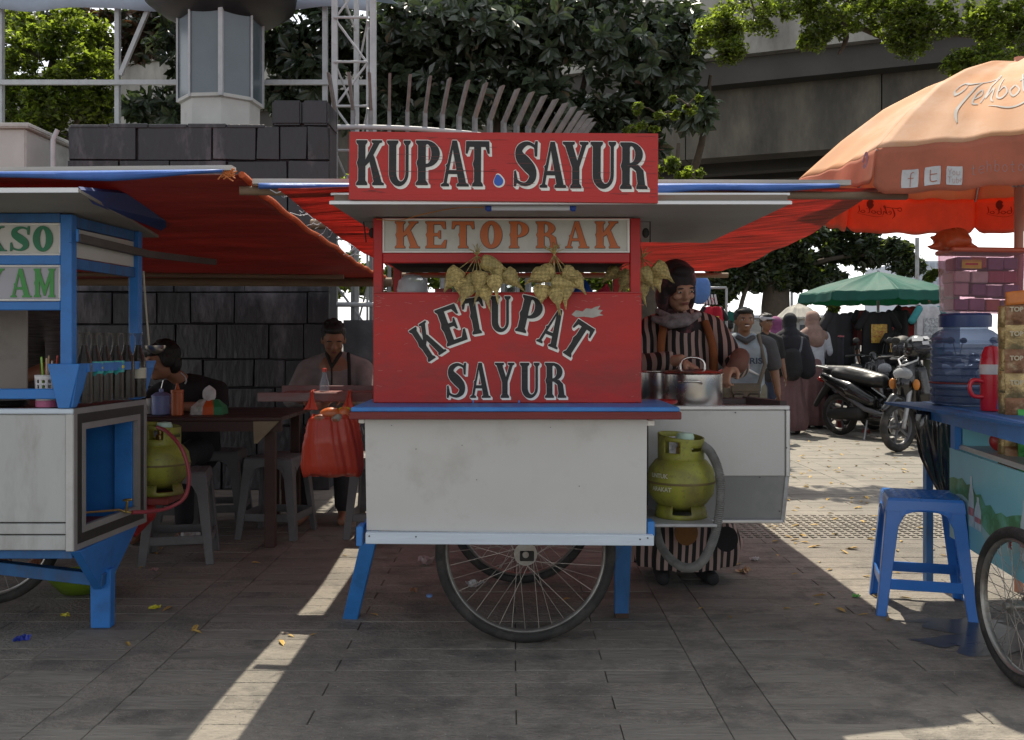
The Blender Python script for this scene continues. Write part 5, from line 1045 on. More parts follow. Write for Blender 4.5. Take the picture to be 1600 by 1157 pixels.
# roof
Yr = 3.2; zr = 1.665
q = [(-3.2, Yr, zr), (X_(124, Yr), Yr, zr + .005), (X_(248, 4.45), 4.45, zr - .01), (-3.2, 4.45, zr - .01)]
g = G(O); g.add(q + [(a, b, c + .012) for a, b, c in q], [(0, 1, 2, 3), (7, 6, 5, 4), (0, 4, 5, 1), (1, 5, 6, 2), (2, 6, 7, 3), (3, 7, 4, 0)]).done('roof', M('grey_brown_soffit', (.24, .23, .20), .7, .1, 5, .1), bc)
G(O).bar((-3.2, Yr - .004, zr + .006), (X_(124, Yr), Yr - .004, zr + .011), .008, .016).done('roof_edge', m_alu, bc)
q = [P(127, 297, 3.22), P(200, 303, 3.7), P(270, 348, 4.35), P(252, 361, 4.44), P(145, 319, 3.4)]
G(O).add(q + [p + Vector((-.012, .006, .012)) for p in q], [(0, 1, 2, 3, 4), (9, 8, 7, 6, 5)] + [(i, i + 5, (i + 1) % 5 + 5, (i + 1) % 5) for i in range(5)]).done('roof_flap', M('deep_blue_board', (.015, .04, .17), .6, .2, 6, .1), bc)
# under-body
pts = [(3.655, .372), (4.245, .372), (4.02, .19), (3.90, .165)]
G(O).add([(XR + .02 - .02 * (z < .3), y_, z) for y_, z in pts] + [(XR - .015 - .02 * (z < .3), y_, z) for y_, z in pts], [(0, 1, 2, 3), (7, 6, 5, 4), (0, 4, 5, 1), (1, 5, 6, 2), (2, 6, 7, 3), (3, 7, 4, 0)]).done('leg_bracket', m_bl, bc, bevel=.002)
G(O).bar((X_(159, 3.94), 3.95, .24), (X_(159, 3.94), 3.95, .0), .085, .05, up=(0, 1, 0), w1=.08).done('leg', m_bl, bc, bevel=.003)
G(O).bar((-2.75, 3.90, .335), (X_(164, 3.91), 3.905, .205), .045, .05).done('chassis_rail', m_blued, bc, bevel=.002)
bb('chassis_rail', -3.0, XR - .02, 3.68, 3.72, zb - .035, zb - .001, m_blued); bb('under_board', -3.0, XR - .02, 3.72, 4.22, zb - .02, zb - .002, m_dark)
wheel(bc, (X_(-22, 4.28), 4.28, .35), .35, .021, org=O)
bb('interior_panel', -2.9, X_(48, 4.2), 4.17, 4.18, zt, 1.36, M('beige_smear_panel', (.27, .24, .21), .5, .15, 3, .05, dirt=(.1, .09, .09), dirt_amt=.3))
# bottles of sauce along the side
m_sauce = M('dark_sauce', (.008, .003, .002), .2, .2); m_bg = GL('bottle_glass', (.45, .42, .38), .02, .05)
bot = thing('sauce_bottle', None, 'bottle', (0, 0, 0), 'sauce bottles along the side of the blue cart')
pr = [(.0, 0), (.030, .002), (.033, .01), (.033, .15), (.028, .175), (.017, .205), (.013, .235), (.0125, .262), (.021, .275), (.0205, .279)]
G().lathe(pr, (0, 0, 0), 20).done('glass', m_bg, bot, smooth=True)
G().lathe([(.0, .004), (.0315, .006), (.0315, .15), (.0265, .175), (.0155, .205), (.012, .228), (0, .229)], (0, 0, 0), 16).done('sauce', m_sauce, bot, smooth=True)
labs = ['nearest sauce bottle, cut off by the front blue post', 'sauce bottle with a teal and yellow ribbon beside the front post', 'third sauce bottle from the front, with a teal and yellow ribbon', 'fourth sauce bottle from the front, with a half hidden green ribbon', 'fifth sauce bottle from the front of the blue cart', 'emptiest sauce bottle, with a pale paper label, next to the rear blue post']
m_teal = M('teal_ribbon', (.05, .38, .36), .4, .1); m_yel = M('yellow_ribbon', (.6, .55, .04), .4, .1)
for i, x in enumerate((131, 147, 163, 180.5, 198, 216)):
    Yy = 3.73 + i * .085; o = bot if i == 0 else clone(bot); o.location = (X_(x, Yy) , Yy, zt + .0005 + .012); o['label'] = labs[i]
    if i == 5: G().lathe([(.0336, .085), (.0336, .13)], (0, 0, 0), 20, cap=False).done('paper_label', M('cream_paper', (.45, .43, .34), .7), o, smooth=True)
    if i in (1, 2, 3):
        for k, (m_, dz) in enumerate(((m_teal, .150), (m_yel, .132), (m_teal, .116))):
            G().lathe([(.0345, dz), (.0355, dz + .007), (.0345, dz + .014)], (0, 0, 0), 20, cap=False).done('ribbon', m_, o, smooth=True)
        g = G()
        for sgn in (-1, 1): g.add([(0, -.036, .13), (sgn * .02, -.045, .155), (sgn * .038, -.04, .125), (sgn * .018, -.042, .105)], [(0, 1, 2, 3)])
        g.done('bow', m_teal, o, thick=.002)
# straw holder, plates
sh_ = thing('straw_holder', 'white perforated cup of straws with a pink base on the blue cart', 'cup', (X_(74, 3.74), 3.74, zt + .001))
g = G(); vs = []; ff = []; zz = [0, .03, .034, .046, .054, .066, .074, .086, .094, .106, .112, .125]
for z in zz:
    for k in range(48): a = 2 * PI * k / 48; r_ = .038 + .006 * z / .125; vs.append((r_ * math.cos(a), r_ * math.sin(a), z))
for i in range(len(zz) - 1):
    for k in range(48):
        if i >= 2 and i % 2 == 0 and k % 4 < 2 and i < 10: continue
        ff.append((i * 48 + k, i * 48 + (k + 1) % 48, (i + 1) * 48 + (k + 1) % 48, (i + 1) * 48 + k))
g.add(vs, ff).done('cup', M('white_plastic', (.6, .58, .58), .4, .05), sh_, smooth=True, thick=.003)
G().lathe([(.0385, 0), (.042, .001), (.0425, .026), (.0395, .027)], (0, 0, 0), 32).done('base', M('pink_plastic', (.5, .12, .25), .4, .05), sh_, smooth=30)
for i, (dx, h, cc) in enumerate(((-.028, .19, (.5, .48, .45)), (-.014, .195, (.25, .5, .05)), (-.006, .185, (.25, .5, .05)), (.004, .19, (.5, .35, .25)), (.016, .17, (.08, .09, .1)), (.024, .18, (.4, .4, .42)), (.03, .2, (.45, .03, .02)), (.012, .2, (.3, .2, .12)))):
    G().tube([(dx * .5, .01 * (-1) ** i, .02), (dx * 1.1, .015 * (-1) ** i, h)], .0035, 8).done('straw', M('straw_%d' % (i if i != 2 else 1), cc, .4, .05), sh_)
for i, (x, w, lab, n) in enumerate(((10, .075, 'stack of dark plates on the blue cart at the left edge', 4),)):
    t = thing('plate_stack', lab, 'plates', (X_(x, 3.8), 3.8, zt - .003))
    for k in range(n): G().lathe([(.05, k * .006), (.085, k * .006 + .009), (.083, k * .006 + .011), (.04, k * .006 + .003)], (0, 0, 0), 32).done('plate', M('dark_plate', (.03, .028, .03), .3, .1), t, smooth=True)
# ladle on the rear post
ld = thing('ladle', 'metal ladle hanging from a long handle behind the rear blue post', 'ladle', tuple(P(237, 541, 4.32))); lo = ld.location.copy()
G(lo).tube([P(224, 424, 4.28), P(228, 480, 4.3), P(233, 540, 4.31)], .0045, 8).done('handle', M('cream_handle', (.45, .42, .33), .5), ld, smooth=True)
G(lo).lathe([(.002, -.04), (.03, -.03), (.045, -.01), (.047, 0), (.043, -.008), (.028, -.027), (.002, -.036)], tuple(P(243, 540, 4.32)), 28).done('bowl', m_steel, ld, smooth=True)
# bare brass tap and hose of the blue cart
gas_b = clone(g1, (X_(243, 4.36), 4.42, Z_(775, 4.36)), R(40), 'lime green gas cylinder hung behind the blue cart with a red hose')
for ch in list(gas_b.children):
    if ch.name.startswith(('stencil', 'paper')): bpy.data.objects.remove(ch)
G(O).box(-1.72, X_(276, 4.4), 4.28, 4.56, Z_(775, 4.36) - .03, Z_(775, 4.36) - .001).done('gas_shelf', m_redd, bc, bevel=.003)
hb = G((X_(228, 4.35), 4.35, .4)); hb.caps([(X_(222, 4.35), 4.35, Z_(775, 4.35)), (X_(224, 4.35), 4.35, Z_(800, 4.35)), (X_(212, 4.35), 4.33, Z_(828, 4.35))], [.035, .06, .03]); blob('plastic_bag', hb, M('red_bag_plastic', (.4, .03, .03), .35, .3, 12, .5, trans=.3), None, .007, 2, label='small red plastic bag hanging under the left gas cylinder', cat='plastic bag').location = (X_(228, 4.35), 4.35, .4)
m_rh = M('red_rubber_hose', (.26, .04, .05), .45, .15, 10, .05)
hp = bez([P(246, 668, 4.3), P(262, 676, 4.25), P(284, 702, 4.2), P(295, 740, 4.2), P(290, 775, 4.2), P(268, 792, 4.18), P(240, 799, 4.1), P(206, 801, 4.02)], 10)
G(tuple(hp[0])).tube(hp, .0085, 10).done('gas_hose', m_rh, None, smooth=True, label='dull red rubber hose looping from the left gas cylinder to the brass tap', cat='hose', loc=tuple(hp[0]))
tp = thing('brass_tap', 'brass tap at the end of the red hose in the blue cart opening', 'tap', tuple(P(196, 799, 4.02))); to = tp.location.copy()
G(to).tube([P(206, 801, 4.02), P(196, 800, 4.02), P(186, 797, 4.0), P(125, 802, 3.78)], .005, 8).done('pipe', MATS['brass'], tp, smooth=True)
G(to).cap(P(197, 800, 4.02), P(199, 784, 4.01), .006, .005).done('stem', MATS['brass'], tp, smooth=True); G(to).cap(P(194, 782, 4.01), P(205, 781, 4.01), .006, .006).done('knob', MATS['brass'], tp, smooth=True)
# green bowl and other litter under the cart
G(tuple(P(112, 935, 4.4))).lathe([(.001, 0), (.09, .004), (.15, .075), (.153, .085), (.146, .078), (.085, .01), (.001, .008)], (P(112, 535, 4.4).x, 4.5, .002), 40).done('plastic_basin', M('green_plastic', (.16, .25, .02), .35, .15, 6, .05), None, smooth=True, label='olive green plastic basin on the ground behind the blue cart leg', cat='basin', loc=tuple(P(112, 935, 4.4)))
# ================================================================ TABLE, ITEMS, STOOLS, SEATED PEOPLE
m_tbl = M('dark_red_table', (.05, .018, .014), .45, .2, 6, .12, stretch=(.2, 1, 1), dirt=(.03, .02, .02), dirt_amt=.3)
tb = thing('long_table', 'dark red wooden table under the orange tarpaulin', 'table', (-1.75, 5.8, 0)); O = (-1.75, 5.8, 0)
for k in range(4): G(O).box(-2.7, X_(440, 5.4), 5.4 + k * .2, 5.595 + k * .2, .725, .75).done('board', m_tbl, tb, bevel=.004)
G(O).box(-2.68, X_(438, 5.4), 5.42, 5.45, .665, .7245).done('apron', m_tbl, tb)
for x, y_ in ((-2.6, 5.46), (-1.38, 5.46), (-1.38, 6.1), (-2.6, 6.1)): G(O).box(x - .03, x + .03, y_, y_ + .05, 0, .7248).done('leg', m_tbl, tb, bevel=.003)
G(O).prism([(X_(396, 5.4), .7245), (X_(436, 5.4), .7245), (X_(402, 5.4), .60), (X_(397, 5.4), .60)], 5.395, 5.415).done('gusset', M('tan_plywood', (.24, .19, .12), .7, .2, 8, .1), tb)
zt_ = .7505
sj = thing('sugar_jar', 'pale blue lidded plastic jar on the dark table', 'jar', (X_(252, 5.55), 5.55, zt_)); G().lathe([(.045, 0), (.052, .005), (.052, .10), (.054, .102), (.054, .112), (.03, .13), (.012, .132), (.012, .15), (0, .152)], (0, 0, 0), 28).done('body', M('pale_blue_plastic', (.22, .27, .52), .4, .05), sj, smooth=40); G().tube([(.0, 0, .15), (.012, 0, .2)], .003, 6).done('spoon', m_steel, sj)
sj2 = thing('napkin_cup', 'small pale grey cup beside the blue jar', 'cup', (X_(236, 5.6), 5.62, zt_)); G().lathe([(.025, 0), (.03, .003), (.034, .09), (.032, .09), (.0, .02)], (0, 0, 0), 24).done('body', m_bd, sj2, smooth=40)
sq_ = thing('squeeze_bottle', 'orange plastic squeeze bottle with a pointed cap', 'bottle', (X_(277, 5.5), 5.5, zt_)); G().lathe([(.030, 0), (.034, .004), (.034, .13), (.036, .132), (.036, .146), (.014, .15), (.004, .185), (0, .186)], (0, 0, 0), 24).done('body', M('orange_plastic', (.45, .11, .03), .35, .08), sq_, smooth=40)
tc_ = thing('tissue_pack', 'green, orange and white tissue pack with a tissue pulled out', 'tissues', (X_(327, 5.6), 5.6, zt_))
def tp_(u, v): return Vector(((u - .5) * .19 * (1 - .35 * v ** 2), -.05 * (1 - v * .7), .085 * v))
for k, (u0, u1, mt_) in enumerate(((0, .38, M('tissue_white', (.5, .5, .48), .45, .4, 26, .1, dirt=(.05, .2, .06), dirt_amt=.4, dirt_scale=18)), (.38, .72, M('tissue_orange', (.6, .10, .02), .45, .2)), (.72, 1, M('tissue_green', (.03, .2, .08), .45, .3)))):
    xs = [(u - .5) for u in (u0, u1)]; vs = []
    for z, sx_, sy_ in ((0, .19, .055), (.045, .18, .05), (.085, .11, .012)):
        for x in xs: vs += [(x * sx_, -sy_, z), (x * sx_, sy_, z)]
    G().add(vs, [(0, 2, 6, 4), (4, 6, 10, 8), (1, 5, 7, 3), (5, 9, 11, 7), (8, 10, 11, 9), (0, 4, 5, 1), (4, 8, 9, 5), (2, 3, 7, 6), (6, 7, 11, 10)]).done('wrapper', mt_, tc_)
g = G(); g.ell((0, 0, .115), (.042, .012, .05)); g.cap((-.01, 0, .13), (.0, 0, .16), .02, .01); g.cap((0, 0, .08), (.02, 0, .13), .02, .02); blob('tissue', g, M('tissue_paper', (.6, .6, .6), .9, .1, 30, .2), tc_, .006, 1)
# glass bottle with red cap, standing on the side shelf
wb = thing('glass_bottle', 'clear glass bottle with a red cap on the side shelf in front of the man', 'bottle', (X_(507, 4.53), 4.53, Z_(613, 4.45) + .001))
G().lathe([(.0, 0), (.022, .001), (.024, .008), (.022, .03), (.012, .07), (.009, .088), (.009, .095)], (0, 0, 0), 24).done('glass', GL('clear_glass', (.5, .55, .6), .22), wb, smooth=True); G().lathe([(.011, .09), (.0115, .105), (.009, .108), (0, .108)], (0, 0, 0), 16).done('cap', M('red_cap', (.5, .05, .03), .4), wb, smooth=40)
# plastic stools
def stool(label, loc, rz, mat, W_=.36, Wt=.27, H=.47, group=None, cat='stool', shared=None):
    t = thing('plastic_stool', label, cat, (0, 0, 0), group); a, b = Wt / 2, W_ / 2
    g = G(); g.grid(lambda u, v: Vector(((u - .5) * Wt, (v - .5) * Wt, H - .002 - .004 * math.cos(u * PI * 8) * math.cos(v * PI * 8) * (0 < u < 1) * (0 < v < 1))), 17, 17); vs = []
    for z, q in ((H - .002, a), (H - .012, a + .006), (H - .055, a + .012)):
        for sx, sy in ((-1, -1), (1, -1), (1, 1), (-1, 1)): vs.append((sx * q, sy * q, z))
    g.add(vs, [(i * 4 + k, i * 4 + (k + 1) % 4, (i + 1) * 4 + (k + 1) % 4, (i + 1) * 4 + k) for i in range(2) for k in range(4)]); g.done('seat', mat, t, thick=.005)
    for sx, sy in ((-1, -1), (1, -1), (1, 1), (-1, 1)):
        g = G(); vs = []      # L-section leg, wide at the top
        for z, q, w in ((H - .050, a + .0105, .085), (H - .12, a + .018, .055), (.0, b, .040)):
            c = Vector((sx * q, sy * q, z)); vs += [c, c - Vector((sx * w, 0, 0)), c - Vector((sx * w, -sy * -.006 if False else sy * .008, 0)), c - Vector((sx * .012, sy * .012, 0)), c - Vector((sx * .008, sy * w, 0)), c - Vector((0, sy * w, 0))]
        g.add([tuple(v) for v in vs], [(i * 6 + k, i * 6 + (k + 1) % 6, (i + 1) * 6 + (k + 1) % 6, (i + 1) * 6 + k) for i in range(2) for k in range(6)] + [(0, 1, 2, 3, 4, 5), (17, 16, 15, 14, 13, 12)]); g.done('leg', mat, t, bevel=.002)
    q = a + (b - a) * .68; zr_ = H * .27
    for k in range(4):
        g = G(); d = Matrix.Rotation(k * PI / 2, 3, 'Z'); g.bar(d @ Vector((-q + .02, -q + .004, zr_)), d @ Vector((q - .02, -q + .004, zr_)), .008, .045); g.done('stretcher', mat, t, bevel=.002)
        g = G(); pts = []
        for x in np.linspace(-1, 1, 9): pts.append((x * (a - .045), H - .052 - .03 * abs(x) ** 3))
        vs = [d @ Vector((x, -(a + .0135) - .006 * (H - z) / .1, z)) for x, z in pts] + [d @ Vector((x, -(a + .012), H - .049)) for x, z in pts]
        g.add(vs, [(i, i + 1, i + 10, i + 9) for i in range(8)]); g.done('apron', mat, t, thick=.005)
    t.location = loc; t.rotation_euler = (0, 0, rz); return t
m_gp = M('grey_stool_plastic', (.13, .13, .135), .55, .12, 8, .06, dirt=(.06, .055, .05), dirt_amt=.3)
st1 = stool('grey plastic stool standing in front beneath the hanging red bag', (X_(430, 5.8), 5.85, 0), R(-8), m_gp, W_=.38, Wt=.28, H=.48, group='grey plastic stools by the table')
clone(st1, (X_(272, 5.1), 5.2, 0), R(12), 'grey plastic stool half hidden behind the left gas cylinder')
clone(st1, (X_(345, 6.2), 6.15, 0), R(5), 'dim grey plastic stool pushed under the dark table')
clone(st1, (X_(590, 5.7), 5.85, 0), R(-4), 'grey plastic stool half hidden behind the white panel of the red cart')
# red plastic shopping bag hanging on the side shelf
bgp = thing('shopping_bag', 'translucent red plastic bag hanging full from the side shelf', 'plastic bag', tuple(P(520, 690, 4.36))); bo = bgp.location.copy()
m_rb = GL('thin_red_plastic', (.62, .075, .04), .50, .28)
def rbag(u, v):
    a = 2 * PI * u; w = np.interp(v, [0, .12, .5, .9, 1], [.128, .140, .136, .118, .098]); d = np.interp(v, [0, .1, .6, 1], [.02, .055, .06, .03]); cr = .0028 * math.sin(a * 9 + v * 5) + .0022 * math.sin(a * 23 + 1 + v * 9) + .0018 * math.sin(v * 40 + a * 5)
    return Vector((bo.x + w * math.cos(a) + cr + .008 * (v - .5), bo.y + (d + cr) * math.sin(a) * 1.0, Z_(744, 4.36) + v * .275 + .006 * math.sin(a * 5) * (1 if v == 0 or v == 1 else 0)))
G(bo).grid(rbag, 90, 16).done('bag', m_rb, bgp, smooth=True, thick=.0015)
for x0, x1 in ((482, 487), (540, 545)):
    g = G(bo); a, b = P(x0 - 12, 636, 4.35), P(x0 + 12, 636, 4.35)
    for q in (0, 1):
        yy = 4.385 + (.0 if q == 0 else 0); 
    g.grid(lambda u, v: Vector((bo.x * 0 + X_(x1, 4.38) + (u - .5) * (.012 + .055 * (1 - v) ** 2) + .004 * math.sin(u * 9), 4.388 - .034 * (1 - v) + .004 * math.sin(u * 12), Z_(640, 4.38) + v * (Z_(611, 4.40) - Z_(640, 4.38)))), 8, 10)
    g.grid(lambda u, v: Vector((X_(x1, 4.38) + (u - .5) * .013, 4.388 + .06 * v, Z_(611, 4.40) + .002)), 4, 3); g.done('bag_handle', m_rb, bgp, smooth=True, thick=.0015)
k = random.Random(5)
for i in range(9):
    g = G(bo); c = bo + Vector((k.uniform(-.085, .085), k.uniform(-.01, .02), k.uniform(-.09, .10))); g.ell(c, (.03 + .015 * k.random(), .022, .03 + .02 * k.random()), (k.uniform(-1, 1), k.uniform(-1, 1), 0), 10, 7); g.done('packet', M('bag_contents_%d' % (i % 4), [(.30, .10, .05), (.25, .22, .18), (.45, .12, .04), (.10, .06, .04)][i % 4], .35, .4, 20, .2), bgp, smooth=True)
g = G(bo); g.ell(bo + Vector((-.005, 0, .125)), (.055, .03, .03)); g.ell(bo + Vector((.05, 0, .12)), (.035, .025, .04), (.3, .5, 0)); g.done('orange_packet', M('orange_wrap', (.55, .13, .03), .35, .3, 12, .2), bgp, smooth=True)
G(bo).ell(bo + Vector((.055, .0, .146)), (.03, .02, .012)).done('yellow_packet', M('yellow_wrap', (.5, .45, .03), .4), bgp, smooth=True)
# ---- man in the grey shirt, seated, reading the table
def seated_man():
    org = (X_(522, 6.6), 6.6, 0); p = rel(org, 0)
    t = thing('person', 'seated man in a grey work shirt with a dark strap, looking down', 'person', org); sk = skin('tan', (.27, .135, .08)); g = G(org)
    hc = p(0, -.02, Z_(532, 6.6)); Q = RQ(14, 22, 0); head(t, g, hc, Q, sk, org, 1.02, 'short', eyes=False)
    g.cap(p(0, .05, 1.02), p(.0, .02, 1.12), .055, .05); g.caps([p(0, .07, .62), p(0, .06, .85), p(0, .05, .98)], [.13, .13, .12]); g.caps([p(-.17, .05, .98), p(.17, .05, .98)], [.06, .06])
    sh = G(org); sh.caps([p(0, .09, .56), p(0, .09, .72), p(0, .07, .9)], [.165, .165, .16]); sh.cap(p(-.07, .09, .7), p(-.1, .07, .92), .12, .11); sh.cap(p(.07, .09, .7), p(.1, .07, .92), .12, .11)
    sh.caps([p(-.19, .06, .985), p(-.05, .06, 1.045), p(.05, .06, 1.045), p(.19, .06, .985)], [.072, .062, .062, .072])
    for s_ in (-1, 1):
        el = p(s_ * .27, -.10, .78); wr = p(s_ * .10, -.36, .80); shd = p(s_ * .20, .05, .97); sh.caps([shd, el, el.lerp(wr, .45)], [.075, .06, .052]); g.caps([shd, el, wr], [.05, .042, .028]); hand(g, wr, (-s_ * .6, -.8, -.1), (0, 0, -1), 1, .4, s_)
        g.caps([p(s_ * .1, .06, .52), p(s_ * .13, -.38, .54), p(s_ * .13, -.36, .08)], [.085, .06, .042]); g.cap(p(s_ * .13, -.34, .05), p(s_ * .14, -.50, .03), .04, .03)
    blob('body', g, sk, t, .009, 2); blob('shirt', sh, cloth('grey_shirt', (.24, .215, .215)), t, .012, 3)
    tr = G(org)
    for s_ in (-1, 1): tr.caps([p(0, .08, .54), p(s_ * .1, .06, .53), p(s_ * .13, -.39, .54), p(s_ * .13, -.37, .12)], [.13, .1, .075, .06])
    blob('trousers', tr, cloth('dark_trousers', (.02, .02, .025)), t, .014, 3)
    G(org).caps([p(.10, -.01, 1.09), p(.115, -.065, 1.0), p(.12, -.09, .9), p(.12, -.085, .75)], [.012, .012, .012, .012]).done('strap', cloth('black_strap', (.01, .01, .01)), t, smooth=True)
    for a, b in (((-.045, -.03, 1.095), (0, -.09, 1.0)), ((.05, -.03, 1.095), (0, -.09, 1.0))): G(org).caps([p(*a), p(*b)], [.013, .010]).done('collar', cloth('dark_collar', (.02, .018, .018)), t, smooth=True)
    G(org).caps([p(0, -.096, .99), p(.003, -.1, .93), p(0, -.1, .86)], [.006, .006, .006]).done('placket', cloth('dark_collar', (.02, .018, .018)), t, smooth=True)
seated_man()
def bench(label, x0, x1, y0, y1, z, org):
    t = thing('bench', label, 'bench', org); G(org).box(x0, x1, y0, y1, z - .03, z).done('seat', m_tbl, t, bevel=.003)
    for x in (x0 + .08, x1 - .12):
        for y_ in (y0 + .02, y1 - .06): G(org).box(x, x + .04, y_, y_ + .04, 0, z - .0305).done('leg', m_tbl, t)
bench('dark wooden bench by the wall under the seated man', -1.7, -.8, 6.5, 6.8, .40, (-1.25, 6.65, 0))
def boy():
    org = (X_(262, 5.75), 6.0, 0); p = rel(org, 0); p = lambda x, y_, z: Vector(org) + Vector((x, y_, z))
    t = thing('person', 'young man with thick black hair in a black T-shirt eating at the table', 'person', org); sk = skin('brown', (.30, .15, .09)); g = G(org)
    hc = Vector((X_(252, 5.9), 5.9, Z_(566, 5.9))); head(t, g, hc, RQ(-42, 6, 0), sk, org, 1.0, 'mop')
    g.cap(p(.03, .03, .90), hc + Vector((.02, .04, -.05)), .05, .048); g.caps([p(.05, .08, .5), p(.05, .08, .75), p(.04, .06, .86)], [.12, .12, .11])
    sh = G(org); sh.caps([p(.05, .1, .48), p(.05, .1, .7), p(.04, .06, .84)], [.16, .15, .14]); sh.caps([p(-.12, .02, .86), p(.0, .05, .9), p(.1, .06, .9), p(.20, .08, .86)], [.07, .06, .06, .07])
    for s_, el, wr in ((-1, p(-.24, -.14, .74), p(-.12, -.36, .80)), (1, p(.26, -.08, .76), p(.06, -.30, .79))):
        shd = p(s_ * .17 + .03, .05, .85); sh.caps([shd, shd.lerp(el, .7)], [.075, .065]); g.caps([shd, el, wr], [.045, .04, .027]); hand(g, wr, (-.3, -.9, 0), (0, 0, -1), 1, .6, s_)
    for s_ in (-1, 1): g.caps([p(s_ * .1, .06, .48), p(s_ * .13, -.35, .50), p(s_ * .13, -.33, .06)], [.08, .06, .04]); g.cap(p(s_ * .13, -.32, .04), p(s_ * .13, -.46, .03), .036, .028)
    blob('body', g, sk, t, .009, 2); blob('shirt', sh, cloth('black_tee', (.012, .012, .014)), t, .012, 3)
    tr = G(org)
    for s_ in (-1, 1): tr.caps([p(0, .08, .49), p(s_ * .1, .06, .49), p(s_ * .13, -.36, .50), p(s_ * .13, -.34, .12)], [.12, .095, .07, .055])
    blob('trousers', tr, cloth('dark_trousers', (.02, .02, .025)), t, .014, 3)
    G(org).tube(bez([P(283, 583, 5.85), P(289, 588, 5.83), P(291, 595, 5.82), P(289, 600, 5.82)], 5), .005, 6).done('piping', M('pale_piping', (.4, .4, .4), .6), t, smooth=True)
boy()
def stool_under(): clone(st1, (X_(262, 5.95) + .02, 6.06, 0), R(3), 'grey plastic stool that the young man at the table sits on')
stool_under()
def cook():      # mostly hidden behind the blue cart; only a shirt front and forearm show
    org = (X_(20, 4.9), 4.95, 0); p = lambda x, y_, z: Vector(org) + Vector((x, y_, z))
    t = thing('person', 'man in a striped grey shirt behind the blue cart, his forearm on the counter', 'person', org); sk = skin('brown', (.30, .15, .09)); g = G(org)
    head(t, g, p(0, 0, 1.50), RQ(10, 12, 0), sk, org, 1.0, 'short'); g.cap(p(0, .03, 1.32), p(0, .02, 1.42), .055, .05); g.caps([p(0, .05, .9), p(0, .05, 1.1), p(0, .04, 1.26)], [.12, .12, .12])
    sh = G(org); sh.caps([p(0, .06, .86), p(0, .06, 1.1), p(0, .05, 1.26)], [.16, .165, .14]); sh.caps([p(-.17, .05, 1.28), p(0, .05, 1.33), p(.17, .05, 1.28)], [.075, .065, .075])
    for s_, el, wr in ((-1, p(-.27, -.05, 1.02), p(-.2, -.35, 1.0)), (1, p(.27, -.12, 1.06), p(.17, -.40, .98))):
        shd = p(s_ * .19, .05, 1.26); sh.caps([shd, el], [.075, .062]); g.caps([shd, el, wr], [.05, .042, .028]); hand(g, wr, (-s_ * .2, -.9, -.1), (0, 0, -1), 1, .5, s_)
    for s_ in (-1, 1): g.caps([p(s_ * .09, .05, .86), p(s_ * .1, .04, .48), p(s_ * .1, .06, .08)], [.085, .06, .042]); g.cap(p(s_ * .1, .06, .04), p(s_ * .11, -.1, .03), .038, .028)
    blob('body', g, sk, t, .010, 2); blob('shirt', sh, M('striped_shirt', (.10, .09, .085), .85, .5, 26, .2, stretch=(.3, .3, 6)), t, .012, 3)
    tr = G(org)
    for s_ in (-1, 1): tr.caps([p(0, .06, .88), p(s_ * .09, .05, .84), p(s_ * .1, .04, .48), p(s_ * .1, .06, .12)], [.13, .11, .08, .06])
    blob('trousers', tr, cloth('dark_trousers', (.02, .02, .025)), t, .014, 3)
cook()
# ---- the vendor
def stripes(name, c1, c2, freq, c3=None):
    m = bpy.data.materials.new(name); m.use_nodes = True; n = m.node_tree.nodes; l = m.node_tree.links; b = n['Principled BSDF']; tc = n.new('ShaderNodeTexCoord'); sx = n.new('ShaderNodeSeparateXYZ'); l.new(tc.outputs['Object'], sx.inputs[0])
    nz = n.new('ShaderNodeTexNoise'); nz.inputs['Scale'].default_value = 3; l.new(tc.outputs['Object'], nz.inputs[0])
    a = n.new('ShaderNodeMath'); a.operation = 'MULTIPLY_ADD'; a.inputs[1].default_value = .05; l.new(nz.outputs[0], a.inputs[0]); l.new(sx.outputs[0], a.inputs[2])
    k = n.new('ShaderNodeMath'); k.operation = 'MULTIPLY'; k.inputs[1].default_value = freq; l.new(a.outputs[0], k.inputs[0]); f = n.new('ShaderNodeMath'); f.operation = 'FRACT'; l.new(k.outputs[0], f.inputs[0])
    r_ = n.new('ShaderNodeValToRGB'); e = r_.color_ramp; e.interpolation = 'CONSTANT'; e.elements[0].color = (*c1, 1); e.elements[1].position = .52; e.elements[1].color = (*c2, 1); l.new(f.outputs[0], r_.inputs[0]); l.new(r_.outputs[0], b.inputs['Base Color']); b.inputs['Roughness'].default_value = .8
    return m
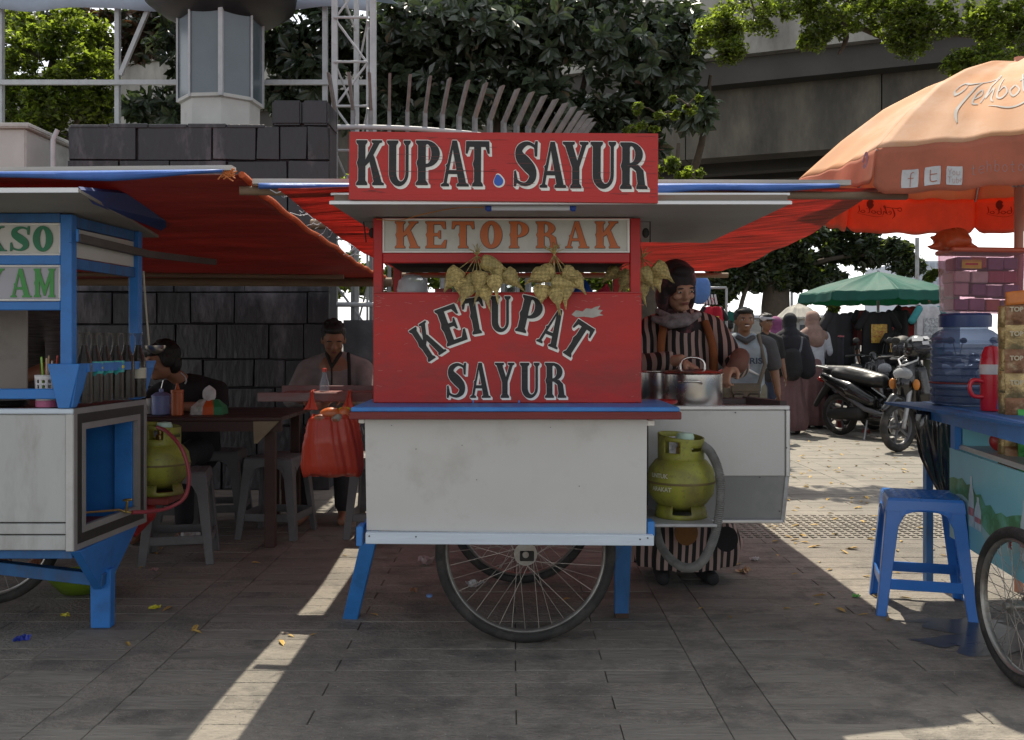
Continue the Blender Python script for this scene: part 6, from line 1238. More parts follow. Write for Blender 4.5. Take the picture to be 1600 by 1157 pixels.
def vendor():
    Yv = 4.78; org = (X_(1066, Yv), Yv, 0); p = lambda x, y_, z: Vector(org) + Vector((x, y_, z))
    t = thing('person', 'woman vendor in a patterned headscarf and long striped dress, stirring a pot', 'person', org); sk = skin('light', (.42, .23, .155)); g = G(org)
    hc = Vector((X_(1056, Yv), Yv - .06, Z_(452, Yv))); Q = RQ(18, 20, -5); head(t, g, hc, Q, sk, org, .98, None)
    g.cap(p(0, .0, 1.28), hc + Vector((0, .03, -.05)), .05, .048); g.caps([p(0, .02, .8), p(0, .02, 1.1), p(0, .02, 1.24)], [.11, .105, .10])
    dr = G(org); dr.caps([p(0, .02, 1.24), p(0, .02, 1.08), p(0, .03, .86), p(0, .03, .5), p(0, .03, .12)], [.12, .15, .165, .20, .25]); dr.cap(p(-.1, .02, .16), p(.12, .02, .16), .18, .18)
    dr.caps([p(-.15, .02, 1.235), p(-.05, .02, 1.28), p(.05, .02, 1.28), p(.15, .02, 1.235)], [.07, .06, .06, .07])
    A = ((-1, p(-.235, -.10, 1.05), p(-.07, -.36, 1.09)), (1, p(.25, -.10, 1.05), p(.18, -.33, 1.07)))
    for s_, el, wr in A:
        shd = p(s_ * .16, .02, 1.22); dr.caps([shd, el, el.lerp(wr, .72)], [.072, .062, .052]); g.caps([shd, el, wr], [.042, .036, .026]); hand(g, wr, (.75 if s_ < 0 else -.5, -.4, -.5), (0, 0, -1), .98, .75, s_)
    for s_ in (-1, 1): g.caps([p(s_ * .08, .03, .82), p(s_ * .09, .03, .45), p(s_ * .09, .05, .07)], [.08, .055, .038])
    blob('body', g, sk, t, .007, 2)
    # the hem is cut level
    o = blob('dress', dr, stripes('striped_dress', (.012, .010, .012), (.38, .27, .235), 27), t, .011, 3)
    bm = bmesh.new(); bm.from_mesh(o.data); bmesh.ops.bisect_plane(bm, geom=bm.verts[:] + bm.edges[:] + bm.faces[:], plane_co=(0, 0, .075), plane_no=(0, 0, -1), clear_outer=True)
    for v in bm.verts:
        a = math.atan2(v.co.y, v.co.x); k_ = max(0, min(1, (.85 - v.co.z) / .7)); v.co.x *= 1 + .05 * k_ * math.sin(a * 13); v.co.y *= 1 + .05 * k_ * math.sin(a * 13)
    bm.to_mesh(o.data); bm.free()
    # long open rust-coloured lapels, patterned sleeve cuffs
    for s_, w in ((-1, .02), (1, .02)):
        G(org).tube(bez([p(s_ * .10, -.065, 1.27), p(s_ * .125, -.125, 1.15), p(s_ * .13, -.145, 1.0), p(s_ * .14, -.15, .85)], 8), [.02] * 25, 8).done('lapel', cloth('rust', (.22, .07, .02)), t, smooth=True)
    m_pat = M('patterned_scarf', (.022, .014, .017), .75, .3, 14, .3, dirt=(.34, .11, .13), dirt_amt=.5, dirt_scale=8)
    hj = G(org); e = lambda pp, r: ell(hj, hc, Q, .98, pp, r)
    e((0, .030, .035), (.100, .115, .106)); e((0, .05, -.05), (.09, .085, .12)); e((-.074, .008, -.045), (.024, .045, .085)); e((.074, .008, -.045), (.024, .045, .085)); e((0, -.038, .104), (.062, .042, .026))
    e((0, .0, -.150), (.085, .065, .05)); hj.caps([p(-.1, .0, 1.235), p(0, -.06, 1.245), p(.1, 0, 1.235)], [.05, .055, .05]); hj.caps([p(-.08, .05, 1.25), p(.08, .05, 1.25)], [.06, .06])
    blob('headscarf', hj, m_pat, t, .007, 2)
    sf = G(org); sf.caps([hc + Vector((-.12, -.02, -.15)), hc + Vector((-.05, -.085, -.175)), hc + Vector((.02, -.10, -.165)), hc + Vector((.09, -.05, -.13))], [.018, .026, .026, .018]); sf.caps([hc + Vector((-.10, -.0, -.11)), hc + Vector((-.05, -.07, -.145)), hc + Vector((.03, -.095, -.135))], [.014, .018, .015]); blob('scarf_fold', sf, M('grey_scarf_lining', (.24, .21, .22), .85, .3, 20, .4, dirt=(.03, .02, .025), dirt_amt=.42, dirt_scale=18), t, .006, 2)
    cf = G(org); wr = p(.18, -.33, 1.07); cf.caps([wr + Vector((-.01, .0, -.03)), wr + Vector((.02, -.01, -.0)), wr + Vector((.035, .02, .03))], [.034, .046, .045]); blob('oven_cloth', cf, cloth('brown_cuff', (.16, .07, .05), dirt=(.02, .015, .015), dirt_amt=.3, dirt_scale=20), t, .008, 2)
    for s_, c_, cc in ((-.025, .27, (.17, .075, .02)), (.165, .24, (.012, .01, .012))):
        pts = []
        for k in range(24): a = 2 * PI * k / 24; pts.append(p(s_ + .055 * math.cos(a), -.245 - .0, c_ + .06 * math.sin(a)))
        G(org).add(pts + [q - Vector((0, .004, 0)) for q in pts], [tuple(range(24, 48))] + [(k, (k + 1) % 24, 24 + (k + 1) % 24, 24 + k) for k in range(24)]).done('dress_dot', cloth('dot%d' % int(s_ > .1), cc), t)
    sh = G(org)
    for s_ in (-1, 1):
        sh.cap(p(s_ * .10, .05, .035), p(s_ * .12, -.15, .03), .042, .034)
    blob('shoes', sh, cloth('dark_shoes', (.02, .02, .022)), t, .009, 2)
vendor()
# ================================================================ PARASOLS
def parasol(label, c, Rc, a0, ze, prof, val, mat, mval, pole_r, m_pole, rib_mat, flap=None, n=8, group=None, name='parasol', pole_bot=0):
    """n-sided canopy; prof is [(t, z)] from the hub to the rim; each panel and each hanging flap is a part"""
    c = Vector((c[0], c[1], 0)); t = thing(name, label, 'parasol', c, group); ts = [q[0] for q in prof]; zs = [q[1] for q in prof]; st = 360 / n
    cr = lambda k: R(a0 + st * k)
    def surf(k, u, tt, off=0):
        a, b = Vector((math.cos(cr(k)), math.sin(cr(k)), 0)), Vector((math.cos(cr(k + 1)), math.sin(cr(k + 1)), 0)); p = a.lerp(b, u) * Rc * tt
        z = float(np.interp(tt, ts, zs)); s_ = math.sin(PI * u); z -= .045 * Rc * s_ * math.sin(PI * min(1, tt * .95)) - .006 * math.sin(u * 23 + k) * tt * s_
        return c + p * (1 - .035 * s_ * tt) + Vector((0, 0, z + off))
    for k in range(n):
        G(c).grid(lambda u, v: surf(k, u, .015 + .985 * v), 22, 26).done('canopy_panel', mat, t, smooth=70, thick=.003)
        f = flap(k) if flap else (val, val)
        if f is None: continue
        def fl_(u, v):
            p = surf(k, u, 1, -.001); d = ((p - c) * Vector((1, 1, 0))).normalized(); h = f[0] + (f[1] - f[0]) * u; rc = min(1, u / .06, (1 - u) / .06); h *= .80 + .20 * math.sqrt(max(0, rc))
            return p + Vector((0, 0, -h * v)) + d * (.02 * v + .006 * math.sin(u * 14 + k) * v) * Rc
        G(c).grid(fl_, 34, 8).done('valance', mval, t, smooth=True, thick=.003)
        G(c).tube([surf(k, 0, v, -.012) for v in np.linspace(.03, 1, 14)], .006, 6).done('rib', rib_mat, t, smooth=True)
    G(c).tube([c + Vector((0, 0, pole_bot)), c + Vector((0, 0, zs[0] + .02))], pole_r, 14).done('pole', m_pole, t, smooth=30)
    G(c).lathe([(.025, zs[0] - .03), (.025, zs[0] + .003), (.01, zs[0] + .012), (0, zs[0] + .013)], c, 16).done('cap', m_pole, t, smooth=30)
    for k in range(n):
        p = surf(k, 0, .5, -.015); G(c).tube([c + Vector((0, 0, ze - .10)), p], .005, 6).done('strut', rib_mat, t)
    return t, surf, c
m_umb = M('faded_orange_canvas', (.60, .31, .15), .75, .12, 2.2, .12, trans=.22, tcol=(.75, .16, .04), dirt=(.66, .46, .33), dirt_amt=.45, dirt_scale=1.4)
m_umbv = M('dirty_orange_canvas', (.50, .20, .12), .8, .14, 5, .15, trans=.42, tcol=(.85, .13, .03), dirt=(.30, .15, .10), dirt_amt=.3, dirt_scale=4)
m_umbp = M('salmon_pole', (.52, .25, .17), .45, .1, 6, .05, dirt=(.3, .2, .15), dirt_amt=.2)
prof_o = [(0, 2.485), (.2, 2.46), (.4, 2.395), (.6, 2.30), (.8, 2.155), (1, 1.98)]
# corners: k=0 at -15 deg of the left tip
U, usurf, uc = parasol('large faded orange parasol with drinks lettering over the turquoise cart', (2.376, 4.5), .985, 165, 1.98, prof_o, .195, m_umb, m_umbv, .021, m_umbp, m_gmet, flap=lambda k: (.035, .15) if k == 0 else (.195, .195))
m_gsc = M('grey_script', (.30, .28, .26), .7, .15, 8); m_wsq = M('faded_white_square', (.50, .50, .50), .7, .2, 12); m_ors = M('orange_symbol', (.36, .10, .05), .7); m_gpr = M('grey_print', (.26, .25, .25), .7)
def on_panel(k, u0, du, t0, dt):      # text plane -> slightly above the canopy panel k
    def w(co):
        p = usurf(k, u0 + co.x * du, t0 - co.y * dt, 0); q = usurf(k, u0 + co.x * du + .01, t0 - co.y * dt, 0); r_ = usurf(k, u0 + co.x * du, t0 - co.y * dt + .01, 0); n_ = (q - p).cross(r_ - p).normalized(); n_ = n_ if n_.z > 0 else -n_
        return p - uc + n_ * (.004 + abs(co.z))
    return w
def dense(me_obj): pass
def script_word(segs, mat, parent, name, fn, wd):      # brush script from polylines, densely cut so it lies on the cloth
    g = G()
    for pts, ws in segs:
        c_ = bez([(x, y, w) for (x, y), w in zip(pts, ws)], 7); L = []
        for i, p in enumerate(c_):
            d = Vector((c_[min(i + 1, len(c_) - 1)] - c_[max(i - 1, 0)])[:2]); d = d.normalized() if d.length > 1e-9 else Vector((1, 0)); nx, ny = -d.y, d.x
            L += [Vector((p.x + nx * p.z * wd, p.y + ny * p.z * wd, 0)), Vector((p.x - nx * p.z * wd, p.y - ny * p.z * wd, 0))]
        g.add([fn(v) for v in L], [(2 * i, 2 * i + 1, 2 * i + 3, 2 * i + 2) for i in range(len(c_) - 1)])
    return g.done(name, mat, parent, fixn=False)
teh = [([(-.05, .62), (.02, .80), (.20, .78), (.42, .84), (.72, .95), (.86, 1.0)], [.3, .9, .8, .5, .6, .2]), ([(-.05, .62), (.05, .56), (.16, .66), (.14, .78)], [.5, .8, .5, .1]), ([(.45, .86), (.34, .55), (.30, .25), (.42, .05)], [.5, .9, 1.0, .3]),
       ([(.50, .48), (.60, .56), (.56, .66), (.48, .56), (.50, .40), (.62, .38)], [.5, .5, .5, .6, .6, .3]), ([(.66, .40), (.74, .7), (.86, 1.0), (.80, 1.02), (.72, .5)], [.5, .6, .6, .6, .6]), ([(.72, .48), (.84, .66), (.86, .45), (.92, .36)], [.5, .6, .6, .3]),
       ([(1.0, .9), (.96, .5), (1.06, .4), (1.16, .52), (1.08, .64), (.98, .56)], [.6, .6, .6, .6, .5, .4]), ([(1.32, .64), (1.22, .54), (1.30, .42), (1.42, .52), (1.34, .64)], [.6, .6, .6, .6, .4]), ([(1.52, .9), (1.5, .5), (1.6, .42)], [.6, .6, .3]), ([(1.44, .7), (1.66, .74)], [.4, .4]),
       ([(1.78, .64), (1.70, .54), (1.76, .44), (1.88, .52), (1.80, .64)], [.6, .6, .6, .6, .4]), ([(1.98, .98), (1.94, .6), (2.02, .42)], [.6, .6, .3]), ([(.86, .3), (1.2, .2), (1.6, .26), (2.0, .4)], [.2, .4, .4, .2])]
script_word(teh, m_gsc, U, 'brush_lettering', on_panel(1, .20, .36, .90, .42), .030)
def on_val(k, u0, du, z0, dz, inner=False):
    def w(co):
        u = u0 + co.x * du; p = usurf(k, u, 1, 0); d = ((p - uc) * Vector((1, 1, 0))).normalized(); v = (z0 - co.y * dz) / .195
        return p - uc + Vector((0, 0, -(z0 - co.y * dz))) + d * ((.02 * v + .006 * math.sin(u * 14 + k) * v) * .985 + (-.006 if inner else .004) + (0 if inner else abs(co.z) * 1))
    return w
def val_square(u0, w, parent, k=1):      # rounded square printed on the front valance
    g = G(); f = on_val(k, u0, 1, .135, 1); N = 10; pts = []
    g.grid(lambda a, b: f(Vector(((a - .5) * w * (1 - .06 * (abs(b - .5) > .49)), (b - .5) * .075, 0))), 8, 6); return g.done('printed_square', m_wsq, parent, fixn=False)
def val_strokes(u0, segs, mat, name, k=1, sx=1, h=.07, z0=.135, wd=.016, inner=False):
    f = on_val(k, u0, sx, z0 + h / 2, h, inner); g = lambda co: f(co) + (Vector((0, 0, 0)))
    kk = script_word(segs, mat, U, name, lambda co: g(co) + ((usurf(k, u0, 1, 0) - uc) * Vector((1, 1, 0))).normalized() * (.003 if not inner else -.003), wd); return kk
for u0 in (.175, .285, .395): val_square(u0, .082, U)
F_ = [([(.55, .0), (.55, .5), (.58, .8), (.75, .85)], [1, 1, 1, .8]), ([(.40, .52), (.74, .52)], [.9, .9])]
T_ = [([(.38, .85), (.38, .3), (.5, .15), (.8, .18)], [1.2, 1.2, 1.2, 1.2]), ([(.38, .58), (.8, .58)], [1.1, 1.1])]
YT = [([(.1, .9), (.22, .7), (.22, .52)], [.6, .6, .6]), ([(.35, .9), (.22, .7)], [.6, .6]), ([(.48, .78), (.40, .65), (.48, .54), (.56, .65), (.48, .78)], [.6] * 5), ([(.66, .78), (.66, .58), (.76, .54), (.84, .6), (.84, .78)], [.6] * 5), ([(.1, .42), (.34, .42)], [.6, .6]), ([(.22, .42), (.22, .08)], [.6, .6]), ([(.42, .32), (.44, .1), (.54, .1), (.56, .32)], [.6] * 4), ([(.66, .42), (.66, .1), (.78, .12), (.76, .28), (.66, .28)], [.6] * 5), ([(.86, .2), (.96, .24), (.92, .32), (.86, .2), (.96, .1)], [.5] * 5)]
for u0, sg, w_ in ((.175, F_, .018), (.285, T_, .018), (.395, YT, .013)): val_strokes(u0 - .041, sg, m_ors, 'printed_symbol', sx=.082, wd=w_ * 1.1)
low = {'t': [([(.3, .9), (.3, .15), (.5, .05)], [1, 1, .8]), ([(.1, .6), (.5, .6)], [.8, .8])], 'e': [([(.1, .35), (.6, .38), (.5, .6), (.2, .58), (.1, .3), (.3, .05), (.6, .12)], [.8] * 7)], 'h': [([(.15, .95), (.15, .05)], [1, 1]), ([(.15, .5), (.4, .62), (.52, .4), (.52, .05)], [.8] * 4)], 'b': [([(.15, .95), (.15, .05)], [1, 1]), ([(.15, .5), (.4, .62), (.58, .35), (.4, .06), (.15, .15)], [.8] * 5)], 'o': [([(.35, .62), (.1, .35), (.35, .05), (.6, .35), (.35, .62)], [.8] * 5)], 'l': [([(.3, .95), (.3, .05)], [1, 1])]}
x_ = .475
for ch in 'tehbotol': val_strokes(x_, low[ch], m_gpr, 'printed_letter', sx=.05, h=.05, z0=.12, wd=.02); x_ += .037 if ch != 'l' else .03
# mirrored brush logos showing through the far flaps
m_back = M('dark_red_showthrough', (.25, .035, .02), .7, .1, 5, 0, trans=.2)
for k, u0 in ((6, .62), (7, .3), (5, .6)):
    f = on_val(k, u0, .16, .12, .075, True); script_word([([(x * 1, y) for x, y in a], b) for a, b in teh], m_back, U, 'logo_showthrough', f, .035)
    f2 = on_val(k, u0 + .22, .03, .10, .03, True); script_word([([(0, 2.2), (.6, 2.5), (1, 2.0), (.5, 1.6), (0, 2.2)], [1.5] * 5)], m_back, U, 'logo_showthrough', f2, .3)
fv = on_val(0, .82, .1, .06, .06); script_word([([(0, .5), (.3, 1), (.6, .7), (.4, 0), (.1, .3)], [1] * 5)], M('purple_print', (.20, .09, .12), .7), U, 'faded_logo', fv, .14)
# ================================================================ TURQUOISE CART at right
m_teal2 = M('turquoise_panel', (.20, .52, .60), .42, .08, 3, .04, dirt=(.32, .55, .58), dirt_amt=.25, dirt_scale=4)
rc = thing('food_cart', 'turquoise and blue drinks cart with bottle pictures under the orange parasol', 'food cart', (2.2, 3.8, 0)); O = (2.2, 3.8, 0)
dx_ = (1.96 - 1.78) / 1.3; ang = math.atan2(1, dx_)
def rs(y_, z, off=0): return Vector((1.96 - (4.3 - y_) * dx_ - off, y_, z))      # point on the cart's near side, off metres towards us
def rq(name, y0, y1, z0, z1, off0, off1, mat, par=None, fix=True):
    q = [rs(y_, z, o) for o in (off0, off1) for z in (z0, z1) for y_ in (y0, y1)]
    return G(O).add(q, [(0, 2, 3, 1), (4, 5, 7, 6), (0, 1, 5, 4), (2, 6, 7, 3), (0, 4, 6, 2), (1, 3, 7, 5)]).done(name, mat, par or rc)
sp_ = rq('side_panel', 2.9, 4.3, .30, .697, -.012, 0, m_teal2)
rq('rail', 2.9, 4.72, .80, .879, -.03, .0, m_blue); rq('post', 4.23, 4.29, .6975, .7995, -.03, -.001, m_blue); rq('post', 4.66, 4.72, .0, .7995, -.035, -.002, m_blued); rq('post', 3.0, 3.06, .6975, .7995, -.03, -.001, m_blue)
rq('inner_shelf', 2.9, 4.28, .70, .712, -.5, -.02, m_wp); rq('rail_strip', 3.2, 4.2, .712, .722, -.03, -.015, m_alu)
G(O).box(1.99, 2.75, 4.24, 4.26, .30, .80).done('end_panel', m_teal2, rc); G(O).box(1.83, 2.75, 2.9, 4.72, .865, .877).done('counter_top', m_blued, rc); G(O).box(1.99, 2.7, 2.95, 4.2, .30, .32).done('floor_board', m_blued, rc)
m_wave = M('green_print', (.06, .24, .08), .5, .5, 9, .05, dirt=(.16, .42, .35), dirt_amt=.5, dirt_scale=9)
def flat_on(name, pts, mat, off=.0012): return G(O).add([rs(a, b, off) for a, b in pts], [tuple(range(len(pts)))]).done(name, mat, sp_, fixn=False)
def band(name, y0, y1, fa, fb, mat, off=.0012, n=24):
    g = G(O); ys = np.linspace(y0, y1, n); g.add([rs(a, fa(a), off) for a in ys] + [rs(a, fb(a), off) for a in ys], [(i, i + 1, n + i + 1, n + i) for i in range(n - 1)]); return g.done(name, mat, sp_, fixn=False)
band('printed_hills', 3.0, 4.295, lambda a: .47 + .05 * math.sin((4.3 - a) * 9) - .03 * (4.3 - a), lambda a: .545 + .035 * math.sin((4.3 - a) * 7 + .5) + .012 * math.sin(a * 60), m_wave)
band('printed_mist', 3.0, 4.295, lambda a: .40 + .05 * math.sin((4.3 - a) * 8), lambda a: .475 + .045 * math.sin((4.3 - a) * 9) - .02 * (4.3 - a), M('mist_print', (.28, .50, .52), .5, .15, 6), .0008)
m_bp = M('bottle_print', (.50, .62, .64), .4, .12, 20, dirt=(.2, .4, .42), dirt_amt=.4, dirt_scale=14)
for yc_, z0, z1, w in ((4.01, .40, .61, .032), (3.93, .40, .535, .038), (3.45, .38, .6, .035)):
    H = z1 - z0; pts = [(yc_ - w, z0), (yc_ + w, z0), (yc_ + w, z0 + H * .6), (yc_ + w * .35, z0 + H * .85), (yc_ + w * .35, z1), (yc_ - w * .35, z1), (yc_ - w * .35, z0 + H * .85), (yc_ - w, z0 + H * .6)]
    flat_on('printed_bottle', pts, m_bp, .0018); flat_on('printed_label', [(yc_ - w, z0 + H * .22), (yc_ + w, z0 + H * .22), (yc_ + w, z0 + H * .38), (yc_ - w, z0 + H * .38)], M('label_print', (.45, .2, .2), .5, .4, 40), .0026)
wq = Matrix((( -dx_ * -1 * -1, 0, 1), (0, 0, 0), (0, 0, 0)))
for yy, zz_, txt in ((4.292, .44, 'le'), (3.60, .40, 'le')):
    word(txt, .06, M('red_print', (.45, .03, .03), .5), sp_, 'printed_word', warp=lambda co, yy=yy, zz_=zz_: rs(yy - co.x, zz_ + co.y, .0022) - Vector(O), rot=(0, 0, 0), align='LEFT', bold=.001)
wheel(rc, (1.73, 3.28, .268), .268, .021, n=36, axis_rot=R(90 + 2), org=O, hubr=.024)
G(O).bar((1.70, 3.28, .268), (2.0, 3.28, .268), .02).done('axle', m_dark, rc)
wheel(rc, (2.62, 3.28, .268), .268, .021, n=36, axis_rot=R(92), org=O, hubr=.024)
G(O).bar((2.5, 4.5, .85), (2.55, 4.55, 0), .05).done('leg', m_blued, rc)
# things on the cart
zt_ = .879
jar = thing('water_jar', 'big ribbed blue plastic drinks jar with a dark lid on the cart', 'jar', (X_(1511, 4.43), 4.45, zt_ - .001)); g = G(); pr = [(.0, .0), (.125, .0), (.142, .01)]
for i in range(9): z = .02 + i * .031; pr += [(.150, z), (.150, z + .018), (.142, z + .025)]
pr += [(.148, .302), (.140, .325), (.115, .345), (.098, .352), (.098, .372)]
g.lathe(pr, (0, 0, 0), 48).done('body', GL('blue_jar_plastic', (.14, .20, .34), .28, .12), jar, smooth=35)
G().lathe([(.0, .012), (.13, .012), (.134, .09), (0, .091)], (0, 0, 0), 32).done('drink', M('dark_drink', (.05, .05, .07), .3), jar, smooth=30)
G().lathe([(.112, .362), (.114, .39), (.114, .415), (.105, .425), (0, .427)], (0, 0, 0), 48).done('lid', M('navy_plastic', (.02, .05, .16), .35, .1), jar, smooth=40)
G().torus((0, 0, .105), .151, .004, 'z', 48, 8).done('strap', m_redd, jar, smooth=True)
box = thing('storage_box', 'clear pinkish plastic box full of packets standing on the blue jar lid', 'plastic box', (X_(1530, 4.45), 4.45, zt_ + .428)); 
m_pk = GL('pink_clear_plastic', (.78, .55, .62), .05, .15)
g = G(); vs = []
for z, w, d in ((0, .145, .10), (.27, .158, .112)):
    for sx, sy in ((-1, -1), (1, -1), (1, 1), (-1, 1)): vs.append((sx * w, sy * d, z))
g.add(vs, [(0, 1, 2, 3), (0, 1, 5, 4), (1, 2, 6, 5), (2, 3, 7, 6), (3, 0, 4, 7)]).done('box', m_pk, box, thick=.003, bevel=.008)
G().box(-.168, .168, -.120, .120, .270, .292).done('lid', M('orange_lid', (.50, .10, .05), .45, .1), box, bevel=.006)
G().box(-.12, -.035, -.109, -.106, .195, .235).done('label', M('yellow_label', (.55, .36, .03), .5, .15, 30), box); G().box(-.105, -.05, -.1105, -.109, .21, .22).done('label_bar', M('red_print', (.45, .03, .03)), box)
k = random.Random(9); n_p = 0
for zi in range(4):
    for xi in range(4):
        x = -.105 + xi * .071 + k.uniform(-.006, .006); z = .006 + zi * .062 + (k.uniform(0, .008) if zi else 0); w = .031 + .005 * k.random(); h = .025 + .005 * k.random(); col = k.choice([(.55, .53, .50), (.35, .06, .10), (.25, .12, .22), (.45, .32, .35), (.50, .45, .42), (.40, .10, .06), (.20, .10, .20)])
        G().box(x - w, x + w, -.09 + k.uniform(0, .03), .07, z, z + 2 * h).done('packet', M('packet_%02d' % (int(col[0] * 100)), col, .5, .2, 20), box, bevel=.004)
box.rotation_euler = (0, R(1.5), R(-6))
ob_ = thing('plastic_bag', 'orange crumpled bag on top of the storage box', 'plastic bag', (X_(1490, 4.4), 4.42, zt_ + .715)); g = G()
g.ell((0, 0, .045), (.085, .07, .055)); g.ell((.02, 0, .075), (.05, .05, .03)); g.caps([(-.05, -.01, .02), (-.10, -.02, .008), (-.125, -.03, .010)], [.03, .012, .004]); g.caps([(-.05, .02, .05), (-.095, .0, .055)], [.02, .008]); g.caps([(.05, -.02, .02), (.10, -.03, .01)], [.03, .010]); g.ell((-.03, -.04, .03), (.03, .03, .03)); g.ell((.035, -.045, .04), (.035, .03, .03)); g.ell((.0, -.02, .085), (.025, .03, .016)); blob('bag', g, M('orange_bag_plastic', (.55, .10, .03), .3, .2, 12, .6, trans=.25, tcol=(.8, .15, .04)), ob_, .006, 2)
ob_.rotation_euler = (0, R(2), 0)
jug = thing('jug', 'red plastic jug with a white band and side handle beside the blue jar', 'jug', (X_(1553, 4.05), 4.07, zt_)); m_rj = M('red_jug_plastic', (.50, .015, .03), .3, .08, 6, .03, coat=.2)
G().lathe([(0, 0), (.040, .001), (.044, .01), (.046, .20), (.040, .24), (.026, .272), (.0, .278)], (0, 0, 0), 32).done('body', m_rj, jug, smooth=40); G().lathe([(.0465, .155), (.0475, .157), (.0475, .195), (.0465, .197)], (0, 0, 0), 32, cap=False).done('band', M('white_band', (.55, .53, .53), .5), jug, smooth=True)
G().tube(bez([(-.04, -.01, .125), (-.085, -.015, .13), (-.1, -.015, .10), (-.085, -.015, .065), (-.04, -.01, .06)], 7), .009, 10).done('handle', m_rj, jug, smooth=True)
np_ = thing('noodle_packet', 'red and white snack packet on the cart shelf below the jug', 'packet', (rs(4.0, .713, -.12).x, 4.0, .713)); g = G(); g.ell((0, 0, .045), (.05, .03, .045), None, 16, 10); g.done('wrapper', M('red_white_wrap', (.45, .03, .03), .35, .3, 12, .3, dirt=(.55, .52, .5), dirt_amt=.5, dirt_scale=14), np_, smooth=True)
# sachet strips
m_sg = M('gold_foil', (.40, .29, .13), .25, .35, 16, .5, metal=.55, dirt=(.12, .05, .02), dirt_amt=.35, dirt_scale=12); m_sb = M('brown_foil', (.20, .09, .04), .3, .3, 14, .5, metal=.3, dirt=(.45, .35, .2), dirt_amt=.35, dirt_scale=16); m_sgn = M('green_foil', (.05, .30, .06), .3, .3, 14, .4, metal=.2); m_sr = M('red_foil', (.45, .05, .03), .3, .3, 14, .4, metal=.2, dirt=(.6, .4, .1), dirt_amt=.4, dirt_scale=12)
def sachets(label, x, Yv, y0, n, wpx, mt, txt=None, hpx=33, lean=0, yaw=-20):
    zt0 = Z_(y0, Yv); h = hpx / F * Yv; w = wpx / F * Yv; t = thing('sachet_strip', label, 'sachets', (X_(x, Yv), Yv, zt0), 'coffee sachet strips hanging on the right cart')
    for i in range(n):
        ph = .3 * i
        def fn(u, v, i=i): b = .010 * math.sin(PI * u) * math.sin(PI * v) ** .5; return Vector(((u - .5) * w * (1 - .05 * math.sin(PI * v)) + lean * (i + v) * h, -b - .004 * math.sin(i * 2.1 + v * 2), -(i + v) * h))
        def fb(u, v, i=i): b = .010 * math.sin(PI * u) * math.sin(PI * v) ** .5; return Vector(((u - .5) * w * (1 - .05 * math.sin(PI * v)) + lean * (i + v) * h, b + .002 - .004 * math.sin(i * 2.1 + v * 2), -(i + v) * h))
        g = G(); g.grid(fn, 9, 11); g.grid(fb, 9, 11); o = g.done('sachet', mt if not isinstance(mt, list) else mt[i % len(mt)], t, smooth=True)
        if txt and i < 4: q = word(txt, h * .26, M('cream_print', (.5, .42, .28), .5), o, 'print', bold=.001); q.location = (lean * i * h, -.017, -(i + .45) * h)
    t.rotation_euler = (0, 0, R(yaw)); return t
sachets('narrow gold sachet strip nearest the red jug', 1567, 3.92, 478, 8, 16, m_sg, hpx=34, yaw=-55)
sachets('gold and brown coffee sachet strip, second from the red jug', 1586, 3.86, 470, 7, 30, [m_sb, m_sg], 'TOP', hpx=38, yaw=-10)
sachets('red patterned sachet strip hanging low, third from the red jug', 1585, 3.9, 640, 3, 16, m_sr, hpx=40, yaw=-30)
sachets('green sachet strip at the right edge', 1600, 3.84, 640, 3, 18, m_sgn, hpx=42, yaw=-20)
ps = thing('price_packet', 'orange and yellow packet clipped above the sachet strips', 'packet', (X_(1592, 3.85), 3.85, Z_(478, 3.85))); G().grid(lambda u, v: Vector(((u - .5) * .1, -.01 * math.sin(PI * u), v * .055 + (.01 * u))), 8, 6).done('wrapper', M('orange_yellow_wrap', (.60, .18, .03), .4, .3, 12, .1), ps, smooth=True, thick=.004); ps.rotation_euler = (0, 0, R(-12))
G((X_(1567, 3.95), 3.95, 1.0)).tube(bez([P(1573, 470, 3.98), P(1566, 560, 3.98), P(1560, 640, 3.97)], 6), .006, 6).done('blue_strap', m_blue, None, smooth=True, label='thin blue strap hanging between the red jug and the gold sachets', cat='strap', loc=(X_(1567, 3.95), 3.95, 1.0))
cd = thing('hanging_key_cord', 'black cord with a pink tag hanging on the turquoise panel', 'cord', tuple(rs(3.62, .69, .01))); co = cd.location.copy()
a = rs(3.72, .71, .012); G(co).tube(bez([P(1562, 715, 3.8), P(1566, 740, 3.8), P(1566, 775, 3.8), P(1569, 782, 3.8)], 6), .003, 6).done('cord', m_black, cd, smooth=True); G(co).ell(P(1567, 780, 3.79), (.011, .008, .030)).done('holder', m_black, cd, smooth=True); G(co).ell(P(1567, 783, 3.783), (.006, .006, .014)).done('tag', M('pink_tag', (.6, .03, .2), .4), cd, smooth=True)
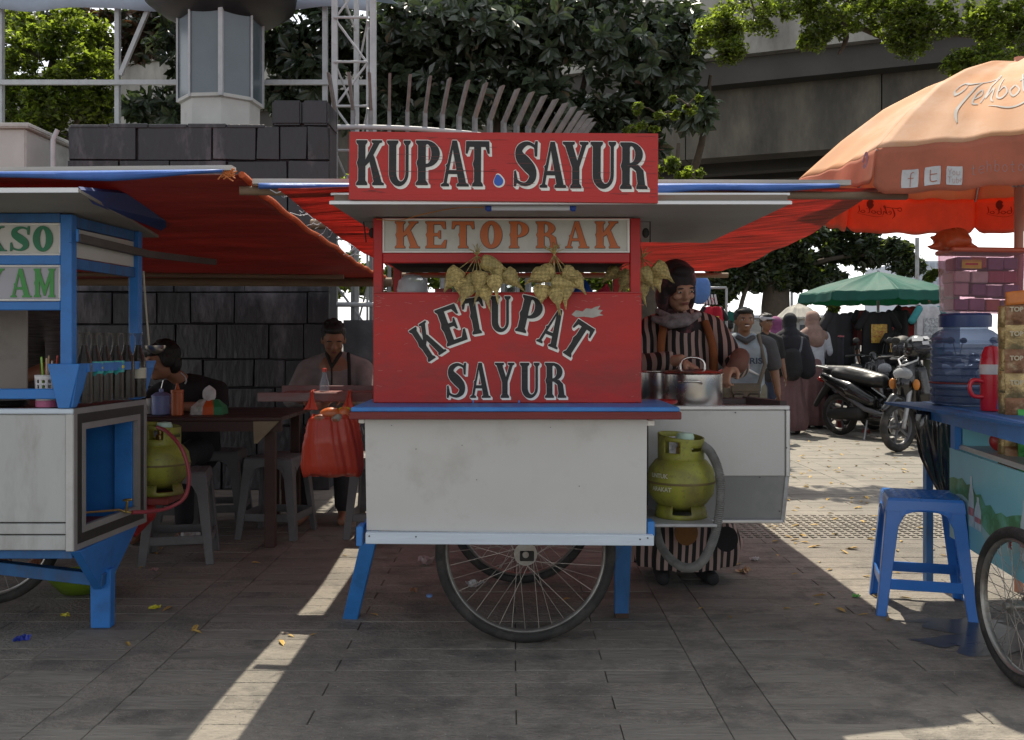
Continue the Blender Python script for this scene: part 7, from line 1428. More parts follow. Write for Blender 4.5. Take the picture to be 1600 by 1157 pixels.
# black rubbish bag hanging from the rail end
bb_ = thing('rubbish_bag', 'shiny black plastic bag hanging at the end of the blue rail over the stool', 'plastic bag', tuple(P(1464, 700, 4.62))); bo = bb_.location.copy()
def bbf(u, v):
    a = 2 * PI * u; y = 642 + 140 * v; cx = 1461 + 18 * v ** 2.2; w = np.interp(v, [0, .15, .5, .8, 1], [24, 28, 24, 14, 4]) * 4.62 / F; cr = 1 + .12 * math.sin(a * 7 + v * 4) + .07 * math.sin(a * 13 - v * 3); c = P(cx, y, 4.62)
    return c + Vector((w * cr * math.cos(a), w * .7 * cr * math.sin(a), 0))
G(bo).grid(bbf, 80, 24).done('bag', M('black_bag_plastic', (.012, .012, .014), .16, .3, 8, .6, spec=.8, bscale=12, stretch=(1.5, 1.5, .4)), bb_, smooth=True, thick=.0015)
G(bo).tube(bez([P(1452, 648, 4.62), P(1450, 636, 4.66), P(1456, 628, 4.70)], 5), .008, 8).done('knot', MATS['black_bag_plastic'], bb_, smooth=True)
# bright blue stool in the sun
m_bs = M('blue_stool_plastic', (.02, .16, .55), .3, .08, 5, .04, spec=.6)
st_b = stool('bright blue plastic stool standing in the sun beside the turquoise cart', (1.805, 4.24, 0), R(-16), m_bs, W_=.40, Wt=.29, H=.50)
G().grid(lambda u, v: Vector(((u - .5) * .2, (v - .5) * .2, .4995 + .0008 * math.sin(u * 40))), 20, 8)
# puddle of spilt water by the cart
pud = G(); n = 40
m_wet = M('wet_paving', (.045, .042, .04), .3, .2, 8, .03, spec=.7, stretch=(.4, 1.6, 1))
for cx, cy, rx, ry, ph in ((X_(1500, 3.98), 4.0, .16, .07, 0), (X_(1475, 3.76), 3.74, .12, .05, 1), (X_(1570, 3.8), 3.80, .30, .20, 2)):
    pts = []
    for k in range(n): a = 2 * PI * k / n; r_ = 1 + .25 * math.sin(3 * a + ph) + .18 * math.sin(7 * a + ph * 2) + .08 * math.sin(13 * a); pts.append((cx + rx * r_ * math.cos(a), cy + ry * r_ * math.sin(a), .0022 + .0004 * ph))
    pud.add(pts, [tuple(range(n))])
pud.done('puddle', m_wet, None, kind='stuff', fixn=False)
# ================================================================ BACKGROUND: crowd, parasols, clothes, motorbikes
def walker(label, org, yaw, H, hairk, shirt, legs, skinc=(.19, .095, .055), robe=None, cap=None, scarf=None, sleeves='short', arms=None, smile=False, group=None, shoe=(.02, .02, .02), beard=False, sh_mat=None, leg_mat=None):
    s_ = H / 1.7; p = rel(org, yaw); q = lambda x, y_, z: p(x * s_, y_ * s_, z * s_); t = thing('person', label, 'person', org, group); sk = skin('s%d' % int(skinc[0] * 100), skinc); g = G(org)
    Q = RQ(yaw, 0, 0); hc = q(0, -.01, 1.585); head(t, g, hc, Q, sk, org, s_ * 1.0, hairk, smile=smile, beard=beard); g.cap(q(0, .02, 1.38), q(0, .01, 1.5), .055 * s_, .05 * s_)
    g.caps([q(0, .02, .92), q(0, .02, 1.15), q(0, .02, 1.32)], [.11 * s_, .105 * s_, .095 * s_]); sh = G(org)
    sh.caps([q(-.04, .02, .88), q(-.04, .02, 1.1), q(-.06, .02, 1.28)], [.135 * s_, .13 * s_, .125 * s_]); sh.caps([q(.04, .02, .88), q(.04, .02, 1.1), q(.06, .02, 1.28)], [.135 * s_, .13 * s_, .125 * s_]); sh.caps([q(-.17, .02, 1.36), q(-.06, .02, 1.41), q(.06, .02, 1.41), q(.17, .02, 1.36)], [.07 * s_, .06 * s_, .06 * s_, .07 * s_])
    arms = arms or {-1: ((-.25, .03, 1.10), (-.27, -.03, .86)), 1: ((.25, .03, 1.10), (.27, -.03, .86))}
    for sd_, (el, wr) in arms.items():
        a, b, c = q(sd_ * .19, .02, 1.35), q(*el), q(*wr); g.caps([a, b, c], [.05 * s_, .042 * s_, .028 * s_]); hand(g, c, c - b, (-sd_, 0, 0) if abs((c - b).normalized().x) < .8 else (0, 0, -1), s_, .35, 1)
        sh.caps([a, b] if sleeves == 'long' else [a, a.lerp(b, .8)], [.075 * s_, .066 * s_])
        if sleeves == 'long': sh.caps([b, b.lerp(c, .92)], [.062 * s_, .045 * s_])
    for sd_ in (-1, 1): g.caps([q(sd_ * .09, .02, .9), q(sd_ * .10, .0, .48), q(sd_ * .10, .03, .08)], [.085 * s_, .06 * s_, .04 * s_])
    blob('body', g, sk, t, .013, 2); blob('shirt', sh, sh_mat or shirt, t, .016, 3); lg = G(org)
    if robe:
        lg.caps([q(0, .02, .95), q(0, .02, .6), q(0, .03, .18)], [.15 * s_, .19 * s_, .25 * s_]); o = blob('skirt', lg, robe, t, .018, 3)
        bm = bmesh.new(); bm.from_mesh(o.data); bmesh.ops.bisect_plane(bm, geom=bm.verts[:] + bm.edges[:] + bm.faces[:], plane_co=(0, 0, .05), plane_no=(0, 0, -1), clear_outer=True)
        for v in bm.verts: a = math.atan2(v.co.y, v.co.x); k_ = max(0, min(1, (.95 - v.co.z) / .7)); v.co.x *= 1 + .07 * k_ * math.sin(a * 11); v.co.y *= 1 + .07 * k_ * math.sin(a * 11)
        bm.to_mesh(o.data); bm.free()
    else:
        lg.cap(q(-.05, .02, .93), q(.05, .02, .93), .125 * s_)
        for sd_ in (-1, 1): lg.caps([q(sd_ * .08, .02, .9), q(sd_ * .10, .0, .48), q(sd_ * .10, .03, .14)], [.115 * s_, .085 * s_, .07 * s_])
        blob('trousers', lg, leg_mat or legs, t, .016, 3)
    fs = G(org)
    for sd_ in (-1, 1): fs.cap(q(sd_ * .10, .06, .04), q(sd_ * .12, -.14, .032), .042 * s_, .034 * s_)
    blob('shoes', fs, cloth('shoe%d' % int(shoe[0] * 100), shoe), t, .013, 2)
    if cap:
        cg = G(org); ell(cg, hc, Q, s_, (0, .015, .06), (.086, .10, .07)); blob('cap', cg, cloth('cap', cap), t, .01, 1); cg = G(org); ell(cg, hc, Q, s_, (0, -.12, .045), (.06, .06, .01)); cg.done('cap_peak', cloth('cap_peak', (.05, .05, .08)), t, smooth=True)
    if scarf:
        hj = G(org); e = lambda pp, r: ell(hj, hc, Q, s_, pp, r)
        e((0, .03, .035), (.1, .115, .104)); e((0, .05, -.06), (.09, .09, .12)); e((-.07, -.01, -.05), (.028, .05, .085)); e((.07, -.01, -.05), (.028, .05, .085)); e((0, -.045, .095), (.065, .045, .03)); hj.caps([q(-.17, .02, 1.34), q(0, .03, 1.42), q(.17, .02, 1.34)], [.085 * s_, .11 * s_, .085 * s_]); hj.caps([q(0, .06, 1.4), q(0, .07, 1.30)], [.13 * s_, .15 * s_])
        blob('headscarf', hj, scarf, t, .013, 3)
    return t, q, s_
Ym = 8.2
t, q, s_ = walker('smiling man in a two-tone grey T-shirt with an olive shoulder bag', (X_(1163, Ym), Ym, 0), 0, 1.45, 'short', cloth('light_grey_tee', (.21, .25, .28)), cloth('camo', (.16, .15, .11), dirt=(.06, .06, .045), dirt_amt=.55, dirt_scale=9), smile=True, beard=True)
# dark raglan sleeves and shoulders, print, bag
for sd_ in (-1, 1):
    sg = G(t.location); sg.caps([q(sd_ * .15, .02, 1.375), q(sd_ * .19, .02, 1.35), q(sd_ * .24, .028, 1.15)], [.076 * s_, .082 * s_, .078 * s_]); blob('sleeve', sg, cloth('charcoal_sleeve', (.045, .045, .05)), t, .014, 2)
G(t.location).caps([q(-.06, -.04, 1.42), q(0, -.075, 1.38), q(.06, -.04, 1.42)], [.02, .02, .02]).done('collar', cloth('charcoal_sleeve', (.045, .045, .05)), t, smooth=True)
w_ = word('CTRIS', .07, M('navy_print', (.02, .03, .06), .7), t, 'shirt_print', bold=.002); w_.location = q(.01, -.135, 1.16) - t.location
g = G(t.location); g.caps([q(-.11, -.13, 1.06), q(0, -.14, 1.1), q(.1, -.13, 1.04)], [.006, .012, .006]); g.done('shirt_drawing', M('pale_print', (.45, .47, .48), .7), t, smooth=True)
t.scale = (1.22, 1.12, 1); q0 = q; q = lambda x, y_, z: Vector((t.location.x + (q0(x, y_, z).x - t.location.x) * 1.22, t.location.y + (q0(x, y_, z).y - t.location.y) * 1.12, q0(x, y_, z).z))
bg_ = thing('shoulder_bag', 'olive grey canvas bag hanging in front of the smiling man', 'bag', tuple(q(-.03, -.17, .88))); bo = bg_.location.copy(); m_ol = cloth('olive_canvas', (.10, .085, .065))
G(bo).box(bo.x - .13, bo.x + .12, bo.y - .035, bo.y + .03, bo.z - .1, bo.z + .07).done('body', m_ol, bg_, bevel=.02); G(bo).box(bo.x - .132, bo.x + .122, bo.y - .045, bo.y + .02, bo.z + .0, bo.z + .075).done('flap', m_ol, bg_, bevel=.012)
for x in (-.11, .015): G(bo).box(bo.x + x, bo.x + x + .09, bo.y - .05, bo.y - .036, bo.z - .085, bo.z - .01).done('pocket', m_ol, bg_, bevel=.01)
G(bo).caps([bo + Vector((.11, 0, .05)), q(.14, -.12, 1.15), q(.11, -.03, 1.44)], [.017, .017, .017]).done('strap', m_ol, bg_, smooth=True)
walker('boy in a white cap and dark shirt just behind the smiling man', (X_(1197, 11.4), 11.4, 0), 15, 1.50, 'short', cloth('black_tee', (.012, .012, .014)), cloth('navy_jeans', (.02, .03, .06)), cap=(.45, .45, .48))
walker('woman in a bright purple headscarf partly hidden by the white-capped boy', (X_(1212, 12.9), 12.9, 0), 160, 1.50, None, cloth('dark_blouse', (.02, .018, .03)), None, robe=cloth('dark_skirt', (.03, .03, .05)), scarf=cloth('purple_scarf', (.22, .06, .16)), sleeves='long')
t, q, s_ = walker('woman in a black headscarf with a black backpack, seen from behind', (X_(1234, 12.3), 12.3, 0), 172, 1.53, None, cloth('black_tunic', (.010, .011, .018)), None, robe=cloth('mauve_skirt', (.17, .095, .10)), scarf=cloth('black_scarf', (.012, .012, .018)), sleeves='long', arms={-1: ((-.24, -.05, 1.1), (-.16, -.25, 1.08)), 1: ((.25, .03, 1.10), (.24, -.03, .88))})
cp = G(t.location); cp.caps([q(-.14, .02, 1.3), q(-.20, .04, 1.05), q(-.22, .05, .9)], [.11, .13, .12]); cp.caps([q(.14, .02, 1.3), q(.20, .04, 1.05), q(.22, .05, .9)], [.11, .13, .12]); cp.caps([q(0, .05, 1.3), q(0, .06, .95)], [.16, .17]); blob('cape', cp, cloth('black_scarf', (.012, .012, .018)), t, .018, 3)
g = G(t.location); g.cap(q(0, .2, 1.1), q(0, .22, .92), .13 * s_, .15 * s_); g.cap(q(0, .22, .96), q(0, .27, .86), .11, .10)
bk = thing('backpack', 'small black backpack with grey straps on the woman in black', 'bag', tuple(q(0, .2, 1.0))); g.o = bk.location.copy(); g.v = [tuple(Vector(v) + t.location - bk.location) for v in g.v]; blob('bag', g, cloth('black_nylon', (.012, .012, .014)), bk, .014, 2)
for sd_ in (-1, 1): G(bk.location).caps([q(sd_ * .15, .13, 1.36), q(sd_ * .12, .19, 1.2), q(sd_ * .05, .24, 1.06)], [.016, .016, .014]).done('strap', cloth('grey_strap', (.12, .13, .15)), bk, smooth=True)
walker('woman in a dusty pink headscarf, white sleeves and a long mauve skirt, seen from behind', (X_(1269, 13.1), 13.1, 0), 190, 1.58, None, cloth('white_blouse', (.50, .52, .58)), None, robe=cloth('mauve_skirt_light', (.20, .11, .115)), scarf=cloth('dusty_pink_scarf', (.28, .18, .15)), sleeves='long', arms={1: ((.24, .0, 1.12), (.2, -.2, 1.0)), -1: ((-.26, .0, 1.12), (-.24, -.14, .93))})
walker('distant man in a black T-shirt among the hanging clothes', (X_(1322, 15.5), 15.5, 0), 20, 1.62, 'short', cloth('black_tee', (.012, .012, .014)), cloth('navy_jeans', (.02, .03, .06)))
for x, Yp, yaw, H, c1, lab in ((1105, 20, 10, 1.6, (.25, .05, .05), 'far walker in a dull red shirt under the shade tree'), (1140, 22, 190, 1.65, (.3, .3, .32), 'far walker in a pale grey shirt seen from behind'), (1300, 20, 30, 1.6, (.05, .12, .2), 'far walker in a dark blue shirt near the parasols')):
    walker(lab, (X_(x, Yp), Yp, 0), yaw, H, 'short', cloth('far%d' % x, c1), cloth('navy_jeans', (.02, .03, .06)))
# green parasol and a small pale dome parasol behind
m_grn_c = M('green_canvas', (.015, .13, .10), .7, .2, 2.5, .12, trans=.3, tcol=(.01, .35, .16)); m_cr = M('cream_canvas', (.55, .53, .48), .8, .1, 2, .1, trans=.3)
pg = lambda r, zt, ze: [(0, zt), (.3, zt - (zt - ze) * .24), (.7, zt - (zt - ze) * .62), (1, ze)]
parasol('dark green market parasol over the hanging T-shirts', (X_(1372, 13.6), 13.6), 1.08, 172, 1.88, pg(1, 2.17, 1.86), .13, m_grn_c, m_grn_c, .02, m_wmet, m_gmet, group=None)
parasol('small pale cream parasol behind the woman in the dusty pink scarf', (X_(1247, 17), 17), .42, 10, 1.6, [(0, 1.86), (.5, 1.78), (1, 1.6)], .02, m_cr, m_cr, .015, m_wmet, m_gmet)
parasol('little far green parasol beside the smiling man', (X_(1140, 24), 24), .6, 10, 1.5, [(0, 1.95), (1, 1.75)], .1, m_grn_c, m_grn_c, .02, m_wmet, m_gmet)
parasol('far white parasol beyond the crowd', (X_(1180, 26), 26), 1.0, 10, 1.4, [(0, 1.75), (1, 1.45)], .1, m_cr, m_cr, .02, m_wmet, m_gmet)
# hanging shirts
def shirt(label, x, y, Yp, wpx, mat, yaw=0, mat2=None, printm=None, group='T-shirts hung up for sale', long=1.15, name='hanging_shirt', hem=None):
    W_ = wpx / F * Yp / 2; H = W_ * 2 * long; p0 = P(x, y, Yp); t = thing(name, label, 'shirt', tuple(p0), group); c_ = M('hanger_red', (.45, .04, .06), .4)
    G().tube([(0, 0, .03), (.012, 0, .055), (.0, 0, .07), (-.012, 0, .06)], .003, 5).done('hanger', c_, t)
    out = [(-.16, 0), (-.06, -.0), (.06, 0), (.16, 0)]
    body = [(-.30 * 1, 0), (-.14, .04), (0, .0), (.14, .04), (.30, 0), (.33, -.3), (.34, -1), (-.34, -1), (-.33, -.3)]
    def front(u, v):
        x_ = (u - .5) * 2; half = W_ * np.interp(v, [0, .08, .3, 1], [.62, .80, .78, .82]); top = -.04 * H * abs(x_) * (1 - v) - (.05 * H * max(0, 1 - abs(x_) * 3.5) * (1 - v)); return (x_ * half, top - v * H)
    for nm, yy in (('front', -.018), ('back', .018)):
        G().grid(lambda u, v: Vector((front(u, v)[0], yy * (1 + .6 * math.sin(u * 9 + v * 2)) + .01 * math.sin(u * 14), front(u, v)[1])), 12, 12).done(nm, mat, t, smooth=True, thick=.004)
    for sd_ in (-1, 1):
        g = G(); g.caps([(sd_ * W_ * .6, 0, -.07 * H), (sd_ * W_ * 1.0, 0, -.30 * H)], [W_ * .2, W_ * .2], 8); o = g.done('sleeve', mat2 or mat, t, smooth=True)
    if hem: G().grid(lambda u, v: Vector(((u - .5) * 2 * W_ * .83, -.034, -H * (.83 + .17 * v))), 6, 3).done('hem_band', hem, t, thick=.004)
    if printm: G().grid(lambda u, v: Vector(((u - .5) * W_ * .8, -.036 - .004, -H * (.25 + .35 * v))), 4, 4).done('print', printm, t, thick=.002)
    t.rotation_euler = (0, 0, R(yaw)); return t
m_gp2 = M('gold_print', (.5, .33, .05), .5, .5, 40, 0, dirt=(.35, .01, .02), dirt_amt=.5, dirt_scale=30); ck = lambda n, c: cloth(n, c)
m_lp = M('line_print', (.40, .42, .45), .7, .6, 40, 0, dirt=(.03, .03, .04), dirt_amt=.5, dirt_scale=26)
shirt('red T-shirt with a gold print hanging just behind the vendor', 1113, 478, 8.8, 44, ck('crimson', (.42, .01, .03)), yaw=5, mat2=ck('black_cotton', (.01, .01, .012)), printm=m_gp2, long=1.5)
for i, x in enumerate(range(1087, 1122, 5)): G(P(x, 462, 8.9)).bar(P(x, 462, 8.9) + Vector((0, 0, .01)), P(x + 3, 476, 8.9), .018, .006).done('hanger', M('hanger_white', (.5, .5, .52), .4), None, label='white clothes hanger in the row over the red T-shirt behind the vendor', cat='hanger', group='white hangers in a row', loc=tuple(P(x, 462, 8.9)))
g = G(P(1092, 440, 8.6)); g.ell(P(1092, 452, 8.6), (.11, .06, .14)); g.ell(P(1097, 450, 8.6), (.07, .08, .12)); blob('hanging_bag', g, ck('sky_blue_cloth', (.08, .17, .42)), None, .014, 2, label='blue cloth bag hanging just right of the vendor headscarf', cat='bag').location = P(1092, 440, 8.6)
rk = thing('clothes_rail', 'steel rail holding the hanging shirts behind the vendor', 'rack', (X_(1100, 9), 9.0, 0)); ro = rk.location.copy(); G(ro).tube([(X_(1080, 9), 9, 1.68), (X_(1135, 9), 9, 1.68)], .012, 8).done('rail', m_gmet, rk)
for x in (1080, 1135): G(ro).tube([(X_(x, 9), 9, 0), (X_(x, 9), 9, 1.68)], .012, 8).done('post', m_gmet, rk)
blk = ck('black_cotton', (.01, .01, .012)); dk = ck('charcoal_cotton', (.03, .03, .034))
for x, y, Yp, w, mt, m2, pr_, lab, yaw, lg_, hm in ((1372, 486, 13.0, 62, blk, None, m_gp2, 'black shirt with faint gold print hung under the middle of the green parasol', 0, 1.35, None), (1312, 488, 13.2, 70, dk, None, None, 'dark charcoal jacket hung at the left under the green parasol', 20, 1.2, None), (1285, 496, 13.6, 40, dk, None, None, 'grey-black jacket behind the pink hangers', -20, 1.2, None), (1345, 484, 13.3, 40, ck('maroon_cotton', (.12, .02, .02)), blk, m_gp2, 'maroon and yellow shirt hanging left of the black shirts', 40, 1.4, None), (1402, 484, 13.3, 48, blk, None, None, 'plain black shirt hung right of the parasol pole', 10, 1.4, None), (1420, 478, 13.4, 50, ck('dark_red_cotton', (.25, .02, .02)), blk, None, 'dark red and black shirt beside the white printed one', -10, 1.1, None),
    (1452, 478, 12.6, 58, ck('white_cotton', (.52, .52, .55)), ck('teal_cotton', (.04, .25, .27)), m_lp, 'white raglan shirt with teal sleeves, hem and a line print', 8, 1.35, ck('teal_hem', (.03, .22, .24))), (1395, 520, 12.8, 34, blk, None, m_gp2, 'black shirt with yellow marks low in the row', 0, 1.5, None)):
    shirt(lab, x, y, Yp, w, mt, yaw, m2, pr_, long=lg_, hem=hm)
rk = thing('clothes_rack', 'low clothes rack with pink hangers beside the pink-scarfed woman', 'rack', (X_(1290, 13.4), 13.4, 0)); ro = rk.location.copy(); G(ro).tube([P(1266, 513, 13.7), P(1308, 520, 13.2)], .015, 8).done('rail', m_gmet, rk)
for x, Yp in ((1266, 13.7), (1308, 13.2)): G(ro).tube([(X_(x, Yp), Yp, 0), (X_(x, Yp), Yp, 1.3)], .014, 8).done('post', m_gmet, rk)
m_ph = M('pink_hanger', (.5, .16, .18), .4)
for i in range(9):
    u = i / 8; Yp = 13.65 - .45 * u; x = 1270 + 36 * u; c = P(x, 520 + 6 * u, Yp); gt = [(.04, .22, .30), (.02, .16, .42), (.03, .12, .12), (.3, .01, .02), (.02, .2, .22), (.35, .02, .03), (.04, .18, .3), (.28, .3, .33), (.05, .05, .06)][i]
    t = thing('hanging_trousers', ['teal', 'bright blue', 'dark green', 'crimson', 'sea green', 'red', 'mid blue', 'pale grey', 'black'][i] + ' garment on a pink hanger in the low rack', 'garment', tuple(c), 'garments on pink hangers')
    G().bar((0, -.13, 0), (0, .13, 0), .012, .02).done('hanger', m_ph, t); G().tube([(0, 0, 0), (0, 0, .05)], .004, 5).done('hook', m_ph, t)
    G().grid(lambda a, b: Vector((.015 * math.sin(a * 9), (a - .5) * .24, -.02 - b * (.42 + .03 * (i % 3)))), 8, 6).done('cloth', ck('garment%d' % i, gt), t, smooth=True, thick=.02)
    t.rotation_euler = (0, 0, R(35))
tbx = thing('stall_table', 'low market table with folded grey and teal clothes under the green parasol', 'table', (X_(1325, 12.6), 12.6, 0)); to = tbx.location.copy(); G(to).box(X_(1300, 12.6), X_(1420, 12.6), 12.4, 13.2, .6, .64).done('top', M('raw_board', (.2, .12, .07), .7), tbx)
for x in (1303, 1412): G(to).box(X_(x, 12.6), X_(x, 12.6) + .05, 12.45, 12.5, 0, .6).done('leg', m_redd, tbx)
G(to).box(X_(1330, 12.4), X_(1395, 12.4), 12.38, 12.399, .25, .62).done('cloth_skirt', M('brown_board', (.16, .07, .04), .7), tbx)
k = random.Random(4)
for i in range(5):
    x = 1312 + 22 * i; c = [(.30, .30, .33), (.04, .18, .2), (.4, .4, .4), (.2, .05, .05), (.05, .05, .06)][i]; h = .08 + .14 * k.random(); t = thing('clothes_pile', ['pale grey', 'teal', 'off white', 'dull red', 'black'][i] + ' folded clothes pile on the market table', 'clothes', (X_(x, 12.7), 12.7, .641)); G().box(-.09, .09, -.12, .12, 0, h).done('folded_cloth', ck('pile%d' % i, c), t, bevel=.02)
# motorbikes
m_bk = M('gloss_black_plastic', (.012, .012, .013), .22, .2, 5, .03, coat=.5); m_bkm = M('matt_black', (.018, .018, .018), .6, .2, 8, .1); m_seat = M('black_vinyl', (.02, .02, .021), .38, .2, 12, .15); m_gry = M('grey_plastic', (.10, .10, .11), .4, .15, 6, .05); m_hl = GL('clear_lens', (.6, .62, .65), .35, .05)
def scooter(label, loc, rz, mc, m2, group='parked motor scooters'):
    t = thing('motor_scooter', label, 'motorbike', (0, 0, 0), group); O0 = (0, 0, 0)
    for x, r_ in ((.63, .27), (-.60, .265)):
        w = bpy.data.objects.new('wheel', None); COL.objects.link(w); w.parent = t; w.location = (x, 0, r_)
        G().torus((0, 0, 0), r_ - .04, .04, n=48, m=12).done('tyre', m_rub, w, smooth=True); G().torus((0, 0, 0), r_ - .075, .013, n=48, m=8, sx=1.8).done('rim', m_gry, w, smooth=True); g = G()
        for k in range(5): a = 2 * PI * k / 5; g.bar((.02 * math.cos(a), 0, .02 * math.sin(a)), ((r_ - .08) * math.cos(a), 0, (r_ - .08) * math.sin(a)), .022, .02, up=(0, 1, 0))
        g.lathe([(.035, -.04), (.035, .04)], (0, 0, 0), 16, 'y'); g.done('spokes', m_gry, w); G().lathe([(.09, -.045), (.09, -.04)], (0, 0, 0), 24, 'y').done('brake_disc', m_steel, w)
    for s_ in (-1, 1): G().caps([(.63, s_ * .07, .27), (.50, s_ * .06, .72)], [.022, .028]).done('fork_leg', m_gmet, t, smooth=True)
    g = G(); g.caps([(.40, 0, .68), (.47, 0, .52), (.70, 0, .575), (.86, 0, .46)], [.05, .06, .055, .03]); blob('front_mudguard', g, mc, t, .014, 2)
    g = G(); g.caps([(.36, -.10, .34), (.40, -.15, .62), (.42, -.12, .86)], [.06, .085, .07]); g.caps([(.36, .10, .34), (.40, .15, .62), (.42, .12, .86)], [.06, .085, .07]); g.caps([(.46, 0, .5), (.52, 0, .72), (.47, 0, .92)], [.07, .10, .075]); g.cap((.40, 0, .92), (.36, 0, 1.0), .09, .06); blob('leg_shield', g, mc, t, .016, 2)
    g = G(); g.ell((.555, 0, .83), (.05, .12, .07)); g.done('headlight', m_hl, t, smooth=True)
    for s_ in (-1, 1): G().ell((.53, s_ * .15, .72), (.03, .04, .06)).done('indicator', M('amber_lens', (.5, .18, .03), .3), t, smooth=True)
    g = G(); g.caps([(.30, 0, .26), (-.10, 0, .25), (-.35, 0, .36)], [.10, .10, .12]); g.caps([(-.05, -.09, .45), (-.35, -.11, .58), (-.80, -.07, .74)], [.08, .11, .05]); g.caps([(-.05, .09, .45), (-.35, .11, .58), (-.80, .07, .74)], [.08, .11, .05]); g.caps([(-.1, 0, .36), (-.5, 0, .6)], [.12, .12]); blob('rear_body', g, mc, t, .018, 3)
    g = G()
    for s_ in (-1, 1): g.caps([(.28, s_ * .13, .27), (-.1, s_ * .16, .36), (-.72, s_ * .11, .66)], [.025, .032, .018])
    g.done('side_trim', m2, t, smooth=True)
    g = G(); g.caps([(.02, 0, .70), (-.22, 0, .73), (-.45, 0, .77), (-.78, 0, .80)], [.09, .115, .11, .08]); g.caps([(-.05, -.06, .7), (-.6, -.06, .77)], [.07, .07]); g.caps([(-.05, .06, .7), (-.6, .06, .77)], [.07, .07]); blob('seat', g, m_seat, t, .016, 3)
    g = G(); g.caps([(-.2, -.13, .3), (-.62, -.14, .27)], [.09, .06]); g.caps([(-.3, .13, .26), (-.85, .17, .34)], [.045, .055]); g.done('engine', m_bkm, t, smooth=True)
    g = G(); g.caps([(-.78, 0, .62), (-.92, 0, .45), (-.98, 0, .36)], [.05, .035, .03]); g.done('rear_mudguard', m_bkm, t, smooth=True); G().ell((-.86, 0, .70), (.04, .10, .04)).done('tail_light', M('red_lens', (.4, .02, .02), .2), t, smooth=True)
    g = G(); g.tube(bez([(.28, -.34, .99), (.34, -.2, 1.0), (.38, 0, .98), (.34, .2, 1.0), (.28, .34, .99)], 6), .012, 8); g.done('handlebar', m_bkm, t, smooth=True)
    for s_ in (-1, 1): G().cap((.29, s_ * .26, .99), (.26, s_ * .37, .985), .018, .018).done('grip', m_bkm, t, smooth=True); g = G(); g.tube([(.34, s_ * .2, 1.0), (.34, s_ * .24, 1.16)], .006, 6); g.ell((.33, s_ * .27, 1.19), (.018, .06, .038)); g.done('mirror', m_bkm, t, smooth=True); G().tube([(.36, s_ * .15, .99), (.42, s_ * .27, .985)], .006, 6).done('brake_lever', m_gmet, t)
    g = G(); g.caps([(-.72, -.09, .84), (-.9, -.08, .86), (-.9, .08, .86), (-.72, .09, .84)], [.014] * 4); g.done('grab_rail', m_gmet, t, smooth=True)
    g = G(); g.tube([(-.1, -.12, .22), (-.02, -.28, .0)], .011, 6); g.done('side_stand', m_gmet, t); G().box(.955 - .1, .86, -.09, .09, .40, .41).done('front_tray', m_bkm, t)
    t.location = loc; t.rotation_euler = (0, 0, rz); return t
m_wst = M('white_sticker', (.55, .56, .58), .35, .05)
sA = scooter('black scooter with a grey side, its seat pointing at the clothes rack', (X_(1376, 11.6), 11.6, 0), R(-58), m_bk, m_gry)
sB = clone(sA, (X_(1466, 10.5), 10.55, 0), R(-150), 'nearer black scooter with white edged headlight cowl by the turquoise cart')
sC = clone(sA, (X_(1300, 13.6), 13.4, 0), R(-35), 'scooter hidden behind the other scooter and the clothes rack')
g = G(); p = [(.47, -.12, .98), (.56, -.02, .92), (.57, .02, .92), (.47, .12, .98), (.40, .08, 1.03), (.40, -.08, 1.03), (.47, -.12, .98)]; g.tube(p, .010, 6); g.done('cowl_trim', m_wst, sB)
for i_, (x_b, Y_b, rz_, lb) in enumerate(((1420, 12.3, -65, 'dark scooter standing second in the row behind the front two'), (1450, 12.7, -70, 'dark scooter standing third in the row, under the white printed shirt'), (1330, 12.9, -62, 'dark scooter at the left end of the row beside the pink-scarfed woman'), (1375, 13.1, -60, 'dark scooter in the back row in front of the clothes piles'), (1490, 10.9, -80, 'dark scooter close behind the black rubbish bag'))):
    clone(sA, (X_(x_b, Y_b), Y_b, 0), R(rz_), lb)
sD = clone(sA, (X_(1118, 11.2), 11.3, 0), R(-80), 'scooter whose red tail shows between the vendor and the smiling man')
for c_ in list(sD.children):
    if c_.name.startswith(('leg_shield', 'front_mud', 'rear_body')): c_.data = c_.data.copy(); c_.data.materials.clear(); c_.data.materials.append(M('red_bike_paint', (.4, .01, .015), .25, .1, coat=.4))
# helmets
def helmet(label, loc, rz, mat, stick=True):
    t = thing('helmet', label, 'helmet', (0, 0, 0), 'motorbike helmets'); g = G(); g.ell((0, 0, .12), (.13, .155, .13)); g.ell((0, .02, .06), (.125, .13, .09)); blob('shell', g, mat, t, .01, 1); g = G(); g.ell((0, -.07, .10), (.112, .10, .065)); g.done('visor', GL('smoked_visor', (.05, .05, .06), .6, .05), t, smooth=True)
    if stick:
        for a, b, c_ in ((-.8, .9, .05), (.2, .75, .04), (.9, 1.2, .045), (-.2, 1.25, .035), (1.5, 1.0, .04)):
            n_ = Vector((math.sin(a) * math.sin(b), -math.cos(a) * math.sin(b), math.cos(b))); p = Vector((n_.x * .134, n_.y * .16, .12 + n_.z * .134)); e1 = n_.cross(Vector((0, 0, 1))).normalized(); e2 = n_.cross(e1); G().add([p + e1 * c_ * x * 1.1 + e2 * c_ * y_ * .6 for x, y_ in ((-1, -1), (1, -.8), (1, 1), (-1, .8))], [(0, 1, 2, 3)]).done('sticker', m_wst, t, thick=.004)
    t.location = loc; t.rotation_euler = (0, 0, rz); return t
helmet('black helmet with white patches hung on the nearer scooter', (4.36, 10.33, 1.0), R(20), m_bk); helmet('plain dark helmet on the far scooter mirror', (4.61, 11.33, 1.0), R(-30), m_bkm, False)
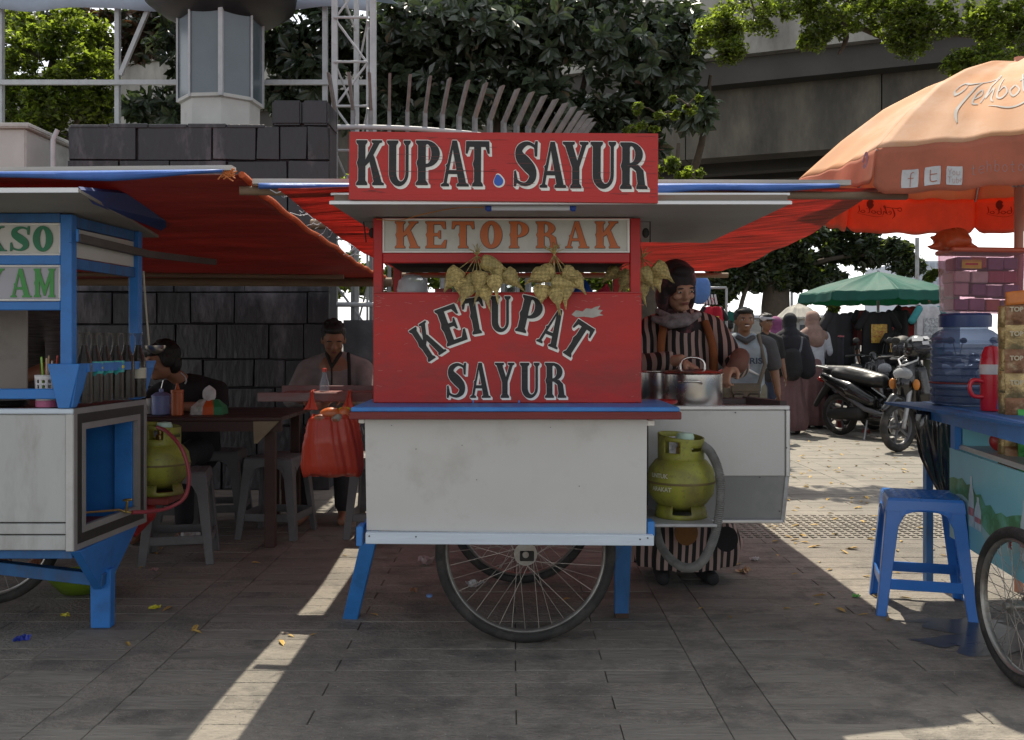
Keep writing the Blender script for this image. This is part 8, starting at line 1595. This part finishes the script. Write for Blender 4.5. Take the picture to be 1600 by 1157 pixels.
g = G(P(1447, 600, 9.8)); c = Vector((4.55, 10.40, .76)); g.ell(c + Vector((.0, 0, -.02)), (.12, .10, .36)); g.ell(c + Vector((.08, 0, -.12)), (.10, .08, .26)); g.ell(c + Vector((-.02, 0, .25)), (.08, .07, .12)); blob('raincoat', g, ck('olive_rainwear', (.09, .095, .075)), None, .016, 3, label='olive rain jacket draped over the front of the nearer scooter', cat='jacket').location = P(1447, 600, 9.8)
# far posts and lamp standards
for x, Yp, y0, lab in ((1433, 16, 372, 'thin grey steel pole beside the storage box'), (1237, 24, 400, 'grey pole behind the black headscarf'), (1128, 30, 430, 'far thin pole left of the smiling man')):
    c = (X_(x, Yp), Yp, 0); G(c).tube([c, (c[0], Yp, Z_(y0, Yp))], .035, 8).done('pole', m_gmet, None, smooth=True, label=lab, cat='pole', loc=c)
# ================================================================ LITTER on the paving
m_yl = M('dry_yellow_leaf', (.45, .30, .08), .7, .3, 20, .2, objrand=.35); m_pp = M('waste_paper', (.5, .5, .5), .9, .15, 20, .3)
def fl_leaf():
    g = G(); g.add([(-.03, 0, .002), (-.012, .011, .007), (.014, .010, .010), (.034, 0, .004), (.014, -.010, .009), (-.012, -.011, .006), (-.045, .002, .001)], [(0, 1, 2, 3), (0, 3, 4, 5), (0, 6, 1)]); me = g.mesh('leaf'); me.materials.append(m_yl); return me
lm = fl_leaf(); k = random.Random(12)
leaves = [(462, 835, 0), (885, 938, 0), (1140, 966, 0), (1095, 952, 0), (1278, 946, 0), (1350, 962, 0), (1388, 970, 0), (200, 1008, 0), (440, 1006, 0), (490, 993, 0), (305, 984, 0)]
for i in range(150):
    leaves.append((k.uniform(1195, 1480), 690 + 180 * k.random() ** 1.5, 0))
for i in range(10): leaves.append((k.uniform(220, 600), k.uniform(850, 1000), 0))
for i in range(14): leaves.append((k.uniform(1150, 1420), k.uniform(860, 960), 0))
for a, b, _ in leaves:
    Yl = F * CH / (b - 535); o = link('fallen_leaf', lm, None, None, (X_(a, Yl), Yl, .002), (k.uniform(-.2, .2), k.uniform(-.2, .2), k.uniform(0, 6.3))); sc = k.uniform(.5, 1.1); o.scale = (sc, sc, sc); tag(o, 'dry yellowish leaf lying on the paving', 'leaf', 'fallen leaves scattered on the paving')
def scrap(label, a, b, size, mat, cat='litter', crumple=.4, name='paper_scrap'):
    Yl = F * CH / (b - 535); g = G(); q = random.Random(a + b)
    N = 6; H = [[q.uniform(0, crumple) * size for _ in range(N)] for _ in range(N)]
    g.grid(lambda u, v: Vector(((u - .5) * size * (1 + .2 * math.sin(v * 7 + a)), (v - .5) * size * .75 * (1 + .25 * math.sin(u * 6 + b)), .003 + H[int(u * (N - 1) + .5)][int(v * (N - 1) + .5)])), N, N)
    o = g.done(name, mat, None, label=label, cat=cat, loc=(X_(a, Yl), Yl, 0), thick=.001); o.rotation_euler = (0, 0, q.uniform(0, 6)); return o
scrap('large crumpled white paper by the grey stools', 296, 853, .10, m_pp, crumple=.9); scrap('white crumpled tissue behind the blue cart leg', 92, 916, .09, m_pp, crumple=.7); scrap('clear plastic cup scrap beside the left blue leg', 666, 884, .07, M('pinkish_plastic', (.35, .25, .25), .4), crumple=.7, name='plastic_scrap')
scrap('blue plastic scrap at the lower left of the paving', 34, 1002, .05, M('blue_scrap', (.02, .04, .3), .4), name='plastic_scrap'); scrap('yellow green wrapper near the basin', 103, 965, .04, m_yel, name='wrapper'); scrap('yellow green leaf-like peel near the paving joint', 242, 953, .045, m_yel, name='peel'); scrap('small green wrapper near the blue stool', 1338, 934, .035, M('green_scrap', (.15, .5, .1), .4), name='wrapper')
scrap('white plastic lid beside the parked scooters', 1395, 686, .16, m_pp, crumple=.15, name='white_plastic_litter'); scrap('reddish crumpled cup before the scooters', 1354, 679, .09, M('pale_red_scrap', (.4, .12, .1), .5), crumple=.8, name='paper_cup'); scrap('pale folded wrapper under the wheel spokes', 742, 917, .07, m_pp, crumple=.4, name='wrapper'); scrap('small pink wrapper in the shade left of the wheel', 240, 893, .04, M('pink_scrap', (.45, .25, .25), .5), name='wrapper'); scrap('brown crumpled wrapper in front of the left blue leg', 646, 927, .035, M('brown_scrap', (.25, .13, .07), .5), crumple=.7, name='wrapper')
scrap('white torn paper beside the striped dress', 1180, 876, .05, m_pp, crumple=.3); scrap('brown wrapper in the shade below the wing', 1163, 895, .07, M('tan_scrap', (.4, .25, .13), .5), name='wrapper')
Yl = F * CH / (933 - 535); G().lathe([(.012, 0), (.014, .001), (.014, .010), (.012, .012), (0, .012)], (0, 0, 0), 20).done('bottle_cap', M('pale_blue_cap', (.15, .3, .6), .4), None, smooth=30, label='pale blue bottle cap near the left of the wheel', cat='bottle cap', loc=(X_(671, Yl), Yl, .0))
g = G(); m_bits = M('grit', (.30, .28, .25), .8, .3, 20, .1)
for i in range(900):
    b = 870 + 290 * k.random(); a = k.uniform(0, 1600); Yl = F * CH / (b - 535); x = X_(a, Yl); r_ = k.uniform(.001, .0035); an = k.uniform(0, 3); g.add([(x + r_ * math.cos(an + j * 2.1), Yl + r_ * math.sin(an + j * 2.1), .0015 + (.002 if j == 3 else 0)) for j in range(3)] + [(x, Yl, .004)], [(0, 1, 3), (1, 2, 3), (2, 0, 3)])
g.done('grit', m_bits, None, kind='stuff')
